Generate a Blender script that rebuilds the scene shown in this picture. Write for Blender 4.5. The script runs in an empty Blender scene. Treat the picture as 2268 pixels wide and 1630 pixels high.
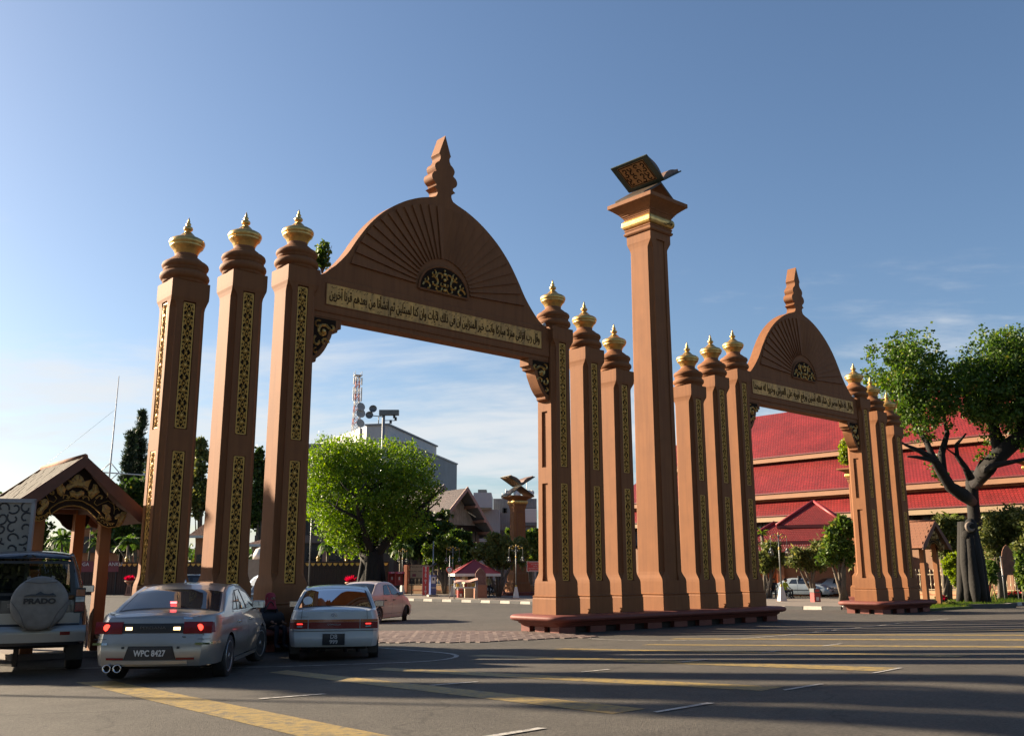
import bpy, math, random
import numpy as np
from math import sin, cos, pi, radians, sqrt, atan2, tan
from mathutils import Vector, Matrix
random.seed(7); RNG = np.random.default_rng(7)
SC = bpy.context.scene
COL = SC.collection

# ---------------------------------------------------------------- camera, sky, sun, exposure
FPX, PITCH, ROLL, CX, CY = 2082.4, 12.253, -0.103, 1134.0, 815.0      # focal length in pixels of a 2268 px wide frame
cam_data = bpy.data.cameras.new('camera')
cam_data.sensor_width = 36.0
cam_data.lens = 36.0 * FPX / 2268.0
cam_data.clip_start = 0.1
cam_data.clip_end = 3000.0
camera = bpy.data.objects.new('camera', cam_data)
COL.objects.link(camera)
_p, _r = radians(PITCH), radians(ROLL)
FWD = Vector((0, cos(_p), sin(_p)))
_U0 = Vector((0, -sin(_p), cos(_p)))
RGT = Vector((1, 0, 0)) * cos(_r) + _U0 * sin(_r)
UPV = _U0 * cos(_r) - Vector((1, 0, 0)) * sin(_r)
EYE = Vector((0, 0, 1.6))
_m = Matrix.Identity(4)
for _i in range(3):
    _m[_i][0], _m[_i][1], _m[_i][2], _m[_i][3] = RGT[_i], UPV[_i], -FWD[_i], EYE[_i]
camera.matrix_world = _m
SC.camera = camera

SUN_EL = 21.0
SUN_ROT = -66.0          # azimuth of the sun from +Y, towards -X
world = bpy.data.worlds.new("World")
SC.world = world
world.use_nodes = True
_nt = world.node_tree
_N = _nt.nodes
_L = _nt.links
bg = _N['Background']
sky = _N.new('ShaderNodeTexSky')
sky.sky_type = 'NISHITA'
sky.sun_disc = False
sky.sun_elevation = radians(SUN_EL)
sky.sun_rotation = radians(SUN_ROT)
sky.altitude = 20.0
sky.air_density = 1.0
sky.dust_density = 1.3
sky.ozone_density = 3.0
bg.inputs[1].default_value = 0.038
# thin high cloud: streaky noise on a plane overhead, thicker towards the horizon
tc = _N.new('ShaderNodeTexCoord')
sep = _N.new('ShaderNodeSeparateXYZ'); _L.new(tc.outputs['Generated'], sep.inputs[0])
zc = _N.new('ShaderNodeMath'); zc.operation = 'ADD'; zc.inputs[1].default_value = 0.14; _L.new(sep.outputs[2], zc.inputs[0])
dx = _N.new('ShaderNodeMath'); dx.operation = 'DIVIDE'; _L.new(sep.outputs[0], dx.inputs[0]); _L.new(zc.outputs[0], dx.inputs[1])
dy = _N.new('ShaderNodeMath'); dy.operation = 'DIVIDE'; _L.new(sep.outputs[1], dy.inputs[0]); _L.new(zc.outputs[0], dy.inputs[1])
cmb = _N.new('ShaderNodeCombineXYZ'); _L.new(dx.outputs[0], cmb.inputs[0]); _L.new(dy.outputs[0], cmb.inputs[1])
mp = _N.new('ShaderNodeMapping'); mp.inputs['Scale'].default_value = (0.8, 1.35, 1); mp.inputs['Location'].default_value = (4.3, 2.2, 0); mp.inputs['Rotation'].default_value = (0, 0, radians(14))
_L.new(cmb.outputs[0], mp.inputs[0])
nz = _N.new('ShaderNodeTexNoise'); nz.inputs['Scale'].default_value = 1.1; nz.inputs['Detail'].default_value = 9; nz.inputs['Roughness'].default_value = 0.62; nz.inputs['Distortion'].default_value = 0.35
_L.new(mp.outputs[0], nz.inputs['Vector'])
nz2 = _N.new('ShaderNodeTexNoise'); nz2.inputs['Scale'].default_value = 5.5; nz2.inputs['Detail'].default_value = 6; nz2.inputs['Roughness'].default_value = 0.6
_L.new(mp.outputs[0], nz2.inputs['Vector'])
# how much cloud there is at each height: none above about 25 degrees, most in a band low down
hr = _N.new('ShaderNodeValToRGB'); _L.new(sep.outputs[2], hr.inputs[0])
hr.color_ramp.elements[0].position = 0.0; hr.color_ramp.elements[0].color = (0.34,) * 3 + (1,)
hr.color_ramp.elements[1].position = 0.36; hr.color_ramp.elements[1].color = (0.0, 0.0, 0.0, 1)
for _pos, _v in ((0.07, 0.30), (0.15, 0.36), (0.215, 0.26), (0.26, 0.08)):
    _e = hr.color_ramp.elements.new(_pos); _e.color = (_v, _v, _v, 1)
ad = _N.new('ShaderNodeMath'); ad.operation = 'ADD'; _L.new(nz.outputs[0], ad.inputs[0]); _L.new(hr.outputs[0], ad.inputs[1])
ad2 = _N.new('ShaderNodeMath'); ad2.operation = 'MULTIPLY_ADD'; ad2.inputs[1].default_value = 0.22; _L.new(nz2.outputs[0], ad2.inputs[0]); _L.new(ad.outputs[0], ad2.inputs[2])
cr = _N.new('ShaderNodeMapRange'); cr.inputs['From Min'].default_value = 0.76; cr.inputs['From Max'].default_value = 1.12
cr.inputs['To Max'].default_value = 0.80; cr.interpolation_type = 'SMOOTHSTEP'; _L.new(ad2.outputs[0], cr.inputs[0])
cmx = _N.new('ShaderNodeMixRGB'); cmx.inputs[2].default_value = (6.2, 6.3, 6.4, 1)
tint = _N.new('ShaderNodeMixRGB'); tint.blend_type = 'MULTIPLY'; tint.inputs[0].default_value = 1; tint.inputs[2].default_value = (1.10, 1.12, 1.14, 1); _L.new(sky.outputs[0], tint.inputs[1])
_L.new(cr.outputs[0], cmx.inputs[0]); _L.new(tint.outputs[0], cmx.inputs[1]); _L.new(cmx.outputs[0], bg.inputs[0])

sun_data = bpy.data.lights.new('sun', 'SUN')
sun_data.energy = 5.0
sun_data.angle = radians(0.5)
sun_data.color = (1.0, 0.82, 0.60)
sun = bpy.data.objects.new('sun', sun_data)
COL.objects.link(sun)
SUNV = Vector((sin(radians(SUN_ROT)) * cos(radians(SUN_EL)), cos(radians(SUN_ROT)) * cos(radians(SUN_EL)), sin(radians(SUN_EL))))
sun.rotation_euler = SUNV.to_track_quat('Z', 'Y').to_euler()
SC.view_settings.view_transform = 'Standard'
SC.view_settings.look = 'None'
SC.view_settings.exposure = 1.85
SC.view_settings.gamma = 1.0
SC.view_settings.use_curve_mapping = False
SC.render.engine = 'CYCLES'
SC.cycles.max_bounces = 6
SC.cycles.transparent_max_bounces = 12

# unseen trees: left ones from street shadows, rear ones added to block sky light (x, y, height, crown radius)
OFF_TREES = [(-32, 25.6, 21, .75), (-32, 27.7, 20, .18), (-32, 23.8, 24, .30), (-26, 23.1, 12, .12), (-24, 29.5, 10.5, 1.2), (-12, -14, 13, 7), (2, -18, 14, 7), (16, -16, 14, 7), (28, -8, 14, 7), (-26, -8, 12, 6), (36, 4, 14, 7), (9, -27, 16, 8), (-4, -28, 16, 8), (24, -22, 16, 8), (40, -8, 16, 8), (-18, -22, 15, 8)]

# ---------------------------------------------------------------- geometry of the place
GX, GY, GYAW = -7.095, 19.507, radians(48.533)         # foot of the first gate column, direction of the gate line
D2 = Vector((sin(GYAW), cos(GYAW))); N2 = Vector((cos(GYAW), -sin(GYAW)))      # along the gate; towards the street

def sn(x, y):
    dx_, dy_ = x - GX, y - GY
    return dx_ * D2.x + dy_ * D2.y, dx_ * N2.x + dy_ * N2.y

def gz(x, y):
    """height of the ground: flat round the gate, rising to the street's crown, falling a little behind"""
    n = sn(x, y)[1]
    if n > 3: return min(0.42, 0.037 * (n - 3))
    if n < -2: return max(-0.2, -0.02 * (-n - 2))
    return 0.0

def ray(px, py): return FWD + RGT * ((px - CX) / FPX) - UPV * ((py - CY) / FPX)
def at(px, py, Y):
    v = ray(px, py); return EYE + v * (Y / v.y)
def gnd(px, py):
    v = ray(px, py); t = 2.0
    while t < 600:
        q = EYE + v * t
        if q.z < gz(q.x, q.y): break
        t += 0.5
    lo, hi = t - 0.5, t
    for _ in range(22):
        mid = (lo + hi) / 2; q = EYE + v * mid
        if q.z < gz(q.x, q.y): hi = mid
        else: lo = mid
    return EYE + v * hi
def gate_pt(s, n, z=0.0): return Vector((GX + D2.x * s + N2.x * n, GY + D2.y * s + N2.y * n, z))
GROT = pi / 2 - GYAW     # local +x runs along the gate, local -y faces the street

# ---------------------------------------------------------------- object helpers
def tag(o, label=None, cat=None, group=None, kind=None):
    if label: o['label'] = label
    if cat: o['category'] = cat
    if group: o['group'] = group
    if kind: o['kind'] = kind
    return o
def thing(name, label, cat, loc=(0, 0, 0), rz=0.0, group=None, sc=1.0):
    o = bpy.data.objects.new(name, None); COL.objects.link(o)
    o.location = loc; o.rotation_euler = (0, 0, rz); o.scale = (sc,) * 3
    o.empty_display_size = 0.1
    return tag(o, label, cat, group)
CH = {}
def link(name, me, parent=None, loc=(0, 0, 0), rot=(0, 0, 0), sc=None):
    o = bpy.data.objects.new(name, me); COL.objects.link(o)
    o.location = loc; o.rotation_euler = rot
    if sc: o.scale = sc
    if parent is not None:
        o.parent = parent; CH.setdefault(parent.name, []).append(o)
    return o
def dup(root, loc, rz=None, label=None, group=None, sc=None):
    r = root.copy(); COL.objects.link(r); r.location = loc
    if rz is not None: r.rotation_euler = (0, 0, rz)
    if sc: r.scale = (sc,) * 3
    if label: r['label'] = label
    if group: r['group'] = group
    for ch in CH.get(root.name, []):
        c = ch.copy(); COL.objects.link(c); c.parent = r
        CH.setdefault(r.name, []).append(c)
        for g in CH.get(ch.name, []):
            d = g.copy(); COL.objects.link(d); d.parent = c
            CH.setdefault(c.name, []).append(d)
    return r

class MB:
    """collects faces and links them as one mesh object"""
    def __init__(s): s.v = []; s.f = []; s.mi = []; s.sm = []
    def add(s, vs, fs, mi=0, sm=False):
        b = len(s.v); s.v += [tuple(v) for v in vs]
        for f in fs: s.f.append([b + i for i in f]); s.mi.append(mi); s.sm.append(sm)
        return s
    def box(s, c, d, rz=0.0, mi=0, taper=1.0):
        hx, hy, hz = d[0] / 2, d[1] / 2, d[2] / 2; vs = []
        cr_, sr_ = cos(rz), sin(rz)
        for z in (-hz, hz):
            k = taper if z > 0 else 1.0
            for x, y in ((-hx, -hy), (hx, -hy), (hx, hy), (-hx, hy)):
                x *= k; y *= k
                vs.append((c[0] + x * cr_ - y * sr_, c[1] + x * sr_ + y * cr_, c[2] + z))
        return s.add(vs, [(0, 3, 2, 1), (4, 5, 6, 7), (0, 1, 5, 4), (1, 2, 6, 5), (2, 3, 7, 6), (3, 0, 4, 7)], mi)
    def lathe(s, prof, n=16, c=(0, 0, 0), mi=0, sm=True, cap=True):
        vs = []
        for r, z in prof:
            for k in range(n):
                a = 2 * pi * k / n; vs.append((c[0] + r * cos(a), c[1] + r * sin(a), c[2] + z))
        fs = [(i * n + k, i * n + (k + 1) % n, (i + 1) * n + (k + 1) % n, (i + 1) * n + k) for i in range(len(prof) - 1) for k in range(n)]
        if cap: fs += [tuple(range(n))[::-1], tuple((len(prof) - 1) * n + k for k in range(n))]
        return s.add(vs, fs, mi, sm)
    def loft(s, rings, mi=0, sm=False, cap=True):
        n = len(rings[0]); vs = [p for r in rings for p in r]
        fs = [(i * n + k, i * n + (k + 1) % n, (i + 1) * n + (k + 1) % n, (i + 1) * n + k) for i in range(len(rings) - 1) for k in range(n)]
        if cap: fs += [tuple(range(n))[::-1], tuple((len(rings) - 1) * n + k for k in range(n))]
        return s.add(vs, fs, mi, sm)
    def tube(s, pts, rad, n=8, mi=0, sm=True):
        pts = [Vector(p) for p in pts]; m = len(pts)
        if not hasattr(rad, '__len__'): rad = [rad] * m
        rings = []; prev = None
        for i, p in enumerate(pts):
            d = (pts[min(i + 1, m - 1)] - pts[max(i - 1, 0)])
            if d.length < 1e-9: d = Vector((0, 0, 1))
            d.normalize()
            if prev is None:
                u = d.cross(Vector((0, 0, 1)));  u = u if u.length > 1e-3 else Vector((1, 0, 0))
            else: u = prev - d * prev.dot(d)
            if u.length < 1e-6: u = d.orthogonal()
            u.normalize(); prev = u; w = d.cross(u)
            rings.append([p + (u * cos(2 * pi * k / n) + w * sin(2 * pi * k / n)) * rad[i] for k in range(n)])
        return s.loft(rings, mi, sm)
    def prism(s, poly, y0, y1, mi=0, M=None):
        """polygon in the x-z plane, extruded along y"""
        n = len(poly)
        vs = [(x, y0, z) for x, z in poly] + [(x, y1, z) for x, z in poly]
        if M is not None: vs = [M @ Vector(v) for v in vs]
        fs = [tuple(range(n)), tuple(range(2 * n - 1, n - 1, -1))] + [(i, i + n, (i + 1) % n + n, (i + 1) % n) for i in range(n)]
        return s.add(vs, fs, mi)
    def quad(s, a, b, c, d, mi=0): return s.add([a, b, c, d], [(0, 1, 2, 3)], mi)
    def ball(s, c, r, n=10, m=6, mi=0, sz=1.0):
        prof = [(max(1e-4, r * sin(pi * i / m)), -r * sz * cos(pi * i / m)) for i in range(m + 1)]
        return s.lathe(prof, n, c, mi, True, False)
    def mesh(s, name, mats):
        me = bpy.data.meshes.new(name)
        me.from_pydata(s.v, [], s.f)
        for m in (mats if isinstance(mats, (list, tuple)) else [mats]): me.materials.append(m)
        me.polygons.foreach_set('material_index', s.mi)
        me.polygons.foreach_set('use_smooth', s.sm)
        me.update()
        return me
    def build(s, name, mats, parent=None, loc=(0, 0, 0), rot=(0, 0, 0)):
        return link(name, s.mesh(name, mats), parent, loc, rot)

def np_mesh(name, V, F, mat, smooth=False):
    """V (n,3), F (m,4) or (m,3) arrays"""
    me = bpy.data.meshes.new(name); k = F.shape[1]
    me.vertices.add(len(V)); me.vertices.foreach_set('co', V.astype(np.float32).ravel())
    me.loops.add(F.size); me.loops.foreach_set('vertex_index', F.astype(np.int32).ravel())
    me.polygons.add(len(F)); me.polygons.foreach_set('loop_start', np.arange(0, F.size, k, dtype=np.int32))
    me.polygons.foreach_set('loop_total', np.full(len(F), k, dtype=np.int32))
    if smooth: me.polygons.foreach_set('use_smooth', np.ones(len(F), dtype=bool))
    me.update(calc_edges=True); me.materials.append(mat)
    return me

def bevel(o, w=0.02, seg=2):
    m = o.modifiers.new('bevel', 'BEVEL'); m.width = w; m.segments = seg; m.limit_method = 'ANGLE'; m.angle_limit = radians(40)
    return o

# ---------------------------------------------------------------- materials
MATS = {}
ALB = 0.80
def mat(name, col, rough=0.6, metal=0.0, var=0.12, vs=2.0, bump=0.0, bs=40.0, spec=0.5, coat=0.0, streak=0.0, dirt=None, stretch=(1, 1, 1), emit=None, es=0.0, trans=None):
    if name in MATS: return MATS[name]
    col = tuple(c * ALB for c in col[:3]); dirt = tuple(c * ALB for c in dirt) if dirt else None
    m = bpy.data.materials.new(name); m.use_nodes = True; nt = m.node_tree; N_, L_ = nt.nodes, nt.links
    b = N_['Principled BSDF']
    b.inputs['Roughness'].default_value = rough; b.inputs['Metallic'].default_value = metal
    b.inputs['Specular IOR Level'].default_value = spec; b.inputs['Coat Weight'].default_value = coat; b.inputs['Coat Roughness'].default_value = 0.05
    t = N_.new('ShaderNodeTexCoord'); mpn = N_.new('ShaderNodeMapping'); mpn.inputs['Scale'].default_value = stretch
    L_.new(t.outputs['Object'], mpn.inputs[0])
    n1 = N_.new('ShaderNodeTexNoise'); n1.inputs['Scale'].default_value = vs; n1.inputs['Detail'].default_value = 6; n1.inputs['Roughness'].default_value = 0.65
    L_.new(mpn.outputs[0], n1.inputs['Vector'])
    rp = N_.new('ShaderNodeValToRGB'); L_.new(n1.outputs[0], rp.inputs[0])
    c0 = tuple(max(0, c * (1 - var)) for c in col[:3]) + (1,); c1 = tuple(min(1, c * (1 + var)) for c in col[:3]) + (1,)
    rp.color_ramp.elements[0].position = 0.3; rp.color_ramp.elements[0].color = c0
    rp.color_ramp.elements[1].position = 0.7; rp.color_ramp.elements[1].color = c1
    out = rp.outputs[0]
    if streak:
        mp2 = N_.new('ShaderNodeMapping'); mp2.inputs['Scale'].default_value = (6, 6, 0.35); L_.new(t.outputs['Object'], mp2.inputs[0])
        n2 = N_.new('ShaderNodeTexNoise'); n2.inputs['Scale'].default_value = 1.5; n2.inputs['Detail'].default_value = 5; L_.new(mp2.outputs[0], n2.inputs['Vector'])
        r2 = N_.new('ShaderNodeValToRGB'); r2.color_ramp.elements[0].position = 0.42; r2.color_ramp.elements[1].position = 0.72
        L_.new(n2.outputs[0], r2.inputs[0])
        mx = N_.new('ShaderNodeMixRGB'); dcol = dirt or tuple(c * 0.6 for c in col[:3]); mx.inputs[2].default_value = dcol[:3] + (1,)
        ml = N_.new('ShaderNodeMath'); ml.operation = 'MULTIPLY'; ml.inputs[1].default_value = streak; L_.new(r2.outputs[0], ml.inputs[0])
        L_.new(ml.outputs[0], mx.inputs[0]); L_.new(out, mx.inputs[1]); out = mx.outputs[0]
    L_.new(out, b.inputs['Base Color'])
    if bump:
        n3 = N_.new('ShaderNodeTexNoise'); n3.inputs['Scale'].default_value = bs; n3.inputs['Detail'].default_value = 4; L_.new(t.outputs['Object'], n3.inputs['Vector'])
        bp = N_.new('ShaderNodeBump'); bp.inputs['Strength'].default_value = bump; bp.inputs['Distance'].default_value = 0.02
        L_.new(n3.outputs[0], bp.inputs['Height']); L_.new(bp.outputs[0], b.inputs['Normal'])
    if emit:
        b.inputs['Emission Color'].default_value = tuple(emit) + (1,); b.inputs['Emission Strength'].default_value = es
    if trans is not None:
        tr = N_.new('ShaderNodeBsdfTransparent'); tr.inputs[0].default_value = tuple(trans[:3]) + (1,)
        mxs = N_.new('ShaderNodeMixShader'); fr = N_.new('ShaderNodeFresnel'); fr.inputs[0].default_value = 1.5
        gl = N_.new('ShaderNodeBsdfGlossy'); gl.inputs['Roughness'].default_value = rough
        L_.new(fr.outputs[0], mxs.inputs[0]); L_.new(tr.outputs[0], mxs.inputs[1]); L_.new(gl.outputs[0], mxs.inputs[2])
        L_.new(mxs.outputs[0], N_['Material Output'].inputs[0])
    MATS[name] = m
    return m

def leaf_mat(name, c0, c1, c2=None, tl=0.35):
    if name in MATS: return MATS[name]
    m = bpy.data.materials.new(name); m.use_nodes = True; nt = m.node_tree; N_, L_ = nt.nodes, nt.links
    for n in list(N_): N_.remove(n)
    out = N_.new('ShaderNodeOutputMaterial'); g = N_.new('ShaderNodeNewGeometry'); rp = N_.new('ShaderNodeValToRGB')
    L_.new(g.outputs['Random Per Island'], rp.inputs[0])
    rp.color_ramp.elements[0].color = tuple(c0) + (1,); rp.color_ramp.elements[1].color = tuple(c1) + (1,)
    if c2:
        e = rp.color_ramp.elements.new(0.93); e.color = tuple(c1) + (1,); rp.color_ramp.elements[2].color = tuple(c2) + (1,)
    b = N_.new('ShaderNodeBsdfPrincipled'); b.inputs['Roughness'].default_value = 0.5; b.inputs['Specular IOR Level'].default_value = 0.35
    tn = N_.new('ShaderNodeBsdfTranslucent'); mx = N_.new('ShaderNodeMixShader'); mx.inputs[0].default_value = tl
    L_.new(rp.outputs[0], b.inputs['Base Color'])
    hs = N_.new('ShaderNodeHueSaturation'); hs.inputs['Value'].default_value = 1.5; hs.inputs['Saturation'].default_value = 1.1; L_.new(rp.outputs[0], hs.inputs['Color'])
    L_.new(hs.outputs[0], tn.inputs[0]); L_.new(b.outputs[0], mx.inputs[1]); L_.new(tn.outputs[0], mx.inputs[2]); L_.new(mx.outputs[0], out.inputs[0])
    MATS[name] = m
    return m

PLASTER = mat('terracotta_plaster', (0.268, 0.108, 0.040), 0.75, var=0.10, vs=1.3, bump=0.12, bs=60, streak=0.45, dirt=(0.165, 0.062, 0.026), spec=0.25)
PLASTER_RED = mat('red_plaster', (0.21, 0.062, 0.046), 0.6, var=0.15, vs=3, bump=0.2, bs=50, streak=0.3, dirt=(0.12, 0.05, 0.04), spec=0.3)
GROOVE = mat('groove_plaster', (0.26, 0.10, 0.05), 0.8, var=0.2, vs=3)
GOLD = mat('gold_leaf', (0.80, 0.50, 0.16), 0.38, metal=0.8, var=0.16, vs=7, bump=0.25, bs=18, streak=0.35, dirt=(0.30, 0.20, 0.09))
GOLD_D = mat('dull_gold_paint', (0.80, 0.44, 0.085), 0.42, metal=0.2, var=0.2, vs=14, bump=0.4, bs=70)
BLACK_BACK = mat('dark_panel_ground', (0.032, 0.020, 0.014), 0.9, spec=0.05)
GOLD_BAND = mat('aged_gold_plate', (0.72, 0.38, 0.085), 0.55, metal=0.1, var=0.35, vs=2.6, bump=0.1, bs=30, streak=0.55, dirt=(0.17, 0.09, 0.03))
INK = mat('calligraphy_ink', (0.06, 0.030, 0.014), 0.9, spec=0.05)

def text_mesh(body, size, mat_, ext=0.008, align='CENTER', sx=1.0, bold=0.0, bevel=0.0):
    cu = bpy.data.curves.new('lettering', 'FONT'); cu.body = body; cu.size = size; cu.align_x = align; cu.align_y = 'CENTER'
    cu.extrude = ext; cu.offset = bold; cu.resolution_u = 3
    o = bpy.data.objects.new('lettering', cu); COL.objects.link(o)
    me = bpy.data.meshes.new_from_object(o.evaluated_get(bpy.context.evaluated_depsgraph_get()))
    bpy.data.objects.remove(o); bpy.data.curves.remove(cu)
    me.transform(Matrix.Diagonal((sx, 1, 1, 1)))
    me.materials.clear(); me.materials.append(mat_); me.name = 'lettering'
    return me

# ---------------------------------------------------------------- ground, road, markings
def gz(x, y):
    n = sn(x, y)[1]
    if n > 16: return max(0.1, 0.42 - 0.04 * (n - 16))
    if n > 3: return min(0.42, 0.037 * (n - 3))
    if n < -2: return max(-0.2, -0.02 * (-n - 2))
    return 0.0

def asphalt_mat():
    m = bpy.data.materials.new('asphalt'); m.use_nodes = True; nt = m.node_tree; N_, L_ = nt.nodes, nt.links
    b = N_['Principled BSDF']; b.inputs['Roughness'].default_value = 0.82; b.inputs['Specular IOR Level'].default_value = 0.3
    t = N_.new('ShaderNodeTexCoord')
    def noise(s, d, r=0.6):
        n = N_.new('ShaderNodeTexNoise'); n.inputs['Scale'].default_value = s; n.inputs['Detail'].default_value = d; n.inputs['Roughness'].default_value = r
        L_.new(t.outputs['Object'], n.inputs['Vector']); return n
    big, mid, fine, grit = noise(0.16, 5), noise(1.6, 6, 0.7), noise(34, 3, 0.75), noise(95, 2)
    r1 = N_.new('ShaderNodeValToRGB'); L_.new(big.outputs[0], r1.inputs[0])
    r1.color_ramp.elements[0].position = 0.35; r1.color_ramp.elements[0].color = (0.064, 0.059, 0.052, 1)
    r1.color_ramp.elements[1].position = 0.68; r1.color_ramp.elements[1].color = (0.084, 0.076, 0.065, 1)
    r2 = N_.new('ShaderNodeValToRGB'); L_.new(mid.outputs[0], r2.inputs[0])
    r2.color_ramp.elements[0].position = 0.35; r2.color_ramp.elements[0].color = (0.80,) * 3 + (1,)
    r2.color_ramp.elements[1].position = 0.7; r2.color_ramp.elements[1].color = (1.12,) * 3 + (1,)
    r3 = N_.new('ShaderNodeValToRGB'); L_.new(fine.outputs[0], r3.inputs[0])
    r3.color_ramp.elements[0].position = 0.36; r3.color_ramp.elements[0].color = (0.62,) * 3 + (1,)
    r3.color_ramp.elements[1].position = 0.64; r3.color_ramp.elements[1].color = (1.42, 1.40, 1.35, 1)
    a1 = N_.new('ShaderNodeMixRGB'); a1.blend_type = 'MULTIPLY'; a1.inputs[0].default_value = 1; L_.new(r1.outputs[0], a1.inputs[1]); L_.new(r2.outputs[0], a1.inputs[2])
    a2 = N_.new('ShaderNodeMixRGB'); a2.blend_type = 'MULTIPLY'; a2.inputs[0].default_value = 0.85; L_.new(a1.outputs[0], a2.inputs[1]); L_.new(r3.outputs[0], a2.inputs[2])
    # tar cracks and patches
    vo = N_.new('ShaderNodeTexVoronoi'); vo.feature = 'DISTANCE_TO_EDGE'; vo.inputs['Scale'].default_value = 0.23
    wn = N_.new('ShaderNodeTexNoise'); wn.inputs['Scale'].default_value = 1.2; wn.inputs['Detail'].default_value = 6; L_.new(t.outputs['Object'], wn.inputs['Vector'])
    va = N_.new('ShaderNodeVectorMath'); va.operation = 'MULTIPLY_ADD'; va.inputs[1].default_value = (1.4, 1.4, 0); L_.new(wn.outputs[1], va.inputs[0]); L_.new(t.outputs['Object'], va.inputs[2]); L_.new(va.outputs[0], vo.inputs['Vector'])
    cr_ = N_.new('ShaderNodeMapRange'); cr_.inputs['From Min'].default_value = 0.0; cr_.inputs['From Max'].default_value = 0.008; cr_.inputs['To Min'].default_value = 0.55; cr_.inputs['To Max'].default_value = 1.0
    L_.new(vo.outputs[0], cr_.inputs[0])
    a3 = N_.new('ShaderNodeMixRGB'); a3.blend_type = 'MULTIPLY'; a3.inputs[0].default_value = 0.8; L_.new(a2.outputs[0], a3.inputs[1]); L_.new(cr_.outputs[0], a3.inputs[2])
    L_.new(a3.outputs[0], b.inputs['Base Color'])
    ad_ = N_.new('ShaderNodeMath'); ad_.operation = 'ADD'; L_.new(fine.outputs[0], ad_.inputs[0]); L_.new(grit.outputs[0], ad_.inputs[1])
    bp = N_.new('ShaderNodeBump'); bp.inputs['Strength'].default_value = 0.75; bp.inputs['Distance'].default_value = 0.012
    L_.new(ad_.outputs[0], bp.inputs['Height']); L_.new(bp.outputs[0], b.inputs['Normal'])
    return m
ASPHALT = asphalt_mat()
mb = MB()
_ss = [-700, -200, -60, -20, 0, 20, 40, 80, 160, 400, 900]
_nn = [-1200, -300, -100, -40, -12, -7, -2, 0, 3, 6, 9, 12, 14.3514, 16, 20, 24, 60, 300]
for s_ in _ss:
    for n_ in _nn:
        p = gate_pt(s_, n_); mb.v.append((p.x, p.y, gz(p.x, p.y)))
for i in range(len(_ss) - 1):
    for j in range(len(_nn) - 1):
        a = i * len(_nn) + j; mb.f.append([a, a + len(_nn), a + len(_nn) + 1, a + 1][::-1]); mb.mi.append(0); mb.sm.append(False)
ROAD = tag(mb.build('road', ASPHALT), kind='structure')

def paint_mat(name, col, wear):
    m = mat(name, col, 0.6, var=0.14, vs=2.5, bump=0.35, bs=70, spec=0.35)
    nt = m.node_tree; N_, L_ = nt.nodes, nt.links; b = N_['Principled BSDF']
    t = N_.new('ShaderNodeTexCoord'); n = N_.new('ShaderNodeTexNoise'); n.inputs['Scale'].default_value = 9; n.inputs['Detail'].default_value = 9; n.inputs['Roughness'].default_value = 0.75
    L_.new(t.outputs['Object'], n.inputs['Vector'])
    r = N_.new('ShaderNodeValToRGB'); r.color_ramp.elements[0].position = wear - 0.07; r.color_ramp.elements[1].position = wear + 0.10; L_.new(n.outputs[0], r.inputs[0])
    src = b.inputs['Base Color'].links[0].from_socket
    mx = N_.new('ShaderNodeMixRGB'); mx.inputs[1].default_value = (0.085, 0.078, 0.066, 1); L_.new(r.outputs[0], mx.inputs[0]); L_.new(src, mx.inputs[2]); L_.new(mx.outputs[0], b.inputs['Base Color'])
    return m
YELLOW = paint_mat('yellow_road_paint', (0.34, 0.24, 0.075), 0.44)
WHITE_P = paint_mat('white_road_paint', (0.52, 0.50, 0.46), 0.44)
def marking(name, quad, m, lift, parent=None):
    """quad of picture points (2268 px wide) laid on the road, cut so that it follows the camber"""
    P = [gnd(*q) for q in quad]; b = MB(); n = 24
    for k in range(n + 1):
        t = k / n
        for p, q in ((P[0], P[3]), (P[1], P[2])):
            r = p.lerp(q, t); b.v.append((r.x, r.y, gz(r.x, r.y) + lift))
    for k in range(n): b.f.append([2 * k, 2 * k + 1, 2 * k + 3, 2 * k + 2]); b.mi.append(0); b.sm.append(False)
    o = b.build(name, m, ROAD); me = o.data
    if me.polygons[0].normal.z < 0: me.flip_normals()
    return o
YB = [[(167.5, 1510.9), (249.6, 1507.5), (1000, 1657), (800, 1664)],
      [(594.6, 1489.1), (636.5, 1484.1), (1430, 1569.5), (1357, 1580.7)],
      [(812, 1482.5), (850, 1478.0), (1736, 1521), (1687, 1529.7)],
      [(1035, 1452.5), (1070, 1449.5), (1987.6, 1478.5), (1943.8, 1486.3)],
      [(1225, 1437.5), (1250, 1435.5), (2145, 1451), (2121, 1455)],
      [(1420, 1428.2), (1440, 1426.2), (2600, 1434), (2560, 1437.5)],
      [(1480, 1415.2), (1500, 1413.2), (2700, 1418.4), (2660, 1421.6)],
      [(1660, 1405.4), (1680, 1403.8), (2800, 1409.5), (2760, 1412)],
      [(2060, 1394.9), (2075, 1393.4), (2900, 1399.5), (2860, 1401.5)]]
for q in YB: marking('yellow_road_bar', q, YELLOW, 0.004)
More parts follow.
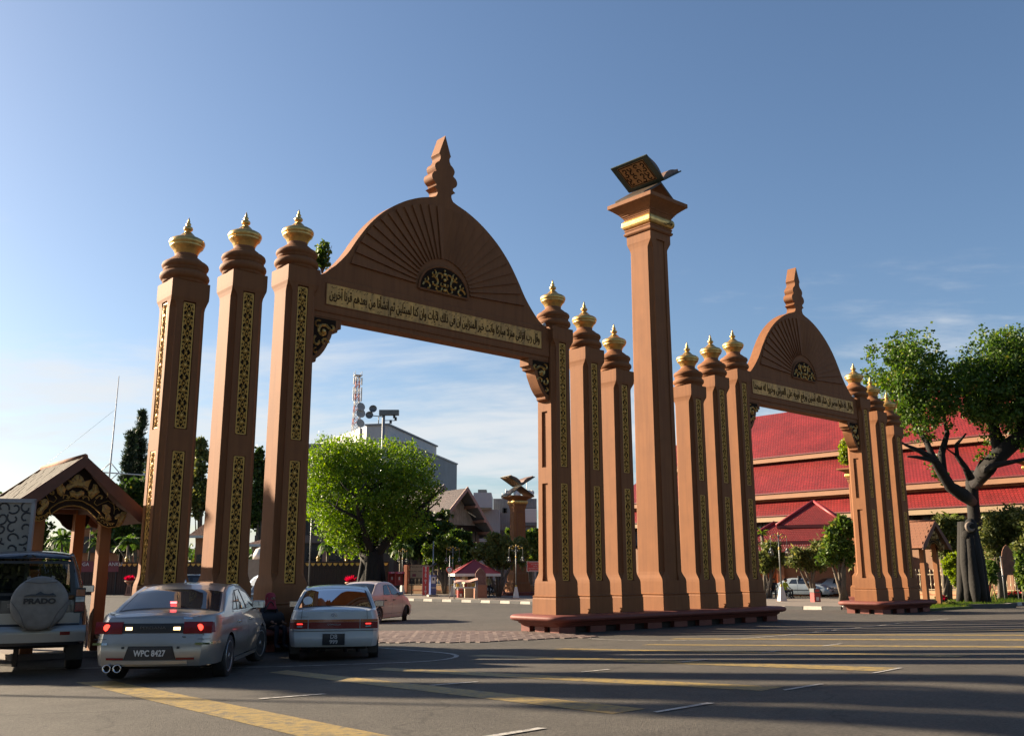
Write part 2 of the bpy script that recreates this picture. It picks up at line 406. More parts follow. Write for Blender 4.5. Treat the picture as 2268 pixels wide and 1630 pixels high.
WD = [[(1445.9, 1577.2), (1456, 1578.8), (1584, 1557.8), (1566, 1556.6)], [(1068, 1632), (1082, 1635), (1212, 1613.6), (1190, 1612.4)],
      [(1733, 1528.2), (1740, 1529.4), (1826, 1515.4), (1815, 1514.4)], [(1929, 1490.9), (1936, 1491.9), (2000, 1479.6), (1990, 1479.0)],
      [(1503, 1466.2), (1510, 1466.9), (1571, 1460.4), (1560, 1460)], [(1683, 1446.4), (1688, 1446.9), (1733, 1440.3), (1726, 1440)],
      [(1819, 1430.8), (1824, 1431.3), (1867, 1425.6), (1860, 1425.3)], [(1285, 1488.3), (1292, 1489.0), (1353, 1482.7), (1345, 1482.2)],
      [(571, 1547.4), (580, 1548.7), (724, 1537.6), (712, 1536.6)], [(950, 1517.6), (958, 1518.6), (1062, 1510.6), (1050, 1509.8)]]
for q in WD: marking('white_lane_dash', q, WHITE_P, 0.008)
def line_on_road(name, pts, w, m, lift):
    P = [gnd(*q) for q in pts]
    fine = []
    for a, b_ in zip(P[:-1], P[1:]):
        k = max(2, int((b_ - a).length / 0.5))
        fine += [a.lerp(b_, i / k) for i in range(k)]
    fine.append(P[-1]); b = MB()
    for i, p in enumerate(fine):
        d = (fine[min(i + 1, len(fine) - 1)] - fine[max(i - 1, 0)]); d.z = 0; d.normalize(); nn = Vector((-d.y, d.x, 0)) * w / 2
        for q in (p - nn, p + nn): b.v.append((q.x, q.y, gz(q.x, q.y) + lift))
    for i in range(len(fine) - 1): b.f.append([2 * i, 2 * i + 1, 2 * i + 3, 2 * i + 2]); b.mi.append(0); b.sm.append(False)
    o = b.build(name, m, ROAD)
    if o.data.polygons[0].normal.z < 0: o.data.flip_normals()
    return o
line_on_road('white_road_line', [(60, 1482), (260, 1478.5), (430, 1479), (601, 1476.9), (780, 1471), (900, 1467), (949, 1464.3), (985, 1460.5), (1008, 1456), (1012, 1452), (1000, 1448), (975, 1445), (949.8, 1442.9), (833.6, 1434), (760, 1430)], 0.09, WHITE_P, 0.008)
line_on_road('white_road_line', [(1303.5, 1414.3), (1401, 1417.9), (1500, 1418.2), (1582.7, 1417.3), (1679, 1411.5), (1741.2, 1406.7), (1838, 1396.3), (1947.8, 1385.3), (2008, 1378.5), (2100, 1370)], 0.10, WHITE_P, 0.008)

# block paving in the mouth of the gate: nearest 300 blocks singly, the rest joined
PAVER = mat('concrete_paver', (0.135, 0.088, 0.074), 0.8, var=0.22, vs=1.1, bump=0.3, bs=50)
PAV_BASE = mat('paver_bedding', (0.075, 0.06, 0.05), 0.9, var=0.3)
PPX = [(560, 1400), (700, 1398), (836, 1398), (1010, 1397.5), (1180, 1399.5), (1245, 1403), (1330, 1411), (1234.7, 1413.7), (1065, 1422.5), (836, 1424), (560, 1424)]
PG = [gnd(*q) for q in PPX]; PSN = [sn(p.x, p.y) for p in PG]
def inside(s, n, poly):
    c = False; j = len(poly) - 1
    for i in range(len(poly)):
        (xi, yi), (xj, yj) = poly[i], poly[j]
        if (yi > n) != (yj > n) and s < (xj - xi) * (n - yi) / (yj - yi) + xi: c = not c
        j = i
    return c
mb = MB(); mb.add([(p.x, p.y, gz(p.x, p.y) + 0.004) for p in PG], [tuple(range(len(PG)))])
pav = mb.build('block_paving', PAV_BASE); tag(pav, kind='structure')
if pav.data.polygons[0].normal.z < 0: pav.data.flip_normals()
pl = MB().box((0, 0, 0.0125), (0.288, 0.172, 0.017), taper=0.95).mesh('paver', PAVER)
cells = []
for i in range(-10, 60):
    for j in range(-40, 20):
        s_ = i * 0.30 + (0.15 if j % 2 else 0); n_ = j * 0.184
        if inside(s_, n_, PSN):
            p = gate_pt(s_, n_); cells.append(((p.x ** 2 + p.y ** 2), p))
cells.sort(key=lambda c: c[0]); rest = MB()
for k, (_, p) in enumerate(cells):
    z = gz(p.x, p.y) + random.uniform(-0.002, 0.004); rz = GROT + random.uniform(-0.02, 0.02)
    if k < 300: link('paver', pl, pav, (p.x, p.y, z), (0, 0, rz))
    else: rest.box((p.x, p.y, z + 0.0125), (0.288, 0.172, 0.017), rz, taper=0.95)
tag(rest.build('paver_field', PAVER, pav), kind='stuff')

# ---------------------------------------------------------------- kerbs and islands
K_WHITE = mat('kerb_white_paint', (0.62, 0.58, 0.50), 0.7, var=0.16, vs=3, streak=0.3, dirt=(0.3, 0.27, 0.22))
K_BLACK = mat('kerb_black_paint', (0.060, 0.060, 0.060), 0.7, var=0.2, vs=3)
CONC = mat('footpath_concrete', (0.20, 0.165, 0.135), 0.85, var=0.2, vs=0.7, bump=0.2, bs=30)
def kerb_run(parent, pts, ln=0.95, h=0.15, w=0.16, first=0):
    """alternate black and white kerb stones along ground points"""
    acc = []; k = first
    for a, b_ in zip(pts[:-1], pts[1:]):
        d = (b_ - a); L = Vector((d.x, d.y)).length; n = max(1, round(L / ln))
        for i in range(n):
            p = a.lerp(b_, (i + 0.5) / n); rz = atan2(d.y, d.x)
            z0 = gz(p.x, p.y)
            o = MB().box((0, 0, h / 2 - 0.02), (L / n - 0.02, w, h + 0.04), taper=0.96).build('kerb_stone', K_WHITE if k % 2 else K_BLACK, parent, (p.x, p.y, z0), (0, 0, rz))
            k += 1
def slab(name, pts, h, m, kind='structure', parent=None):
    n = len(pts); b = MB()
    b.add([(p.x, p.y, gz(p.x, p.y) + h) for p in pts] + [(p.x, p.y, gz(p.x, p.y) - 0.3) for p in pts],
          [tuple(range(n))] + [(i, i + n, (i + 1) % n + n, (i + 1) % n) for i in range(n)])
    o = b.build(name, m, parent)
    import bmesh
    bm = bmesh.new(); bm.from_mesh(o.data); bmesh.ops.recalc_face_normals(bm, faces=bm.faces); bm.to_mesh(o.data); bm.free()
    if parent is None: tag(o, kind=kind)
    return o
fr = [gnd(*q) for q in [(880, 1329.2), (1045.5, 1333.6), (1176.5, 1337.5), (1400, 1344), (1700, 1349), (1864, 1350), (1960, 1349.5)]]
bk = [gnd(*q) for q in [(1960, 1334), (1880, 1331), (1720, 1329), (1400, 1326), (1176, 1322), (1000, 1319.5), (880, 1318.5)]]
isl = slab('traffic_island', fr + bk, 0.14, CONC)
kerb_run(isl, [p + Vector((0, -0.08, 0)) for p in fr], 0.82, 0.15)
kerb_run(isl, [p + Vector((0, 0.08, 0)) for p in bk], 1.25, 0.16)
# far pavement beyond the inner road
fr2 = [gnd(*q) for q in [(850, 1309), (1000, 1309.5), (1180, 1310.5), (1400, 1312), (1720, 1315), (1900, 1317), (2060, 1319), (2300, 1322)]]
bk2 = [p + Vector((3, 26, 0)) for p in reversed(fr2)]
pv2 = slab('far_pavement', fr2 + bk2, 0.13, CONC)
kerb_run(pv2, [p + Vector((0, -0.08, 0)) for p in fr2], 1.6, 0.14)
# left pavement in front of the long dark wall
fl = [gnd(*q) for q in [(-60, 1316), (120, 1314), (400, 1313), (700, 1311.5), (842, 1311)]]
bl = [p + Vector((-2, 16, 0)) for p in reversed(fl)]
GRASS = mat('grass_ground', (0.060, 0.085, 0.022), 0.9, var=0.35, vs=1.2, bump=0.5, bs=30)
lv = slab('garden_lawn', fl + bl, 0.13, GRASS)
kerb_run(lv, [p + Vector((0, -0.08, 0)) for p in fl], 2.2, 0.14)

# ---------------------------------------------------------------- the gate: columns
def section(h, c):
    """square with cut, beaded corners: h half width, c cut"""
    P = []
    for k in range(4):
        a = k * pi / 2; ca, sa = cos(a), sin(a)
        for x, y in ((h, -(h - c)) if False else (h, h - c), (h - 0.30 * c, h - 0.92 * c), (h - 0.62 * c, h - 0.62 * c + 0.02 * c), (h - 0.92 * c, h - 0.30 * c), (h - c, h)):
            P.append((x * ca - y * sa, x * sa + y * ca))
    return P
def loft_sections(mb, levels, mi=0):
    mb.loft([[(x, y, z) for x, y in section(h, max(c, 0.002))] for z, h, c in levels], mi)
CAPITAL = [(0.30, 0.0), (0.42, 0.0), (0.455, 0.03), (0.44, 0.06), (0.47, 0.075), (0.505, 0.11), (0.518, 0.16), (0.505, 0.21), (0.465, 0.25), (0.43, 0.265), (0.43, 0.285),
           (0.455, 0.30), (0.44, 0.325), (0.455, 0.345), (0.48, 0.37), (0.49, 0.415), (0.475, 0.455), (0.44, 0.485), (0.40, 0.50), (0.345, 0.55), (0.285, 0.60), (0.245, 0.625), (0.235, 0.67), (0.10, 0.675)]
GOLDCAP = [(0.05, 0.645), (0.215, 0.65), (0.235, 0.68), (0.255, 0.74), (0.30, 0.815), (0.345, 0.855), (0.352, 0.875), (0.342, 0.885), (0.365, 0.905), (0.377, 0.945), (0.372, 0.985), (0.35, 1.02),
           (0.29, 1.055), (0.215, 1.08), (0.205, 1.095), (0.17, 1.115), (0.125, 1.165), (0.085, 1.205), (0.052, 1.22), (0.058, 1.235), (0.092, 1.26), (0.103, 1.295), (0.088, 1.33), (0.052, 1.35), (0.045, 1.365),
           (0.058, 1.39), (0.048, 1.42), (0.026, 1.44), (0.032, 1.465), (0.018, 1.51), (0.003, 1.56)]
cap_me = MB().lathe(CAPITAL, 32).mesh('capital', PLASTER)
gold_me = MB().lathe(GOLDCAP, 32).mesh('finial', GOLD)
neck_me = MB().lathe([(0.238, 0.60), (0.238, 0.70)], 24).mesh('neck', GROOVE)
# carved gilt panel: frame, crossing stems, scrolls; rosettes are separate
def gilt_panel(hgt, w=0.245):
    g = MB(); d = 0.016
    for x in (-w / 2 + 0.011, w / 2 - 0.011): g.box((x, 0, hgt / 2), (0.022, d, hgt - 0.03))
    for z in (0.011, hgt - 0.011): g.box((0, 0, z), (w - 0.03, d, 0.022))
    nper = max(2, round(hgt / 0.52)); p = hgt / nper; spots = []
    for k in range(nper):
        z0 = k * p; zc = z0 + p / 2
        def strip(pts, r):
            for a, b in zip(pts[:-1], pts[1:]):
                ax, az = a; bx, bz = b; L = sqrt((bx - ax) ** 2 + (bz - az) ** 2) + 1e-6; ux, uz = -(bz - az) / L * r, (bx - ax) / L * r
                g.add([(ax + ux, -d * .35, az + uz), (bx + ux, -d * .35, bz + uz), (bx - ux, -d * .35, bz - uz), (ax - ux, -d * .35, az - uz), (ax, -d * .7, az), (bx, -d * .7, bz)], [(0, 1, 5, 4), (4, 5, 2, 3)])
        q = w / 2 - 0.028
        for s_ in (-1, 1):
            strip([(s_ * q, z0 + 0.02), (s_ * 0.035, zc - 0.10), (s_ * 0.02, zc - 0.06)], 0.008)
            strip([(s_ * q, z0 + p - 0.02), (s_ * 0.035, zc + 0.10), (s_ * 0.02, zc + 0.06)], 0.008)
            strip([(s_ * 0.01, z0 + 0.03), (s_ * q * .95, zc - 0.08)], 0.007); strip([(s_ * 0.01, z0 + p - 0.03), (s_ * q * .95, zc + 0.08)], 0.007)
            for zz, r in ((zc - 0.19, 0.030), (zc + 0.19, 0.030), (zc - 0.02, 0.022), (zc + 0.10, 0.024), (zc - 0.10, 0.024)):
                cx_ = s_ * (q - 0.024)
                arc = [(cx_ + s_ * r * cos(a) * (1 - a / 9), zz + r * sin(a) * (1 - a / 9)) for a in np.linspace(-1.2, 4.2, 7)]
                strip(arc, 0.009)
        spots.append((zc, 1.0)); spots.append((z0 + p * 0.985 if k < nper - 1 else None, 0.62)); spots.append((z0 + p * 0.24, 0.5)); spots.append((z0 + p * 0.76, 0.5))
    return g.mesh('gold_panel', GOLD_D), [s for s in spots if s[0]]
def rosette_mesh():
    g = MB(); n = 8; r0, r1 = 0.030, 0.062
    for k in range(n):
        a = 2 * pi * k / n; w_ = pi / n * 0.95
        P = [(r0 * cos(a - w_), 0, r0 * sin(a - w_)), (r1 * cos(a - w_ * .55), 0.004, r1 * sin(a - w_ * .55)), (r1 * 1.1 * cos(a), 0.0, r1 * 1.1 * sin(a)), (r1 * cos(a + w_ * .55), 0.004, r1 * sin(a + w_ * .55)), (r0 * cos(a + w_), 0, r0 * sin(a + w_)), (0.045 * cos(a), -0.016, 0.045 * sin(a))]
        g.add(P, [(5, 1, 0), (5, 2, 1), (5, 3, 2), (5, 4, 3), (5, 0, 4)])
    ring = [(0.034 * cos(2 * pi * k / 10), -0.012, 0.034 * sin(2 * pi * k / 10)) for k in range(10)]
    g.add(ring + [(0, -0.026, 0)], [(10, (k + 1) % 10, k) for k in range(10)], 0, True)
    return g.mesh('rosette', GOLD_D)
ROS = rosette_mesh(); PANELS = {}
def put_panel(col, x, y, z0, z1, rz):
    """gilt panel set in a recess of the column face; returns the panel part"""
    h = round(z1 - z0, 2)
    if h not in PANELS: PANELS[h] = gilt_panel(h)
    me, spots = PANELS[h]
    o = link('gold_panel', me, col, (x, y, z0), (0, 0, rz))
    for z, k in spots: link('rosette', ROS, o, (0, -0.004, z), (0, 0, 0), (k, 1, k))
    return o
def face_with_recess(mb, h, zlo, zhi, holes, c, side, depth=0.035):
    """one flat column face (front side=0, left side=1) between the corner cuts, with sunk panels; faces -y before rotation"""
    hw = h - c
    R = Matrix.Rotation(-side * pi / 2, 4, 'Z')
    def q(pts, mi=0): mb.add([R @ Vector(p) for p in pts], [tuple(range(len(pts)))], mi)
    zs = [zlo]
    for a, b, wv in holes: zs += [a, b]
    zs.append(zhi); y = -h - 0.003
    for i in range(len(zs) - 1):
        a, b = zs[i], zs[i + 1]
        if i % 2 == 0: q([(-hw, y, a), (hw, y, a), (hw, y, b), (-hw, y, b)])
        else:
            w = holes[i // 2][2] / 2; yd = y + depth
            q([(-hw, y, a), (-w, y, a), (-w, y, b), (-hw, y, b)]); q([(w, y, a), (hw, y, a), (hw, y, b), (w, y, b)])
            q([(-w, y, a), (-w, yd, a), (-w, yd, b), (-w, y, b)]); q([(w, yd, a), (w, y, a), (w, y, b), (w, yd, b)])
            q([(-w, y, b), (-w, yd, b), (w, yd, b), (w, y, b)]); q([(-w, yd, a), (-w, y, a), (w, y, a), (w, yd, a)])
            q([(-w, yd, a), (w, yd, a), (w, yd, b), (-w, yd, b)], 1 if holes[i // 2][3] else 0)

CS = [0, 1.326, 2.653, 11.092, 12.418, 13.745, 17.391, 18.717, 20.044, 28.482, 29.809, 31.135]
LV = [0, 1, 2, 2, 1, 0, 0, 1, 2, 2, 1, 0]
TT = [7.67, 8.15, 8.563]
HB = 0.475; CUT = 0.115
def column(i):
    s_, lv = CS[i], LV[i]; T = TT[lv]; p = gate_pt(s_, 0)
    c = thing('gate_post', COL_LABEL[i], 'column', (p.x, p.y, 0), GROT, 'columns of the ceremonial gate')
    # plinth, block, transition, shaft (core is sunk so the panelled faces form the front and left side)
    b = MB(); loft_sections(b, [(HB, 0.471, 0.004), (0.88, 0.469, 0.004), (0.92, 0.455, 0.004), (0.955, 0.475, 0.004), (0.985, 0.43, 0.004)])
    bevel(b.build('plinth', PLASTER, c), 0.012, 2)
    top = T - 0.44
    lv_ = [(0.98, 0.428, 0.002), (1.30, 0.424, 0.002), (1.38, 0.418, 0.012), (1.46, 0.405, 0.05), (1.53, 0.399, 0.09), (1.60, 0.397, CUT), (top - 0.16, 0.382, CUT), (top - 0.08, 0.384, 0.09), (top, 0.395, 0.04), (top + 0.07, 0.410, 0.01), (T - 0.28, 0.412, 0.002), (T, 0.412, 0.002)]
    b = MB()
    up0, up1 = 4.50, T - 0.44; lo0, lo1 = 1.36, 4.05
    # one closed shaft with the front (-y) and left (-x) recesses cut by a boolean-free construction: rings first
    b.loft([[(x, y, z) for x, y in section(h, max(cc, 0.002))] for z, h, cc in lv_])
    o = b.build('shaft', [PLASTER, BLACK_BACK], c)
    cut = MB()
    sides = [(0, True)] + ([(1, True)] if i == 0 else [(1, False)] if i in (3, 9) else [])
    for sd, gilt in sides:
        hw = 0.1375 if gilt else 0.115
        for a, z in ((lo0, lo1), (up0, up1 if gilt else 6.1)):
            hh = 0.40; R = Matrix.Rotation(-sd * pi / 2, 4, 'Z')
            h_at = 0.397 + (0.382 - 0.397) * ((a + z) / 2 - 1.6) / (top - 1.76)
            vs = [R @ Vector((x, y, zz)) for zz in (a, z) for x, y in ((-hw, -0.6), (hw, -0.6), (hw, -h_at + 0.05), (-hw, -h_at + 0.05))]
            cut.add(vs, [(0, 3, 2, 1), (4, 5, 6, 7), (0, 1, 5, 4), (1, 2, 6, 5), (2, 3, 7, 6), (3, 0, 4, 7)])
    cme = cut.mesh('cutter', PLASTER); co = bpy.data.objects.new('cutter', cme); COL.objects.link(co)
    co.matrix_world = Matrix.Translation(o.parent.location) @ Matrix.Rotation(GROT, 4, 'Z')
    md = o.modifiers.new('b', 'BOOLEAN'); md.operation = 'DIFFERENCE'; md.object = co; md.solver = 'EXACT'
    bpy.context.view_layer.update()
    nm = bpy.data.meshes.new_from_object(o.evaluated_get(bpy.context.evaluated_depsgraph_get()))
    o.modifiers.clear(); o.data = nm; bpy.data.objects.remove(co)
    for sd, gilt in sides:
        if not gilt: continue
        for a, z in ((lo0 + 0.02, lo1 - 0.015), (up0 + 0.02, up1 - 0.03)):
            hm = 0.397 + (0.382 - 0.397) * ((a + z) / 2 - 1.6) / (top - 1.76)
            R = Matrix.Rotation(-sd * pi / 2, 4, 'Z'); q = R @ Vector((0, -hm + 0.022, 0))
            bb = MB().box((0, 0.014, (z - a) / 2), (0.25, 0.008, z - a)).build('panel_ground', BLACK_BACK, c, (q.x, q.y, a), (0, 0, -sd * pi / 2))
            put_panel(c, q.x, q.y, a, z, -sd * pi / 2)
    link('capital', cap_me, c, (0, 0, T)); link('neck', neck_me, c, (0, 0, T)); link('finial', gold_me, c, (0, 0, T))
    return c
COL_LABEL = [
 'tall brown gate column at the far left end, gold panels on two faces',
 'brown gate column with gold panels, second from the left, rising behind the silver sedan',
 'tallest brown column at the left, carrying the left end of the large arch',
 'gold panelled brown column under the right end of the large arch, plain recesses inside',
 'brown gold panelled column of middle height, second to the left of the tall pillar',
 'shortest brown gold panelled column standing just left of the tall pillar with the book',
 'shortest brown gold panelled column standing just right of the tall pillar with the book',
 'brown gold panelled column, middle of the three between tall pillar and distant arch',
 'brown gold panelled column carrying the left end of the distant right arch',
 'brown column carrying the right end of the distant right arch, plain recesses inside the opening',
 'brown gold panelled column, middle of the last three at the right, before the big tree',
 'last brown gold panelled column at the right end of the gate, nearest the small hut']
for i in range(12): column(i)

# ---------------------------------------------------------------- tall pillar with the open book
PS = 15.568; pp = gate_pt(PS, 0)
pil = thing('book_monument', 'very tall square brown pillar with gold collar at the middle of the gate', 'pillar', (pp.x, pp.y, 0), GROT)
b = MB(); loft_sections(b, [(HB, 0.625, 0.004), (0.88, 0.622, 0.004), (0.92, 0.605, 0.004), (0.955, 0.63, 0.004), (0.985, 0.575, 0.004)]); bevel(b.build('plinth', PLASTER, pil), 0.014, 2)
b = MB(); b.loft([[(x, y, z) for x, y in section(h, c)] for z, h, c in [(0.98, 0.572, 0.002), (1.33, 0.570, 0.002), (1.42, 0.562, 0.02), (1.52, 0.54, 0.08), (1.62, 0.53, 0.13), (12.0, 0.485, 0.13), (12.08, 0.487, 0.10), (12.2, 0.50, 0.03), (12.26, 0.51, 0.002), (12.55, 0.512, 0.002)]])
o = b.build('shaft', PLASTER, pil)
cut = MB()
for sd in (0,):
    vs = [Vector((x, y, z)) for z, yy in ((1.36, -0.5), (12.3, -0.455)) for x, y in ((-0.21, -0.8), (0.21, -0.8), (0.21, yy), (-0.21, yy))]
    cut.add(vs, [(0, 3, 2, 1), (4, 5, 6, 7), (0, 1, 5, 4), (1, 2, 6, 5), (2, 3, 7, 6), (3, 0, 4, 7)])
co = bpy.data.objects.new('cutter', cut.mesh('cutter', PLASTER)); COL.objects.link(co); co.matrix_world = Matrix.Translation((pp.x, pp.y, 0)) @ Matrix.Rotation(GROT, 4, 'Z')
md = o.modifiers.new('b', 'BOOLEAN'); md.operation = 'DIFFERENCE'; md.object = co; md.solver = 'EXACT'; bpy.context.view_layer.update()
nm = bpy.data.meshes.new_from_object(o.evaluated_get(bpy.context.evaluated_depsgraph_get())); o.modifiers.clear(); o.data = nm; bpy.data.objects.remove(co)
def sq(levels): return [[(-h, -h, z), (h, -h, z), (h, h, z), (-h, h, z)] for z, h in levels]
b = MB(); b.loft(sq([(12.55, 0.55), (12.60, 0.585), (12.64, 0.585), (12.66, 0.55), (12.70, 0.55), (12.73, 0.57), (12.76, 0.57), (12.78, 0.53)])); bevel(b.build('lower_moulding', PLASTER, pil), 0.01, 2)
b = MB(); b.loft(sq([(12.78, 0.56), (12.82, 0.605), (12.88, 0.635), (12.95, 0.645), (13.02, 0.635), (13.08, 0.605), (13.12, 0.55)]), sm=False)
o = b.build('gold_collar', GOLD, pil); bevel(o, 0.05, 4)
me = text_mesh('\uFEB1\uFE8E\uFED3\uFEAD', 0.22, INK, 0.004); link('calligraphy', me, pil, (0.33, -0.652, 12.93), (pi / 2, 0, 0))
b = MB(); b.loft(sq([(13.12, 0.555), (13.17, 0.575), (13.19, 0.60), (13.22, 0.60), (13.24, 0.64), (13.27, 0.64), (13.29, 0.67), (13.33, 0.70), (13.42, 0.80), (13.50, 0.90), (13.53, 0.953), (13.665, 0.953)])); bevel(b.build('abacus', PLASTER, pil), 0.008, 1)

# ---------------------------------------------------------------- open book on its folding stand
BRONZE = mat('dark_bronze_paint', (0.055, 0.040, 0.024), 0.55, metal=0.3, var=0.5, vs=4, bump=0.2, bs=20, streak=0.4, dirt=(0.12, 0.05, 0.03))
PAGE = mat('weathered_page_copper', (0.17, 0.10, 0.07), 0.6, var=0.4, vs=5)
COVER_G = mat('green_black_cover', (0.018, 0.030, 0.020), 0.55, var=0.4, vs=4)
COPPER = mat('copper_scroll', (0.34, 0.17, 0.06), 0.5, metal=0.3, var=0.3, vs=8)
def scroll_strip(g, pts, r, y, t=0.02):
    for a, b_ in zip(pts[:-1], pts[1:]):
        ax, az = a; bx, bz = b_; L = sqrt((bx - ax) ** 2 + (bz - az) ** 2) + 1e-6; ux, uz = -(bz - az) / L * r, (bx - ax) / L * r
        g.add([(ax + ux, y, az + uz), (bx + ux, y, bz + uz), (bx - ux, y, bz - uz), (ax - ux, y, az - uz), (ax, y - t, az), (bx, y - t, bz)], [(0, 1, 5, 4), (4, 5, 2, 3)])
def scroll(cx_, cz_, r, a0, a1, n=9, k=0.75):
    return [(cx_ + r * (1 - k * t) * cos(a0 + (a1 - a0) * t), cz_ + r * (1 - k * t) * sin(a0 + (a1 - a0) * t)) for t in np.linspace(0, 1, n)]
def book(name_label, base_loc, rz, sc):
    t = thing('book_on_stand', name_label, 'sculpture', base_loc, rz, 'open book sculptures on pillars', sc)
    # x across the spread, y towards spine top; stand is an X of two slabs crossing at the spine
    SP = 0.86                      # height of spine
    for sx in (-1, 1):
        M = Matrix.Translation((0, 0, SP)) @ Matrix.Rotation(-sx * radians(32), 4, 'Y')
        b = MB(); half = 1.0
        vs = [(0, -half, 0), (sx * 1.62, -half, 0), (sx * 1.62, half, 0), (0, half, 0)]
        # cover board
        def slabm(x0, x1, y0, y1, z0, z1, mi):
            P = [M @ Vector(v) for v in ((x0, y0, z0), (x1, y0, z0), (x1, y1, z0), (x0, y1, z0), (x0, y0, z1), (x1, y0, z1), (x1, y1, z1), (x0, y1, z1))]
            b.add(P, [(0, 3, 2, 1), (4, 5, 6, 7), (0, 1, 5, 4), (1, 2, 6, 5), (2, 3, 7, 6), (3, 0, 4, 7)], mi)
        slabm(sx * 0.02, sx * 1.45, -0.98, 0.98, 0.0, 0.06, 0); slabm(sx * 0.20, sx * 1.32, -0.70, 0.70, -0.012, 0.0, 1)
        b.build('cover', [COVER_G, COPPER], t)
        # bulging page block
        b = MB(); n = 10; rings = []
        for k in range(n + 1):
            u = k / n; x = sx * (0.02 + 1.34 * u); zt = 0.064 + 0.24 * sin(pi * min(1, u * 1.15) * 0.82) * (1 - 0.25 * u) + 0.02
            rings.append([M @ Vector(v) for v in ((x, -0.90, 0.062), (x, 0.90, 0.062), (x, 0.90, zt), (x, -0.90, zt))])
        b.loft(rings); b.build('pages', PAGE, t)
        # pierced scrollwork under the cover
        g = MB(); M2 = M @ Matrix.Rotation(pi / 2, 4, 'X')
        gs = MB()
        for ix in range(4):
            for iz in range(4):
                cx_, cz_ = 0.38 + ix * 0.24, -0.48 + iz * 0.32
                scroll_strip(gs, scroll(cx_, cz_, 0.13, ix + iz * 2.1, ix + iz * 2.1 + 5.2), 0.028, 0.0)
        for P0, P1 in (((0.24, -0.66), (1.28, -0.66)), ((0.24, 0.66), (1.28, 0.66)), ((0.24, -0.66), (0.24, 0.66)), ((1.28, -0.66), (1.28, 0.66))): scroll_strip(gs, [P0, P1], 0.022, 0.0)
        Vs = [M @ Vector((sx * x, z, -0.016 + y * .3)) for x, y, z in gs.v]
        g.add(Vs, gs.f); tag(g.build('cover_scrollwork', BLACK_BACK, t), kind='stuff')
        # stand leg: curved slab from spine down and outwards to the other side
        b = MB(); prof = [(0.0, SP - 0.02), (0.18, SP - 0.16), (0.55, SP - 0.42), (0.95, 0.22), (1.12, 0.0), (0.98, 0.0), (0.78, 0.20), (0.42, SP - 0.50), (0.22, SP - 0.42), (0.10, SP - 0.62), (0.0, SP - 0.30)]
        b.prism([(0.0, SP), (sx * 1.22, 0.06), (sx * 1.20, 0.0), (sx * 1.12, 0.0), (0.0, SP - 0.10)], -0.78, 0.78)
        b.build('stand_leg', BRONZE, t)
    return t
book('large open book sculpture on a folding stand, on top of the tallest pillar', (pp.x, pp.y, 13.665), GROT + radians(2), 0.78)

# ---------------------------------------------------------------- platforms
def rrect(x0, x1, y0, y1, r, n=5):
    P = []
    for cx_, cy_, a0 in ((x1 - r, y1 - r, 0), (x0 + r, y1 - r, pi / 2), (x0 + r, y0 + r, pi), (x1 - r, y0 + r, 1.5 * pi)):
        for k in range(n + 1):
            a = a0 + pi / 2 * k / n; P.append((cx_ + r * cos(a), cy_ + r * sin(a)))
    return P
DARKHOLE = mat('recess_shade', (0.03, 0.022, 0.02), 0.9)  # near-black colour stands in for the shade between the foot blocks
def platform(s0, s1, label):
    o = gate_pt((s0 + s1) / 2, 0); L = (s1 - s0) / 2
    t = thing('gate_platform', label, 'platform', (o.x, o.y, 0), GROT, 'stepped red platforms under the gate columns')
    b = MB(); rings = []
    for z, e in ((0.165, 0.0), (0.20, 0.06), (0.225, 0.06), (0.235, 0.10), (0.26, 0.13), (0.285, 0.13), (0.295, 0.20), (0.315, 0.29), (0.35, 0.33), (0.39, 0.345), (0.43, 0.33), (0.46, 0.28), (0.475, 0.20)):
        rings.append([(x, y, z) for x, y in rrect(-L - e, L + e, -0.75 - e, 0.75 + e, 0.12 + e * 0.9)])
    b.loft(rings, sm=True); b.build('coping', PLASTER_RED, t)
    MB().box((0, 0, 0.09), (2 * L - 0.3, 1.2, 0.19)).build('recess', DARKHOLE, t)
    blk = MB().box((0, 0, 0.075), (0.62, 0.34, 0.21)).mesh('foot_block', PLASTER_RED)
    n = max(2, round(2 * L / 1.25))
    for k in range(n + 1):
        x = -L + 0.31 + (2 * L - 0.62) * k / n
        for y in (-0.58, 0.58): link('foot_block', blk, t, (x, y, 0))
    for x in (-L + 0.17, L - 0.17): link('foot_block', blk, t, (x, 0, 0), (0, 0, pi / 2), (0.6, 1, 1))
    return t
platform(CS[0] - 0.64, CS[2] + 0.64, 'red stepped platform behind the parked cars, under the three left columns')
platform(CS[3] - 0.64, CS[8] + 0.64, 'long red stepped platform under six columns and the tall middle pillar')
platform(CS[9] - 0.64, CS[11] + 0.64, 'short red stepped platform under the last three columns at the right')

# ---------------------------------------------------------------- arch screens
def catmull(P, n=5):
    out = []
    for i in range(len(P) - 1):
        p0, p1, p2, p3 = P[max(i - 1, 0)], P[i], P[i + 1], P[min(i + 2, len(P) - 1)]
        for k in range(n):
            t = k / n
            out.append(tuple(0.5 * ((2 * p1[j]) + (-p0[j] + p2[j]) * t + (2 * p0[j] - 5 * p1[j] + 4 * p2[j] - p3[j]) * t * t + (-p0[j] + 3 * p1[j] - 3 * p2[j] + p3[j]) * t ** 3) for j in (0, 1)))
    out.append(P[-1]); return out
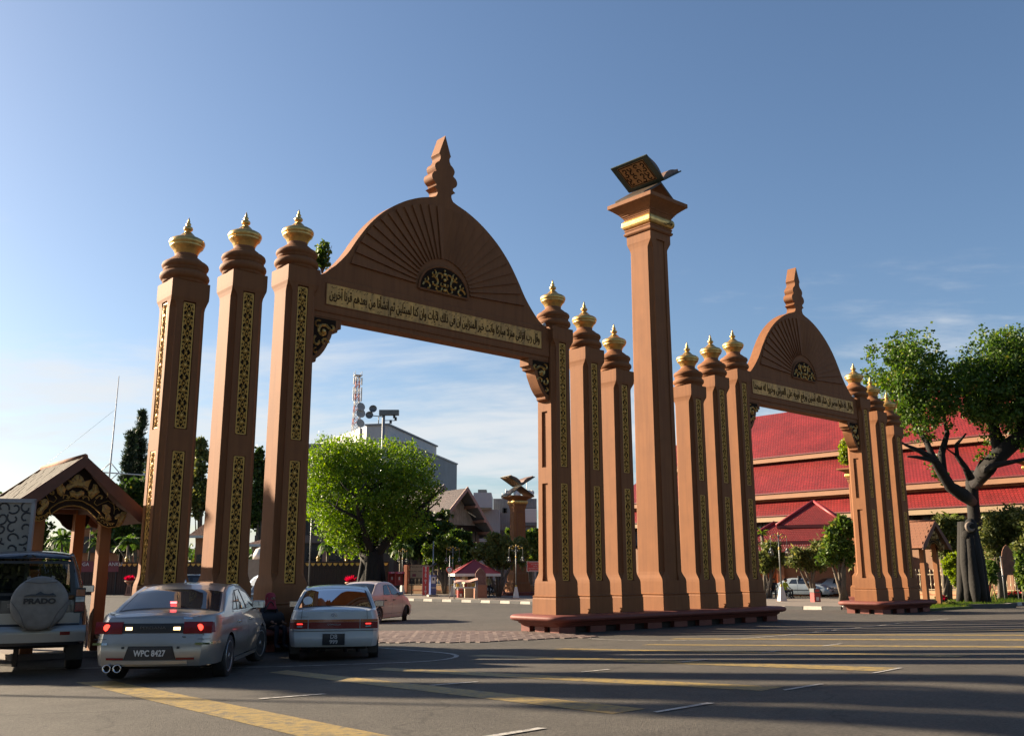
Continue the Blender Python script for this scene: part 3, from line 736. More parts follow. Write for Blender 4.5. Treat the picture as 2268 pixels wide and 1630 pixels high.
# right half outline about the centre line (x = 0 at the middle of the opening), heights above ground
HALF = catmull([(3.86, 8.50), (3.55, 8.62), (3.20, 8.95), (2.92, 9.30), (2.66, 9.72), (2.32, 10.20), (1.88, 10.65), (1.35, 11.03), (0.85, 11.28), (0.42, 11.42)], 4) + [(0.30, 11.47)]
CREST = catmull([(0.26, 11.52), (0.235, 11.60), (0.26, 11.68), (0.37, 11.74)], 3) + [(0.28, 11.80)] + catmull([(0.30, 11.86), (0.40, 11.94), (0.43, 12.05), (0.38, 12.15), (0.29, 12.21)], 4) + catmull([(0.32, 12.27), (0.34, 12.36), (0.29, 12.45), (0.20, 12.52)], 3) + catmull([(0.16, 12.60), (0.155, 12.68), (0.20, 12.76)], 3) + [(0.0, 13.33)]
def ear(pts): return pts
import bmesh
def screen_slab(poly, y0, y1):
    bm = bmesh.new()
    vs = [bm.verts.new((x, y0, z)) for x, z in poly]
    f = bm.faces.new(vs)
    r = bmesh.ops.extrude_face_region(bm, geom=[f])
    for v in r['geom']:
        if isinstance(v, bmesh.types.BMVert): v.co.y = y1
    bmesh.ops.recalc_face_normals(bm, faces=bm.faces)
    bmesh.ops.triangulate(bm, faces=[f for f in bm.faces if len(f.verts) > 4])
    me = bpy.data.meshes.new('panel'); bm.to_mesh(me); bm.free(); me.materials.append(PLASTER)
    return me
def shape_ar(words):
    """join Arabic letters into presentation forms and lay the run out left to right"""
    F = {'ا': 'FE8D FE8E', 'آ': 'FE81 FE82', 'أ': 'FE83 FE84', 'إ': 'FE87 FE88', 'ب': 'FE8F FE90 FE91 FE92', 'ت': 'FE95 FE96 FE97 FE98', 'ث': 'FE99 FE9A FE9B FE9C', 'ج': 'FE9D FE9E FE9F FEA0', 'ح': 'FEA1 FEA2 FEA3 FEA4', 'خ': 'FEA5 FEA6 FEA7 FEA8',
         'د': 'FEA9 FEAA', 'ذ': 'FEAB FEAC', 'ر': 'FEAD FEAE', 'ز': 'FEAF FEB0', 'س': 'FEB1 FEB2 FEB3 FEB4', 'ش': 'FEB5 FEB6 FEB7 FEB8', 'ص': 'FEB9 FEBA FEBB FEBC', 'ع': 'FEC9 FECA FECB FECC', 'ف': 'FED1 FED2 FED3 FED4', 'ق': 'FED5 FED6 FED7 FED8',
         'ك': 'FED9 FEDA FEDB FEDC', 'ل': 'FEDD FEDE FEDF FEE0', 'م': 'FEE1 FEE2 FEE3 FEE4', 'ن': 'FEE5 FEE6 FEE7 FEE8', 'ه': 'FEE9 FEEA FEEB FEEC', 'و': 'FEED FEEE', 'ي': 'FEF1 FEF2 FEF3 FEF4', 'ى': 'FEEF FEF0', 'ئ': 'FE89 FE8A FE8B FE8C', 'ة': 'FE93 FE94', 'ء': 'FE80'}
    out = []
    for w in words.split(' '):
        g = []; i = 0; prev = False
        while i < len(w):
            ch = w[i]; lig = None
            if ch == 'ل' and i + 1 < len(w) and w[i + 1] in 'اأآإ':
                lig = {'ا': (0xFEFB, 0xFEFC), 'أ': (0xFEF7, 0xFEF8), 'آ': (0xFEF5, 0xFEF6), 'إ': (0xFEF9, 0xFEFA)}[w[i + 1]]
                g.append(chr(lig[1] if prev else lig[0])); prev = False; i += 2; continue
            f = [int(x, 16) for x in F[ch].split()]
            nxt = i + 1 < len(w) and len(f) == 4 and w[i + 1] != 'ء'
            if len(f) == 4: g.append(chr(f[3] if prev and nxt else f[1] if prev else f[2] if nxt else f[0])); prev = nxt
            elif len(f) == 2: g.append(chr(f[1] if prev else f[0])); prev = False
            else: g.append(chr(f[0])); prev = False
            i += 1
        out.append(''.join(g))
    return ' '.join(out)[::-1]
def arch(sa, sb, label, verse):
    cs = (sa + sb) / 2; o = gate_pt(cs, 0)
    t = thing('arch_screen', label, 'archway', (o.x, o.y, 0), GROT, 'fan arches of the ceremonial gate')
    hw = (sb - sa) / 2 - 0.385
    yf, yb = -0.22, 0.22
    fan_lo = 8.50
    half = [(min(x, hw), z) for x, z in HALF]
    poly = [(-x, z) for x, z in half] + [(-x, z) for x, z in CREST[:-1]] + [CREST[-1]] + [(x, z) for x, z in reversed(CREST[:-1])] + [(x, z) for x, z in reversed(half)]
    link('fan_panel', screen_slab(poly, yf + 0.03, yb - 0.03), t)
    # beam
    b = MB(); b.box((0, 0, 8.08), (2 * hw, 0.46, 0.86)); bevel(b.build('beam', PLASTER, t), 0.01, 1)
    b = MB(); b.box((0, 0, 7.59), (2 * hw - 0.02, 0.40, 0.115)); b.box((0, -0.215, 7.71), (2 * hw, 0.04, 0.05)); b.box((0, 0.215, 7.71), (2 * hw, 0.04, 0.05)); b.build('beam_moulding', PLASTER, t)
    bw, bh, bz = 7.03, 0.505, 8.11
    b = MB(); b.box((0, -0.236, bz), (bw, 0.012, bh)); b.build('calligraphy_plate', GOLD_BAND, t)
    b = MB()
    for z in (bz - bh / 2 - 0.012, bz + bh / 2 + 0.012): b.box((0, -0.24, z), (bw + 0.05, 0.02, 0.022))
    for x in (-bw / 2 - 0.012, bw / 2 + 0.012): b.box((x, -0.24, bz), (0.022, 0.02, bh))
    b.build('plate_frame', PLASTER, t)
    body = shape_ar(verse); me = text_mesh(body, 0.52, INK, 0.005, bold=0.006)
    xs = [v.co.x for v in me.vertices]; wd = max(xs) - min(xs); mx_ = (max(xs) + min(xs)) / 2
    zs = [v.co.y for v in me.vertices]; hg = max(zs) - min(zs); mz = (max(zs) + min(zs)) / 2
    for v in me.vertices: v.co.x = (v.co.x - mx_) * (bw - 0.16) / wd; v.co.y = (v.co.y - mz) * (bh - 0.05) / hg
    link('calligraphy', me, t, (0, -0.2475, bz), (pi / 2, 0, 0))
    # marks above and below the letters
    g = MB(); rr = random.Random(int(sa * 10) + 3)
    for k in range(90):
        x = -bw / 2 + 0.1 + (bw - 0.2) * (k + rr.random()) / 90; z = bz + rr.choice([-1, 1]) * rr.uniform(0.13, 0.23); a = rr.uniform(0.2, 0.9)
        scroll_strip(g, [(x - 0.03 * cos(a), z - 0.03 * sin(a)), (x + 0.03 * cos(a), z + 0.03 * sin(a))], 0.006, -0.243, 0.003)
    tag(g.build('calligraphy_marks', INK, t), kind='stuff')
    # sunk sun-ray fan: wedges stand proud of each other like shingles
    cz, r0 = 8.86, 0.90
    def r1(a):
        # outer limit follows the outline at a constant margin
        ca, sa_ = cos(a), sin(a); best = 2.3
        lim = 9.0
        for (xa, za), (xb, zb) in zip(half[:-1], half[1:]):
            # ray from (0, cz) towards (ca, sa_)
            ex, ez = xb - xa, zb - za; det = ca * (-ez) + ex * sa_
            if abs(det) < 1e-9: continue
            tt = (xa * (-ez) + ex * (za - cz)) / det; uu = (ca * (za - cz) - sa_ * xa) / det
            if tt > 0 and -0.01 <= uu <= 1.01: lim = min(lim, tt)
        return lim
    NB = 13
    for sx in (-1, 1):
        for k in range(NB):
            a0 = radians(3 + 87 * k / NB); a1 = radians(3 + 87 * (k + 1) / NB)
            g = MB(); P = []
            m0, m1 = (2.93 - 0.58 * sin(a) ** 0.8 for a in (a0, a1))
            y_hi, y_lo = -0.245, -0.196
            # one side of the ray is raised, so a line of shade falls along it
            q = [(sx * r0 * cos(a0), cz + r0 * sin(a0)), (sx * m0 * cos(a0), cz + m0 * sin(a0)), (sx * m1 * cos(a1), cz + m1 * sin(a1)), (sx * r0 * cos(a1), cz + r0 * sin(a1))]
            ys = (y_hi, y_hi, y_lo, y_lo)
            f = [(x, y, z) for (x, z), y in zip(q, ys)]; bk = [(x, -0.18, z) for x, z in q]
            fs = [(0, 1, 2, 3), (0, 4, 5, 1), (1, 5, 6, 2), (2, 6, 7, 3), (3, 7, 4, 0)]
            if sx < 0: fs = [tuple(reversed(ff)) for ff in fs]
            g.add(f + bk, [tuple(reversed(ff)) for ff in fs]); g.build('fan_ray', PLASTER, t)
    # half-round carved medallion
    hwm, hm = 0.78, 0.70
    rim = [(hwm * cos(a), 8.80 + hm * sin(a) ** 0.9) for a in np.linspace(0, pi, 22)]
    g = MB(); g.prism(rim, -0.235, -0.18); g.build('medallion_ground', BLACK_BACK, t)
    g = MB()
    rim2 = [(x * 1.04, 8.80 + (z - 8.80) * 1.04) for x, z in rim]
    scroll_strip(g, rim2 + [rim2[0]], 0.03, -0.235, 0.02); g.build('medallion_frame', PLASTER, t)
    g = MB()
    for sx in (-1, 1):
        for cx_, cz_, r, a0, a1, w in ((0.55, 8.90, 0.15, 0, 5, .026), (0.33, 9.05, 0.17, 1, 6.3, .028), (0.13, 9.24, 0.15, -1, 4.2, .026), (0.36, 9.30, 0.10, 2, 7, .02), (0.60, 9.08, 0.09, 2, 7, .018), (0.20, 8.92, 0.13, 3, 8, .024), (0.08, 9.05, 0.10, 3, 7, .02)):
            pts = scroll(cx_, cz_, r, a0, a1); scroll_strip(g, [(sx * x, z) for x, z in pts], w, -0.238, 0.03)
    for z, r in ((8.88, 0.05), (9.02, 0.045), (9.16, 0.05), (9.32, 0.05), (9.42, 0.03)): g.ball((0, -0.25, z), r, 8, 5)
    tag(g.build('medallion_carving', GOLD, t), kind='stuff')
    # brackets
    for sx in (-1, 1):
        xo = sx * hw
        prof = catmull([(0.03, 6.38), (0.13, 6.42), (0.14, 6.50)], 2) + catmull([(0.24, 6.58), (0.36, 6.74), (0.48, 6.98), (0.53, 7.10), (0.54, 7.18)], 4) + [(0.60, 7.20), (0.68, 7.21), (0.70, 7.30), (0.78, 7.31), (0.78, 7.53), (0.0, 7.53), (0.0, 6.38)]
        pl_ = [(xo - sx * x, z) for x, z in prof]
        g = MB(); g.prism(pl_, -0.19, 0.19); bevel(g.build('bracket', PLASTER, t), 0.008, 1)
        inner = [(xo - sx * (0.02 + (x - 0.02) * 0.80), 6.55 + (z - 6.38) * 0.82) for x, z in prof]
        g = MB(); g.prism(inner, -0.197, -0.185); g.build('bracket_ground', BLACK_BACK, t)
        g = MB()
        for cx_, cz_, r, a0, a1, w in ((0.30, 7.18, 0.19, 0.5, 6.4, .035), (0.52, 7.32, 0.09, 4, 8.5, .03), (0.15, 7.33, 0.11, 1, 6, .022), (0.15, 6.92, 0.13, 2, 7, .03), (0.34, 6.92, 0.12, 0, 4.5, .028), (0.11, 6.68, 0.08, 1.5, 6.5, .02)):
            scroll_strip(g, [(xo - sx * x, z) for x, z in scroll(cx_, cz_, r, a0, a1)], w, -0.2, 0.03)
        g.ball((xo - sx * 0.30, -0.205, 7.18), 0.06, 8, 5)
        tag(g.build('bracket_carving', GOLD, t), kind='stuff')
        # small floodlight at the foot of the fan
        g = MB(); g.lathe([(0.02, -0.10), (0.05, -0.06), (0.06, 0.06), (0.0, 0.065)], 10); g.build('spot_lamp', mat('white_lamp_housing', (0.6, 0.6, 0.6), 0.4), t, (sx * (hw - 0.14), -0.15, 8.60), (1.2, 0, sx * 0.8))
    return t
arch(CS[2], CS[3], 'large brown arch with fan of rays, spire and gold Arabic band, over the left opening', 'وقل رب انزلنى منزلا مباركا وانت خير المنزلين ان فى ذلك لآيات وان كنا لمبتلين ثم انشأنا من بعدهم قرنا آخرين')
arch(CS[8], CS[9], 'smaller looking distant arch with fan of rays and Arabic band, before the red roofs', 'وقال ادخلوا مصر ان شاء الله آمنين ورفع ابويه على العرش وخروا له سجدا')

# ---------------------------------------------------------------- vehicles
RUBBER = mat('tyre_rubber', (0.022, 0.022, 0.023), 0.75, var=0.2, bump=0.2, bs=40)
RIM = mat('alloy_rim', (0.42, 0.42, 0.43), 0.3, metal=0.85, var=0.1)
BLACKTRIM = mat('black_trim', (0.018, 0.018, 0.020), 0.45, var=0.2)
UNDER = mat('underbody', (0.012, 0.012, 0.012), 0.9)
CHROME = mat('chrome', (0.75, 0.75, 0.77), 0.12, metal=1.0, var=0.05)
TINT = mat('tinted_glass', (0.02, 0.024, 0.03), 0.03, spec=0.9, coat=0.3)
SEEGLASS = mat('car_glass', (0.5, 0.5, 0.5), 0.02, trans=(0.34, 0.38, 0.39))
DARKGLASS = mat('smoked_glass', (0.5, 0.5, 0.5), 0.02, trans=(0.10, 0.11, 0.12))
RED_L = mat('red_lamp', (0.20, 0.008, 0.010), 0.25, spec=0.3, coat=0.15)
RED_LIT = mat('lit_red_lamp', (0.6, 0.02, 0.02), 0.2, emit=(1.0, 0.05, 0.03), es=1.1)
ORANGE_L = mat('orange_lamp', (0.42, 0.10, 0.02), 0.2, spec=0.7, coat=0.5)
CLEAR_L = mat('clear_lamp', (0.45, 0.45, 0.44), 0.12, spec=0.8, coat=0.5)
AMBER_LIT = mat('lit_amber_lamp', (0.9, 0.6, 0.3), 0.2, emit=(1.0, 0.62, 0.28), es=1.6)
PLATE_BK = mat('black_number_plate', (0.02, 0.024, 0.032), 0.4)
LETTER_W = mat('white_letters', (0.75, 0.75, 0.74), 0.4)
LETTER_K = mat('black_letters', (0.02, 0.02, 0.022), 0.5)
SEAT = mat('car_seat_cloth', (0.05, 0.055, 0.065), 0.8)
def paint(name, col, metal=0.0, rough=0.3, coat=0.6, var=0.04):
    return mat(name, col, rough, metal=metal, var=var, vs=3, coat=coat)

def interp(P, x):
    if x <= P[0][0]: return P[0][1]
    for (xa, ya), (xb, yb) in zip(P[:-1], P[1:]):
        if x <= xb: return ya + (yb - ya) * (x - xa) / max(1e-9, xb - xa)
    return P[-1][1]
class Body:
    """car shape: x forward from the rear bumper, y to the left, z up"""
    def __init__(s, L, W, wb, roh, r, top, belt, tumble=0.30, sill=0.22, rear=None, front=None, rc=0.45, plan=0.10):
        s.L, s.W, s.wb, s.roh, s.r, s.top, s.belt, s.tumble, s.sill = L, W / 2, wb, roh, r, top, belt, tumble, sill
        s.rear = rear or [(0.2, 0.03), (0.3, 0.0), (0.52, 0.0), (0.58, 0.05), (0.95, 0.10)]
        s.front = front or [(0.2, 0.06), (0.35, 0.0), (0.55, 0.0), (0.7, 0.10)]
        s.rc, s.plan = rc, plan
        s.wx = (roh, roh + wb)
    def T(s, x): return interp(s.top, x)
    def S(s, x): return min(interp(s.belt, x), s.T(x) - 0.05)
    def Wx(s, x):
        w = s.W
        for d, k in ((x, 1.0), (s.L - x, 1.3)):
            t = max(0.0, 1 - d / s.rc); w -= s.plan * k * t ** 2.6
        mid = (x - s.L / 2) / (s.L / 2); return w - 0.035 * mid * mid
    def B(s, x):
        z = s.sill
        for xw in s.wx:
            R = s.r + 0.055; d = abs(x - xw)
            if d < R: z = max(z, s.r - 0.02 + sqrt(R * R - d * d) * 1.0)
        return z
    def sidey(s, x, z):
        S_ = s.S(x); w = s.Wx(x)
        if z <= S_:
            a = (z - s.sill) / max(0.05, S_ - s.sill)
            return w * (0.955 + 0.045 * min(1, a / 0.35)) if a < 0.35 else w - 0.055 * max(0, (a - 0.55) / 0.45) ** 2
        return w - 0.055 - s.tumble * (z - S_) - 0.18 * (z - S_) ** 2
    def xo(s, x, z, y):
        """how far the ends are pulled in"""
        o = 0.0
        if x < 0.6: o += interp(s.rear, z) * (1 - x / 0.6)
        if x > s.L - 0.8: o -= interp(s.front, z) * (1 - (s.L - x) / 0.8)
        return o
    def topz(s, x, fy):
        return s.T(x) - 0.035 * fy * fy - 0.02 * abs(fy) ** 6
    def ytop(s, x): return s.sidey(x, s.T(x) - 0.05) - 0.025
    def stations(s):
        X = set(np.round(np.linspace(0, s.L, 46), 3)) | {0.02, 0.06, s.L - 0.02, s.L - 0.06}
        for xw in s.wx:
            R = s.r + 0.055
            for k in range(13): X.add(round(float(xw - R * cos(pi * k / 12)), 3))
            X |= {round(xw - R - 0.004, 3), round(xw + R + 0.004, 3)}
        X |= {round(x, 3) for x, _ in s.top}
        return sorted(x for x in X if 0 <= x <= s.L)
    def ring(s, x):
        B, S_, T = s.B(x), s.S(x), s.T(x); B = min(B, S_ - 0.05); P = []
        for a in (0, .12, .3, .5, .7, .86, 1.0):
            z = B + a * (S_ - B); P.append((s.sidey(x, z), z))
        t5 = T - 0.05
        for b_ in (0.33, 0.66, 1.0):
            z = S_ + b_ * (t5 - S_); P.append((s.sidey(x, z), z))
        ye = s.ytop(x)
        for f in (1.0, .93, .8, .6, .3, 0.0): P.append((ye * f, s.topz(x, f) if f < 1 else T - 0.026))
        full = P + [(-y, z) for y, z in reversed(P[:-1])]
        return [(x + s.xo(x, z, y), y, z) for y, z in full]
    def holes(s, c):
        for q in s.hole:
            if q(c): return True
        return False
    def mesh(s, paint_, hole=(), inside_=None):
        X = s.stations(); R = [s.ring(x) for x in X]; n = len(R[0]); V = [p for r_ in R for p in r_]; F = []; 
        for i in range(len(X) - 1):
            for k in range(n - 1):
                f = (i * n + k, i * n + k + 1, (i + 1) * n + k + 1, (i + 1) * n + k)
                c = sum((Vector(V[j]) for j in f), Vector()) / 4
                if any(h(c) for h in hole): continue
                F.append(f[::-1])
        m = MB(); m.add(V, F, 0, True)
        # end faces, bulged
        for i, sg, blg in ((0, -1, 0.055), (len(X) - 1, 1, 0.07)):
            r_ = R[i]; h = n // 2; cols = []
            for f in (1, .9, .7, .4, 0, -.4, -.7, -.9, -1):
                cols.append([(r_[k][0] + sg * blg * (1 - abs(f) ** 2.2), r_[k][1] * f, r_[k][2]) for k in range(h + 1)])
            vs = [p for c in cols for p in c]; nn = h + 1
            fs = []
            for a in range(len(cols) - 1):
                for k in range(h):
                    f = (a * nn + k, a * nn + k + 1, (a + 1) * nn + k + 1, (a + 1) * nn + k); fs.append(f if sg < 0 else f[::-1])
            m.add(vs, fs, 0, True)
        return m.mesh('body', paint_)
    def rearx(s, y, z):
        w = s.sidey(0, z); f = min(1, abs(y) / w)
        return interp(s.rear, z) - 0.055 * (1 - f ** 2.2)
    def frontx(s, y, z):
        w = s.sidey(s.L, z); f = min(1, abs(y) / w)
        return s.L - interp(s.front, z) + 0.07 * (1 - f ** 2.2)

def patch(b, fn, C, nu=8, nv=5, th=0.006, mi=0):
    """bilinear quad of (u,v) corners mapped through fn to 3D, as a thin shell pushed out by th"""
    (a, b0, c, d) = C; P = []
    for j in range(nv + 1):
        for i in range(nu + 1):
            u, v = i / nu, j / nv
            p = [(1 - u) * (1 - v) * a[k] + u * (1 - v) * b0[k] + u * v * c[k] + (1 - u) * v * d[k] for k in (0, 1)]
            P.append(fn(p[0], p[1], th))
    F = [(j * (nu + 1) + i, j * (nu + 1) + i + 1, (j + 1) * (nu + 1) + i + 1, (j + 1) * (nu + 1) + i) for j in range(nv) for i in range(nu)]
    b.add(P, F, mi, True)
def shrink(C, k):
    cx_ = sum(p[0] for p in C) / 4; cy_ = sum(p[1] for p in C) / 4
    out = []
    for p in C:
        dx_, dy_ = cx_ - p[0], cy_ - p[1]; L = sqrt(dx_ * dx_ + dy_ * dy_); out.append((p[0] + dx_ / L * k * 1.35, p[1] + dy_ / L * k))
    return out
def in_quad(p, C):
    return inside(p[0], p[1], C)
def wheel(parent, x, y, r, w, side, steer=0.0, rim=RIM, spokes=7, rr=0.62):
    t = MB(); w2 = w / 2
    t.lathe([(r * rr, -w2 * .9), (r * 0.93, -w2), (r * 0.985, -w2 * .8), (r, -w2 * .45), (r, w2 * .45), (r * 0.985, w2 * .8), (r * 0.93, w2), (r * rr, w2 * .9)], 28, cap=True)
    R = (pi / 2, 0, 0) if side < 0 else (-pi / 2, 0, 0)
    o = t.build('wheel', RUBBER, parent, (x, y, r), (R[0], 0, steer))
    q = MB(); q.lathe([(r * rr * 1.02, w2 * .78), (r * rr * 1.02, w2 * .98), (r * rr * .93, w2 * .9), (r * rr * .90, w2 * .5)], 28, cap=False)
    q.lathe([(r * 0.16, w2 * .5), (r * 0.15, w2 * .92), (0.001, w2 * .95)], 14)
    for k in range(spokes):
        a = 2 * pi * k / spokes
        q.box((cos(a) * r * rr * .53, sin(a) * r * rr * .53, w2 * .78), (r * rr * .82, r * 0.075, w2 * .16), a)
    q.build('rim', rim, o)
    MB().lathe([(0.001, w2 * .45), (r * rr, w2 * .46)], 20, cap=False).build('brake_shadow', UNDER, o)
    return o

def car(name, label, group, loc, rz, B, pm, wins, rearwin, frontwin, see=(), steer=0.0, glass=TINT, spokes=7, wr=0.62, tw=0.19, mirror=None, mirror_m=None, sealed=True, lower=None, far=False, wiper=False, sc=1.0, rimm=None):
    t = thing(name, label, 'car', loc, rz, group, sc)
    side = lambda sg: (lambda x, z, th: (x + B.xo(x, z, 0), sg * (B.sidey(x, z) + th), z))
    topf = lambda x, f, th: (x + B.xo(x, B.T(x), 0), f * B.ytop(x), B.topz(x, min(1, abs(f))) + th * 0.8)
    hole = []
    if 'side' in see:
        for C in wins: hole.append(lambda c, q=shrink(C, 0.02): c.z > B.S(c.x) - 0.02 and c.z < B.T(c.x) - 0.045 and in_quad((c.x, c.z), q))
    if 'rear' in see:
        hole.append(lambda c: rearwin[0] + 0.02 < c.x < rearwin[1] - 0.01 and abs(c.y) < B.ytop(c.x) * 0.90 and c.z > B.T(c.x) - 0.06)
    if 'front' in see:
        hole.append(lambda c: frontwin[0] + 0.02 < c.x < frontwin[1] - 0.01 and abs(c.y) < B.ytop(c.x) * 0.90 and c.z > B.T(c.x) - 0.06)
    link('body', B.mesh(pm, hole), t)
    hw = B.W
    u = MB(); u.box((B.L / 2, 0, (B.sill + 0.45) / 2 + 0.02), (B.L - 0.35, 2 * hw - 0.52, 0.45 - B.sill + 0.14)); u.box((B.L / 2, 0, B.sill + 0.05), (B.wb - 2 * B.r - 0.1, 2 * hw - 0.14, 0.06)); u.build('underbody', UNDER, t)
    for C in wins:
        for sg in (-1, 1):
            fr_ = MB(); patch(fr_, side(sg), C, 10, 5, 0.004)
            if 'side' in see:
                # ring only
                fr_ = MB(); I = shrink(C, 0.035)
                for k in range(4): patch(fr_, side(sg), (C[k], C[(k + 1) % 4], I[(k + 1) % 4], I[k]), 8, 1, 0.004)
            fr_.build('window_seal', BLACKTRIM, t)
            g = MB(); patch(g, side(sg), shrink(C, 0.022), 10, 5, 0.008); g.build('side_window', glass if 'side' in see else TINT, t)
    for nm_, w_, key, taper in (('rear_window', rearwin, 'rear', rearwin[2:] if len(rearwin) > 2 else (.97, .93)), ('windscreen', frontwin, 'front', frontwin[2:] if len(frontwin) > 2 else (.93, .98))):
        C = [(w_[0], -taper[0]), (w_[0], taper[0]), (w_[1], taper[1]), (w_[1], -taper[1])]
        fr_ = MB(); I = [(w_[0] + 0.025, -taper[0] + .05), (w_[0] + 0.025, taper[0] - .05), (w_[1] - 0.02, taper[1] - .05), (w_[1] - 0.02, -taper[1] + .05)]
        for k in range(4): patch(fr_, topf, (C[k], C[(k + 1) % 4], I[(k + 1) % 4], I[k]), 14, 8, 0.005)
        fr_.build('window_seal', BLACKTRIM, t)
        g = MB(); patch(g, topf, I, 14, 10, 0.003 if key in see else 0.008); g.build(nm_, glass if key in see else TINT, t)
    for i, xw in enumerate(B.wx):
        for sg in (-1, 1): wheel(t, xw, sg * (hw - tw / 2 - 0.015), B.r, tw, sg, steer if i == 1 else 0.0, spokes=spokes, rr=wr, rim=rimm or RIM)
    if mirror:
        for sg in (-1, 1):
            x, z = mirror; y = B.sidey(x, z) + 0.10
            m = MB(); m.box((0, 0, 0), (0.10, 0.21, 0.13)); o = bevel(m.build('mirror', mirror_m or pm, t, (x, sg * y, z + 0.05)), 0.03, 3)
            MB().box((0, 0, 0), (0.006, 0.18, 0.105)).build('mirror_glass', CHROME, o, (-0.052, 0, 0))
            MB().box((0, 0, 0), (0.05, 0.10, 0.04)).build('mirror_arm', BLACKTRIM, t, (x, sg * (y - 0.09), z - 0.01))
    t['_B'] = 1
    return t
def clean(t):
    if '_B' in t: del t['_B']
    return t
def rear_patch(t, B, name, m, y0, y1, z0, z1, th=0.012, nu=8, nv=4, sk=0.0, sk2=None):
    """panel on the rear face, following its curve; sk slants the sides"""
    b = MB(); sk2 = sk if sk2 is None else sk2
    fn = lambda y, z, h: (B.rearx(y, z) - h, y, z)
    C = [(y0, z0), (y1, z0), (y1 - sk2, z1), (y0 + sk, z1)]
    patch(b, fn, C, nu, nv, th)
    # edges back to the body
    for k in range(4):
        p, q = C[k], C[(k + 1) % 4]; n = 8; vs = []
        for i in range(n + 1):
            y = p[0] + (q[0] - p[0]) * i / n; z = p[1] + (q[1] - p[1]) * i / n; vs += [fn(y, z, th), fn(y, z, -0.01)]
        b.add(vs, [(2 * i, 2 * i + 1, 2 * i + 3, 2 * i + 2) for i in range(n)])
    return b.build(name, m, t)
def rear_text(t, B, body, y, z, size, m, name='badge', th=0.02, sx=1.0, bold=0.0):
    me = text_mesh(body, size, m, 0.003, sx=sx, bold=bold); return link(name, me, t, (B.rearx(y, z) - th, y, z), (pi / 2, 0, -pi / 2))
def seams(t, B, xs, z0, z1s, col=BLACKTRIM):
    """door gaps as thin dark strips on both sides"""
    for x in xs:
        for sg in (-1, 1):
            b = MB(); vs = []; n = 8
            for i in range(n + 1):
                z = z0 + (z1s - z0) * i / n; y = B.sidey(x, z) + 0.0025; vs += [(x - 0.005, sg * y, z), (x + 0.005, sg * y, z)]
            b.add(vs, [(2 * i, 2 * i + 1, 2 * i + 3, 2 * i + 2) for i in range(n)]); b.build('door_gap', col, t)
def handles(t, B, xs, z, m):
    for x in xs:
        for sg in (-1, 1): bevel(MB().box((0, 0, 0), (0.17, 0.035, 0.035)).build('door_handle', m, t, (x, sg * (B.sidey(x, z) + 0.015), z)), 0.01, 2)
def side_strip(t, B, name, m, x0, x1, z0, z1, th=0.012, sides=(-1, 1)):
    for sg in sides:
        b = MB(); fn = lambda x, z, h: (x + B.xo(x, z, 0), sg * (B.sidey(x, z) + h), z)
        patch(b, fn, [(x0, z0), (x1, z0), (x1, z1), (x0, z1)], 16, 1, th)
        for zz in (z0, z1):
            vs = []
            for i in range(17):
                x = x0 + (x1 - x0) * i / 16; vs += [fn(x, zz, th), fn(x, zz, -0.01)]
            b.add(vs, [(2 * i, 2 * i + 1, 2 * i + 3, 2 * i + 2) for i in range(16)])
        b.build(name, m, t)
def simple_seats(t, x, z=0.62, n=2, w=0.5, y0=0.36):
    for sg in (-1, 1):
        bevel(MB().box((x, sg * y0, z), (0.14, w, 0.62)).build('seat', SEAT, t), 0.05, 3)
        bevel(MB().box((x, sg * y0, z + 0.40), (0.10, 0.26, 0.18)).build('headrest', SEAT, t), 0.04, 3)

# --- silver saloon with its rear lamps lit
SILV = paint('silver_paint', (0.40, 0.385, 0.36), 0.55, 0.30, 0.7)
Bp = Body(4.66, 1.77, 2.635, 1.06, 0.315,
          [(0, 0.955), (0.12, 0.985), (0.55, 1.0), (0.80, 1.015), (1.35, 1.275), (1.70, 1.365), (2.10, 1.39), (2.55, 1.375), (2.85, 1.30), (3.45, 0.985), (3.7, 0.93), (4.3, 0.83), (4.66, 0.66)],
          [(0, 0.90), (0.6, 0.94), (2.0, 0.945), (3.3, 0.90), (4.66, 0.6)], 0.36, 0.27,
          rear=[(0.2, 0.06), (0.30, 0.01), (0.50, 0.0), (0.60, 0.02), (0.66, 0.06), (0.80, 0.08), (0.955, 0.13)], rc=0.55, plan=0.16)
h1 = radians(-4.5)
pr = gate_pt(0, 0)
per = car('silver_saloon', 'silver saloon with glowing red tail lamps, plate WPC 8427, beside the dark four wheel drive', None, (-5.07, 13.72, 0.06), pi / 2 - h1, Bp, SILV,
          [[(1.66, 0.975), (2.32, 0.965), (2.22, 1.285), (1.90, 1.27)], [(2.38, 0.965), (3.18, 0.945), (2.78, 1.225), (2.28, 1.285)], [(1.36, 0.985), (1.62, 0.978), (1.85, 1.255), (1.74, 1.20)]],
          (0.80, 1.42, .97, .95), (2.86, 3.42), steer=radians(-10), spokes=14, wr=0.70, tw=0.205, mirror=(3.02, 0.96), sc=1.0)
rear_patch(per, Bp, 'lamp_band', BLACKTRIM, -0.47, 0.47, 0.715, 0.845, 0.008)
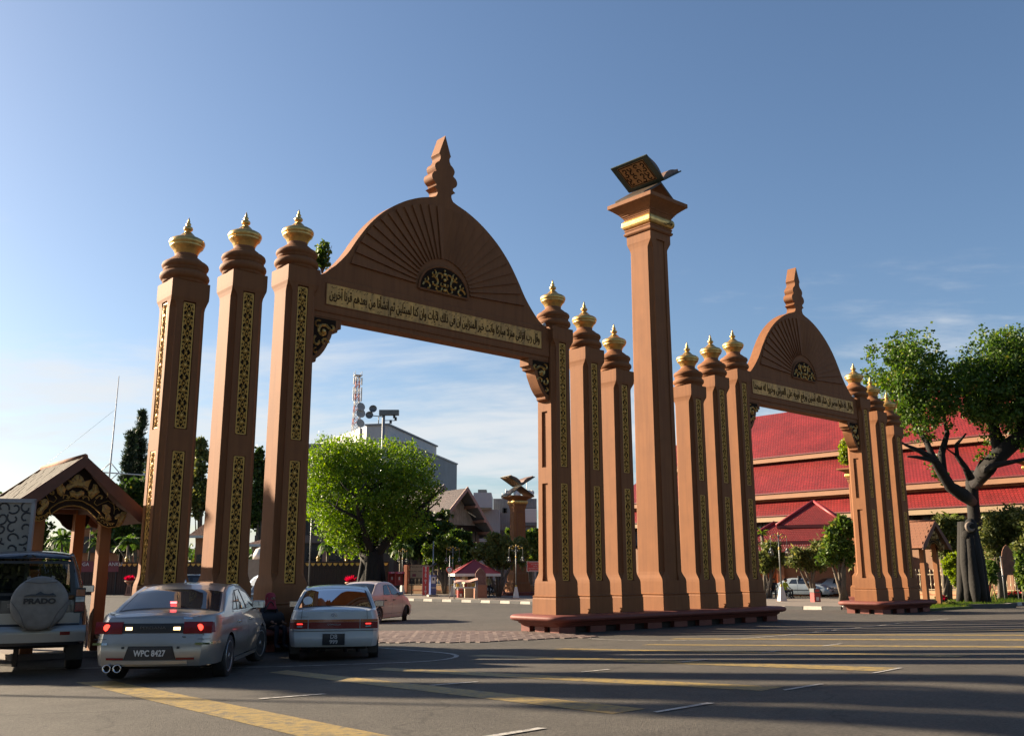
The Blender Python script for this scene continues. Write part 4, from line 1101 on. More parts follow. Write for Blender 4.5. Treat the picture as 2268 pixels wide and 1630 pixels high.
for sg in (-1, 1):
    a, b_ = sorted((sg * 0.42, sg * 0.805))
    rear_patch(per, Bp, 'tail_lamp', RED_L, a, b_, 0.705, 0.865, 0.016)
    MB().lathe([(0.001, 0.006), (0.030, 0.005), (0.048, 0.0)], 18, cap=False).build('tail_lamp_glow', RED_LIT, per, (Bp.rearx(sg * 0.64, 0.787) - 0.019, sg * 0.64, 0.787), (0, -pi / 2, sg * 0.2))
    MB().lathe([(0.058, 0.0), (0.064, 0.006), (0.070, 0.0)], 22, cap=False).build('tail_lamp_ring', RED_L, per, (Bp.rearx(sg * 0.64, 0.787) - 0.015, sg * 0.64, 0.787), (0, -pi / 2, sg * 0.2))
    rear_patch(per, Bp, 'reversing_lamp', AMBER_LIT, *sorted((sg * 0.285, sg * 0.375)), 0.755, 0.795, 0.014)
    rear_patch(per, Bp, 'bumper_reflector', RED_L, *sorted((sg * 0.36, sg * 0.60)), 0.355, 0.385, 0.012)
    rear_patch(per, Bp, 'bumper_chrome', CHROME, *sorted((sg * 0.60, sg * 0.80)), 0.555, 0.585, 0.014)
    rear_patch(per, Bp, 'parking_sensor', BLACKTRIM, *sorted((sg * 0.36, sg * 0.395)), 0.505, 0.535, 0.006, 3, 3)
    side_strip(per, Bp, 'tail_lamp_side', RED_L, 0.02, 0.22, 0.71, 0.85, 0.008, (sg,))
    side_strip(per, Bp, 'bumper_chrome_side', CHROME, 0.02, 0.42, 0.555, 0.585, 0.010, (sg,))
rear_patch(per, Bp, 'number_plate_recess', BLACKTRIM, -0.36, 0.36, 0.355, 0.54, 0.006, sk=0.06)
rear_patch(per, Bp, 'number_plate', PLATE_BK, -0.34, 0.34, 0.36, 0.525, 0.012, sk=0.06)
rear_text(per, Bp, 'WPC 8427', 0, 0.443, 0.115, LETTER_W, 'number_plate_lettering', 0.02, 0.82, 0.003)
rear_text(per, Bp, 'PERDANA', 0, 0.785, 0.05, mat('grey_badge', (0.12, 0.12, 0.12), 0.4), 'badge_lettering', 0.016, 1.6)
rear_text(per, Bp, 'V6', -0.44, 0.66, 0.035, LETTER_K, 'badge_lettering', 0.02, 1.3)
rear_patch(per, Bp, 'badge', CHROME, -0.52, -0.40, 0.90, 0.925, 0.006, 4, 2)
rear_patch(per, Bp, 'bumper_lip', SILV, -0.52, 0.52, 0.30, 0.345, 0.03)
for y in (0.42, 0.56):
    MB().lathe([(0.048, 0), (0.05, 0.14), (0.058, 0.16), (0.045, 0.16), (0.045, 0.02), (0.001, 0.02)], 16).build('exhaust_pipe', CHROME, per, (0.08, y, 0.245), (0, -pi / 2, 0))
MB().lathe([(0.001, 0.13), (0.045, 0.13)], 12).build('exhaust_inner_disc', UNDER, per, (0.08, 0.42, 0.245), (0, -pi / 2, 0))  # flat black disc set inside the pipe mouth
MB().lathe([(0.001, 0.13), (0.045, 0.13)], 12).build('exhaust_inner_disc', UNDER, per, (0.08, 0.56, 0.245), (0, -pi / 2, 0))
b = MB(); b.tube([(0.02, -0.60, 0.93), (0.05, -0.62, 0.87)], 0.004, 4)
seams(per, Bp, [1.46, 2.36, 3.30], 0.26, 0.93); handles(per, Bp, [1.62, 2.52], 0.80, CHROME)
side_strip(per, Bp, 'window_chrome', CHROME, 1.36, 3.2, 0.952, 0.966, 0.010)
side_strip(per, Bp, 'side_skirt', SILV, 1.50, 3.28, 0.20, 0.255, 0.022)
side_strip(per, Bp, 'body_crease', mat('silver_shadow_line', (0.25, 0.24, 0.23), 0.4, metal=0.4), 0.5, 3.9, 0.885, 0.892, 0.003)  # flat darker strip: the crease's shade is put into its colour
MB().lathe([(0.02, 0), (0.012, 0.03), (0.004, 0.07)], 8).build('roof_aerial', CHROME, per, (1.62, 0, 1.37))
for sg in (-1, 1): # boot shut line
    b = MB(); vs = []
    for i in range(9):
        x = 0.02 + 0.75 * i / 8; f = 0.90; vs += [(x + Bp.xo(x, 1, 0), sg * f * Bp.ytop(x) - 0.004, Bp.topz(x, f) + 0.003), (x + Bp.xo(x, 1, 0), sg * f * Bp.ytop(x) + 0.004, Bp.topz(x, f) + 0.003)]
    b.add(vs, [(2 * i, 2 * i + 1, 2 * i + 3, 2 * i + 2) for i in range(8)]); b.build('boot_gap', BLACKTRIM, per)
rear_patch(per, Bp, 'bumper_gap', BLACKTRIM, -0.80, 0.80, 0.628, 0.634, 0.003)
MB().box((0.80, 0, 1.045), (0.02, 0.09, 0.03)).build('high_brake_lamp', mat('lit_high_lamp', (0.6, 0.1, 0.1), 0.3, emit=(1, 0.1, 0.1), es=2.0), per, (0.12, -0.02, 0.06))
clean(per)

# --- white saloon seen from behind
WHITE = paint('white_paint', (0.60, 0.62, 0.62), 0.0, 0.28, 0.6)
Bc = Body(4.27, 1.70, 2.465, 0.98, 0.295,
          [(0, 0.965), (0.10, 0.985), (0.45, 0.995), (0.58, 1.0), (1.12, 1.30), (1.40, 1.365), (1.9, 1.385), (2.3, 1.36), (2.55, 1.29), (3.15, 0.965), (3.5, 0.90), (4.27, 0.68)],
          [(0, 0.90), (0.5, 0.93), (2.0, 0.925), (3.1, 0.90), (4.27, 0.62)], 0.38, 0.30,
          rear=[(0.30, 0.06), (0.34, 0.01), (0.50, 0.0), (0.575, 0.01), (0.60, 0.045), (0.965, 0.085)], rc=0.40, plan=0.10)
cor = car('white_saloon', 'white saloon seen from behind with plate DB 999, waiting in the mouth of the gate', None, (-3.27, 17.85, -0.02), pi / 2 + radians(9.5), Bc, WHITE,
          [[(1.40, 0.955), (2.05, 0.95), (1.98, 1.285), (1.62, 1.27)], [(2.11, 0.95), (2.85, 0.935), (2.50, 1.24), (2.04, 1.285)]],
          (0.575, 1.20, .96, .93), (2.52, 3.12), see=('side', 'rear', 'front'), glass=SEEGLASS, spokes=6, tw=0.18, mirror=(2.74, 0.93), mirror_m=BLACKTRIM)
rear_patch(cor, Bc, 'centre_reflector', RED_L, -0.46, 0.46, 0.62, 0.735, 0.012); rear_patch(cor, Bc, 'centre_reflector_top', ORANGE_L, -0.46, 0.46, 0.738, 0.785, 0.012)
for sg in (-1, 1):
    rear_patch(cor, Bc, 'tail_lamp', RED_L, *sorted((sg * 0.475, sg * 0.795)), 0.62, 0.735, 0.016)
    rear_patch(cor, Bc, 'indicator_lamp', ORANGE_L, *sorted((sg * 0.475, sg * 0.79)), 0.738, 0.785, 0.016)
    rear_patch(cor, Bc, 'tail_lamp_glow', mat('dim_red_glow', (0.5, 0.02, 0.02), 0.3, emit=(1, 0.04, 0.03), es=0.7), *sorted((sg * 0.57, sg * 0.67)), 0.695, 0.715, 0.020)
    rear_patch(cor, Bc, 'reversing_lamp', CLEAR_L, *sorted((sg * 0.57, sg * 0.67)), 0.65, 0.672, 0.020)
rear_patch(cor, Bc, 'number_plate', PLATE_BK, -0.20, 0.20, 0.335, 0.535, 0.014)
rear_text(cor, Bc, 'DB', 0.0, 0.482, 0.105, LETTER_W, 'number_plate_lettering', 0.02, 0.95); rear_text(cor, Bc, '999', 0.0, 0.388, 0.105, LETTER_W, 'number_plate_lettering', 0.02, 0.95)
rear_text(cor, Bc, 'COROLLA', 0, 0.695, 0.036, mat('grey_letters', (0.4, 0.4, 0.4), 0.4), 'badge_lettering', 0.016, 1.5)
rear_text(cor, Bc, 'COROLLA', 0.56, 0.835, 0.030, mat('grey_letters', (0.4, 0.4, 0.4), 0.4), 'badge_lettering', 0.012, 1.3)
rear_text(cor, Bc, '1.6 XL', -0.58, 0.835, 0.030, mat('grey_letters', (0.4, 0.4, 0.4), 0.4), 'badge_lettering', 0.012, 1.3)
g = MB()
for a, w, hgt in ((0, 0.055, 0.036), (0, 0.022, 0.034), (0, 0.042, 0.018)):
    rg = [(Bc.rearx(0, 0.865) - 0.014, w * cos(q), 0.865 + hgt * sin(q) + (0.012 if w == 0.042 else 0)) for q in np.linspace(0, 2 * pi, 15)]
    g.tube(rg, 0.0045, 5)
tag(g.build('oval_emblem', CHROME, cor), kind='stuff')
for sg in (-1, 1):
    b = MB(); fn = lambda y, z: (Bc.rearx(y, z) - 0.003, y, z)
    vs = []
    for i in range(9):
        z = 0.79 + 0.17 * i / 8; y = sg * (0.60 - 0.015 * i / 8); vs += [fn(y - 0.004, z), fn(y + 0.004, z)]
    b.add(vs, [(2 * i, 2 * i + 1, 2 * i + 3, 2 * i + 2) for i in range(8)]); b.build('boot_gap', BLACKTRIM, cor)
rear_patch(cor, Bc, 'bumper_gap', BLACKTRIM, -0.78, 0.78, 0.583, 0.590, 0.004)
seams(cor, Bc, [1.32, 2.08, 3.0], 0.26, 0.91); handles(cor, Bc, [1.45, 2.2], 0.80, BLACKTRIM)
for sg in (-1, 1): MB().box((0, 0, 0), (0.02, 0.17, 0.20)).build('mud_flap', BLACKTRIM, cor, (0.66, sg * 0.72, 0.24))
simple_seats(cor, 1.25, 0.62); simple_seats(cor, 2.15, 0.66)
MB().lathe([(0.001, 0), (0.09, 0.001), (0.085, 0.003)], 18).build('round_sticker', LETTER_W, cor, (0.72, 0.52, 1.10), (0, -1.05, 0.0))
MB().box((0, 0, 0), (0.02, 0.9, 0.10)).build('sun_strip', mat('purple_sun_strip', (0.20, 0.08, 0.22), 0.5), cor, (2.66, -0.2, 1.20))
clean(cor)

# --- pale pink saloon beyond the gate, seen from behind and to its right
PINK = paint('pink_beige_paint', (0.56, 0.47, 0.42), 0.0, 0.30, 0.6)
Bk = Body(4.26, 1.68, 2.465, 0.98, 0.29,
          [(0, 1.03), (0.10, 1.06), (0.45, 1.075), (0.60, 1.08), (1.10, 1.40), (1.40, 1.475), (1.9, 1.50), (2.3, 1.475), (2.55, 1.40), (3.20, 1.03), (3.6, 0.95), (4.05, 0.82), (4.26, 0.66)],
          [(0, 0.96), (0.5, 0.99), (2.0, 0.985), (3.1, 0.95), (4.26, 0.6)], 0.36, 0.20, rc=0.5, plan=0.14)
pk = car('pink_saloon', 'pale pink beige saloon driving past just behind the white car', None, (-5.85, 34.1, -0.2), pi / 2 - radians(17), Bk, PINK,
         [[(1.42, 1.01), (2.03, 1.0), (1.97, 1.38), (1.62, 1.34)], [(2.11, 1.0), (2.92, 0.985), (2.45, 1.34), (2.03, 1.38)]], (0.60, 1.18), (2.52, 3.18), steer=radians(24), spokes=7, tw=0.18, mirror=(2.80, 0.98))
for sg in (-1, 1):
    rear_patch(pk, Bk, 'tail_lamp', RED_L, *sorted((sg * 0.62, sg * 0.79)), 0.70, 0.93, 0.014); side_strip(pk, Bk, 'tail_lamp_side', RED_L, 0.02, 0.24, 0.72, 0.92, 0.008, (sg,))
seams(pk, Bk, [1.34, 2.07, 3.05], 0.25, 0.97); handles(pk, Bk, [1.50, 2.25], 0.82, BLACKTRIM); rear_patch(pk, Bk, 'number_plate', PLATE_BK, -0.26, 0.26, 0.42, 0.53, 0.012)
side_strip(pk, Bk, 'sill_line', BLACKTRIM, 1.35, 3.0, 0.335, 0.345, 0.003)
clean(pk)

# --- dark four-wheel drive with covered spare wheel
DKBLUE = paint('dark_blue_paint', (0.013, 0.017, 0.026), 0.2, 0.3, 0.6); SILV2 = paint('lower_silver_paint', (0.33, 0.33, 0.32), 0.5, 0.35, 0.5)
Bs = Body(4.30, 1.82, 2.40, 1.10, 0.37,
          [(0, 1.80), (0.06, 1.825), (0.3, 1.86), (1.0, 1.885), (2.2, 1.87), (2.45, 1.82), (3.0, 1.30), (3.2, 1.20), (4.1, 1.10), (4.30, 0.85)],
          [(0, 1.12), (3.0, 1.12), (4.3, 0.8)], 0.17, 0.45,
          rear=[(0.4, 0.06), (0.46, 0.0), (0.72, 0.0), (0.76, 0.08), (1.12, 0.085), (1.80, 0.17)], rc=0.30, plan=0.055)
suv = car('dark_four_wheel_drive', 'dark blue four wheel drive with silver lower body and round grey spare wheel cover', None, (-7.80, 15.5, 0.0), pi / 2 + radians(25.5), Bs, DKBLUE,
          [[(0.22, 1.20), (1.30, 1.20), (1.28, 1.70), (0.34, 1.70)], [(1.42, 1.20), (2.50, 1.20), (2.25, 1.70), (1.44, 1.70)]], (-0.5, -0.4), (2.5, 2.98), see=('side', 'front'), glass=SEEGLASS, spokes=6, tw=0.25, mirror=(2.55, 1.20), mirror_m=BLACKTRIM, sc=1.05)
for ch in list(CH[suv.name]):
    if ch.name.startswith('rear_window'): bpy.data.objects.remove(ch); CH[suv.name].remove(ch)
# tailgate glass, tailgate, lamps
def suv_hole(c): return c.x < 0.2 and abs(c.y) < 0.62 and 1.21 < c.z < 1.68
me = Bs.mesh(DKBLUE, [lambda c: (0.22 < c.x < 1.3 or 1.45 < c.x < 2.35) and 1.22 < c.z < 1.68, lambda c: 2.52 < c.x < 2.95 and abs(c.y) < Bs.ytop(c.x) * .9 and c.z > Bs.T(c.x) - 0.06])
import bmesh as _bm
bm = _bm.new(); bm.from_mesh(me)
kill = [f for f in bm.faces if f.calc_center_median().x < 0.25 and abs(f.calc_center_median().y) < 0.60 and 1.20 < f.calc_center_median().z < 1.66 and abs(f.normal.x) > 0.5]
_bm.ops.delete(bm, geom=kill, context='FACES'); bm.to_mesh(me); bm.free()
for ch in CH[suv.name]:
    if ch.name.startswith('body'): ch.data = me
b = MB(); fn = lambda y, z, h: (Bs.rearx(y, z) - h, y, z)
O_, I_ = [(-0.70, 1.19), (0.70, 1.19), (0.62, 1.71), (-0.62, 1.71)], [(-0.62, 1.23), (0.62, 1.23), (0.56, 1.67), (-0.56, 1.67)]
for k in range(4): patch(b, fn, (O_[k], O_[(k + 1) % 4], I_[(k + 1) % 4], I_[k]), 8, 2, 0.012)
b.build('window_seal', BLACKTRIM, suv); b = MB(); patch(b, fn, I_, 10, 6, 0.010); b.build('rear_window', mat('light_tint_glass', (.5, .5, .5), 0.02, trans=(0.42, 0.46, 0.48)), suv)
rear_patch(suv, Bs, 'lower_tailgate', SILV2, -0.78, 0.72, 0.77, 0.93, 0.010); rear_patch(suv, Bs, 'rear_bumper', SILV2, -0.88, 0.88, 0.50, 0.74, 0.03)
rear_patch(suv, Bs, 'tailgate_gap', BLACKTRIM, -0.78, 0.80, 0.742, 0.766, 0.012)
side_strip(suv, Bs, 'lower_body_panel', SILV2, 0.03, 4.1, 0.46, 0.93, 0.012)
for xw in Bs.wx:
    for sg in (-1, 1):
        b = MB(); R0, R1 = 0.425, 0.53; vs = []
        for i in range(17):
            a = pi * i / 16 * 1.0
            for R in (R0, R1):
                x = xw - R * cos(a); z = 0.35 + R * sin(a); vs.append((x, sg * (Bs.W + (0.035 if R == R0 else 0.0)), z))
        b.add(vs, [(2 * i, 2 * i + 1, 2 * i + 3, 2 * i + 2) for i in range(16)], 0, True); b.build('wheel_arch_flare', SILV2, suv)
for sg in (-1, 1):
    rear_patch(suv, Bs, 'lamp_housing', BLACKTRIM, *sorted((sg * 0.685, sg * 0.835)), 0.92, 1.30, 0.012, 4, 4)
    rear_patch(suv, Bs, 'indicator_lamp', ORANGE_L, *sorted((sg * 0.70, sg * 0.825)), 1.175, 1.275, 0.022, 4, 4)
    rear_patch(suv, Bs, 'reversing_lamp', CLEAR_L, *sorted((sg * 0.70, sg * 0.825)), 1.09, 1.165, 0.022, 4, 4)
    rear_patch(suv, Bs, 'tail_lamp', RED_L, *sorted((sg * 0.70, sg * 0.825)), 0.945, 1.08, 0.022, 4, 4)
    rear_patch(suv, Bs, 'bumper_reflector', RED_L, *sorted((sg * 0.52, sg * 0.66)), 0.60, 0.65, 0.040, 3, 2)
    MB().box((0, 0, 0), (0.02, 0.26, 0.24)).build('mud_flap', BLACKTRIM, suv, (0.62, sg * 0.76, 0.30))
GREYC = mat('grey_spare_cover', (0.235, 0.22, 0.20), 0.55, var=0.18, vs=4, streak=0.4, dirt=(0.12, 0.11, 0.10))
sx_ = Bs.rearx(0, 1.0) - 0.02; spy, spz, spr = -0.20, 1.08, 0.40
b = MB(); b.lathe([(spr * 0.96, 0.0), (spr, 0.02), (spr, 0.20), (spr * 0.975, 0.235), (spr * 0.93, 0.25), (spr * 0.80, 0.262), (spr * 0.4, 0.272), (0.001, 0.275)], 48, cap=False)
spc = b.build('spare_wheel_cover', GREYC, suv, (sx_, spy, spz), (0, -pi / 2, 0))
GLINE = mat('cover_ridge', (0.15, 0.14, 0.13), 0.6)
for a0 in (radians(120), radians(240), 0.0):
    pts = []
    for i in range(9):
        q = -1 + 2 * i / 8; R = 0.40 - 0.10 * (1 - q * q); a = a0 + q * 0.62
        pts.append((R * cos(a) * .985, R * sin(a) * .985, 0.262 + 0.004 * (1 - q * q)))
    MB().tube(pts, 0.006, 5).build('cover_ridge', GLINE, spc, (0, 0, 0))
for a in (0.45, 1.65, 2.7, 3.6, 4.7, 5.9): MB().box((spr * 1.02 * cos(a), spr * 1.02 * sin(a), 0.10), (0.05, 0.05, 0.10), a).build('cover_clip', GREYC, spc)
me = text_mesh('PRADO', 0.105, LETTER_K, 0.003, sx=1.25, bold=0.006); link('cover_lettering', me, suv, (sx_ - 0.282, spy, spz + 0.03), (pi / 2, 0, -pi / 2))
b = MB(); prof = [(-0.22, 0.0), (-0.12, 0.022), (-0.07, 0.02), (0.0, 0.062), (0.05, 0.03), (0.12, 0.022), (0.17, 0.04), (0.22, 0.0)]
b.prism(prof, -0.002, 0.002); b.build('hill_emblem', mat('emblem_blue_black', (0.02, 0.035, 0.055), 0.5), suv, (sx_ - 0.279, spy, spz + 0.115), (0, 0, -pi / 2))
b = MB(); b.box((0, 0, 0), (0.44, 0.003, 0.010)); b.build('emblem_underline', LETTER_K, suv, (sx_ - 0.279, spy, spz + 0.102), (0, 0, -pi / 2))
simple_seats(suv, 1.05, 0.95, w=0.52); simple_seats(suv, 1.95, 0.95)
MB().box((0, 0, 0), (0.03, 0.24, 0.06)).build('inside_mirror', BLACKTRIM, suv, (2.5, 0, 1.62))
clean(suv)

# --- cars farther off
def far_car(label, name, loc, heading_deg, paint_m, kind='saloon', sc=1.0, group='cars parked and passing beyond the gate'):
    if kind == 'saloon':
        B = Body(4.3, 1.68, 2.5, 0.98, 0.29, [(0, 0.95), (0.1, 0.98), (0.6, 1.0), (1.15, 1.30), (1.5, 1.37), (2.2, 1.37), (2.5, 1.30), (3.15, 0.97), (3.7, 0.90), (4.3, 0.66)], [(0, 0.9), (2, 0.93), (4.3, 0.6)], 0.36)
        w = [[(1.42, 0.96), (2.03, 0.95), (1.97, 1.28), (1.62, 1.26)], [(2.11, 0.95), (2.92, 0.93), (2.45, 1.25), (2.03, 1.28)]]; r, f = (0.62, 1.18), (2.52, 3.12)
    else:
        B = Body(4.4, 1.75, 2.7, 0.85, 0.31, [(0, 1.45), (0.15, 1.62), (0.5, 1.72), (2.4, 1.74), (2.8, 1.62), (3.5, 1.12), (4.2, 0.98), (4.4, 0.7)], [(0, 1.05), (3, 1.02), (4.4, 0.7)], 0.2)
        w = [[(0.35, 1.10), (1.2, 1.10), (1.2, 1.60), (0.5, 1.60)], [(1.28, 1.10), (2.1, 1.10), (2.1, 1.60), (1.28, 1.60)], [(2.18, 1.10), (3.1, 1.08), (2.7, 1.58), (2.18, 1.60)]]; r, f = (0.03, 0.14), (2.85, 3.45)
    t = car(name, label, group, loc, radians(90 - heading_deg), B, paint_m, w, r, f, spokes=6, tw=0.18, mirror=(2.75, 0.96 if kind == 'saloon' else 1.12), sc=sc)
    for sg in (-1, 1):
        side_strip(t, B, 'tail_lamp', RED_L, 0.03, 0.2, 0.68, 0.85, 0.01, (sg,))
        b = MB(); fx = B.frontx(sg * 0.6, 0.62); b.box((fx - 0.04, sg * 0.58, 0.63), (0.10, 0.32, 0.13)); bevel(b.build('headlight', CLEAR_L, t), 0.03, 2)
    b = MB(); b.box((B.frontx(0, 0.6) - 0.02, 0, 0.60), (0.06, 0.7, 0.12)); b.build('grille', BLACKTRIM, t)
    b = MB(); b.box((B.frontx(0, 0.4) - 0.005, 0, 0.42), (0.03, 0.5, 0.11)); b.build('number_plate', PLATE_BK, t)
    side_strip(t, B, 'side_moulding', BLACKTRIM, 1.3, 3.2, 0.50, 0.54, 0.012)
    seams(t, B, [1.36, 2.07, 3.05], 0.26, 0.9)
    return clean(t)
SILV3 = paint('pale_silver_paint', (0.46, 0.44, 0.40), 0.5, 0.3, 0.6)
q = gnd(1812, 1321); far_car('pale silver saloon parked side-on behind the red bin in the right opening', 'parked_saloon', (q.x - 0.3, q.y + 0.8, gz(q.x, q.y)), 82, SILV3)
BLUW = paint('pale_blue_paint', (0.36, 0.42, 0.46), 0.1, 0.35, 0.4)
q = gnd(1716, 1322); far_car('old pale blue saloon parked behind the lamp post and the seated guards', 'parked_saloon', (q.x + 0.3, q.y + 1.5, gz(q.x, q.y)), 122, BLUW)
BLUV = paint('blue_estate_paint', (0.045, 0.085, 0.14), 0.3, 0.3, 0.6)
q = at(704, 1300, 45); q.z = gz(q.x, 45); far_car('dark blue estate car just showing between the third column and the white saloon', 'blue_estate_car', (q.x - 1.2, q.y, q.z), -40, BLUV, 'van')
DKC = paint('black_car_paint', (0.02, 0.02, 0.024), 0.2, 0.3, 0.6)
q = at(330, 1300, 45); q.z = gz(q.x, 45); far_car('black estate car glimpsed between first and second column', 'black_estate_car', (q.x, q.y, q.z), 88, DKC, 'van')
q = at(588, 1300, 40); q.z = gz(q.x, 40); far_car('grey saloon glimpsed between second and third column', 'grey_saloon', (q.x, q.y, q.z), -8, paint('grey_blue_paint', (0.16, 0.20, 0.24), 0.4), 'saloon')
q = gnd(905, 1317); far_car('black saloon with bright headlight behind the telephone booths', 'black_saloon', (q.x + 4.6, q.y + 3.5, gz(q.x, q.y)), -60, DKC)
q = gnd(2100, 1330); far_car('white car parked behind the bamboo bush near the small right hut', 'white_hatchback', (q.x - 2.0, q.y + 16, gz(q.x, q.y)), 95, WHITE)

# ---------------------------------------------------------------- tiled huts at both ends of the gate
TILE = mat('clay_roof_tile', (0.30, 0.115, 0.055), 0.85, var=0.6, vs=3.2, bump=0.3, bs=30, streak=0.8, dirt=(0.06, 0.045, 0.03))
def plane_sz(px, py, n):
    v = ray(px, py); P0 = gate_pt(0, n); N3 = Vector((N2.x, N2.y, 0)); t = (P0 - EYE).dot(N3) / v.dot(N3); q = EYE + v * t
    return (q.x - P0.x) * D2.x + (q.y - P0.y) * D2.y, q.z
def hz(x, y): return (0 + x / 4.05) * 0.63317, (1560 + y / 4.05) * 0.63317
HUT_N, HUT_S = -0.50, -1.55
def hp(pts): return [(lambda q: (q[0] - HUT_S, q[1]))(plane_sz(*hz(*p), HUT_N)) for p in pts]
BOARD = [(320, 800), (330, 900), (380, 1000), (470, 1050), (600, 1060), (680, 1020), (730, 970), (830, 890), (930, 850), (1060, 840), (1180, 860), (1290, 920), (1370, 1000), (1405, 1060), (1480, 1120), (1560, 1150), (1680, 1140), (1760, 1080), (1800, 1000), (1820, 935), (1640, 820), (1230, 290), (820, 545), (500, 735)]
ORN = [[(1060, 440), (1100, 400), (1150, 395), (1200, 440), (1215, 480), (1240, 520), (1330, 460), (1290, 540), (1270, 590), (1285, 640), (1240, 620), (1200, 590), (1110, 575), (1040, 590), (990, 620), (950, 600), (960, 545), (1010, 520), (970, 460), (1030, 480)],
       [(850, 500), (900, 480), (915, 540), (960, 600), (930, 690), (890, 710), (840, 670), (820, 600), (790, 560)],
       [(1350, 530), (1400, 540), (1420, 600), (1440, 650), (1380, 700), (1320, 745), (1280, 700), (1270, 640), (1330, 600)],
       [(1010, 640), (1050, 620), (1110, 650), (1180, 620), (1220, 640), (1215, 690), (1160, 720), (1120, 745), (1080, 720), (1020, 700)],
       [(590, 760), (650, 740), (700, 750), (720, 800), (700, 860), (650, 900), (620, 960), (560, 970), (530, 930), (560, 880), (610, 840), (580, 800)],
       [(1480, 830), (1530, 820), (1590, 870), (1590, 930), (1560, 950), (1600, 1000), (1605, 1050), (1560, 1060), (1520, 1030), (1520, 970), (1470, 920)],
       [(310, 790), (370, 850), (410, 810), (460, 840), (500, 900), (480, 930), (440, 920), (450, 1000), (470, 1045), (400, 1010), (350, 950), (325, 880)],
       [(1830, 930), (1760, 920), (1730, 950), (1690, 960), (1645, 1000), (1660, 1030), (1700, 1020), (1690, 1080), (1660, 1140), (1720, 1140), (1770, 1090), (1800, 1020)]]
BAND_O = [(722, 900), (760, 860), (850, 800), (950, 765), (1070, 757), (1190, 772), (1300, 830), (1380, 890), (1440, 950)]
BAND_I = [(742, 972), (800, 920), (880, 870), (960, 845), (1070, 838), (1170, 855), (1270, 905), (1350, 980), (1402, 1035)]
CARVED = mat('gold_painted_carving', (0.40, 0.235, 0.055), 0.45, metal=0.3, var=0.3, vs=14, bump=0.5, bs=45, streak=0.3, dirt=(0.16, 0.09, 0.03))
WOODB = mat('brown_painted_wood', (0.125, 0.050, 0.028), 0.65, var=0.15, vs=4, bump=0.1)
MOSS = mat('mossy_roof_tile', (0.038, 0.027, 0.018), 0.9, var=0.6, vs=3, bump=0.4, bs=30, streak=0.8, dirt=(0.035, 0.04, 0.02))
def rows_tiles(t, P0, ux, uy, un, nx, ny, w, d, m, tilt=0.10):
    me = MB().box((0, 0, 0), (w * 0.97, d * 1.18, 0.018)).mesh('roof_tile', m); Rm = Matrix((ux, uy, un)).transposed().to_4x4(); rr = random.Random(nx * ny)
    for j in range(ny):
        for i in range(nx):
            p = P0 + ux * ((i + (0.5 if j % 2 else 0.0)) * w) + uy * (j * d) + un * (0.02 + rr.uniform(-.004, .006))
            o = link('roof_tile', me, t); o.matrix_local = Matrix.Translation(p) @ Rm @ Matrix.Rotation(tilt + rr.uniform(-.03, .03), 4, 'X') @ Matrix.Rotation(rr.uniform(-.03, .03), 4, 'Z')
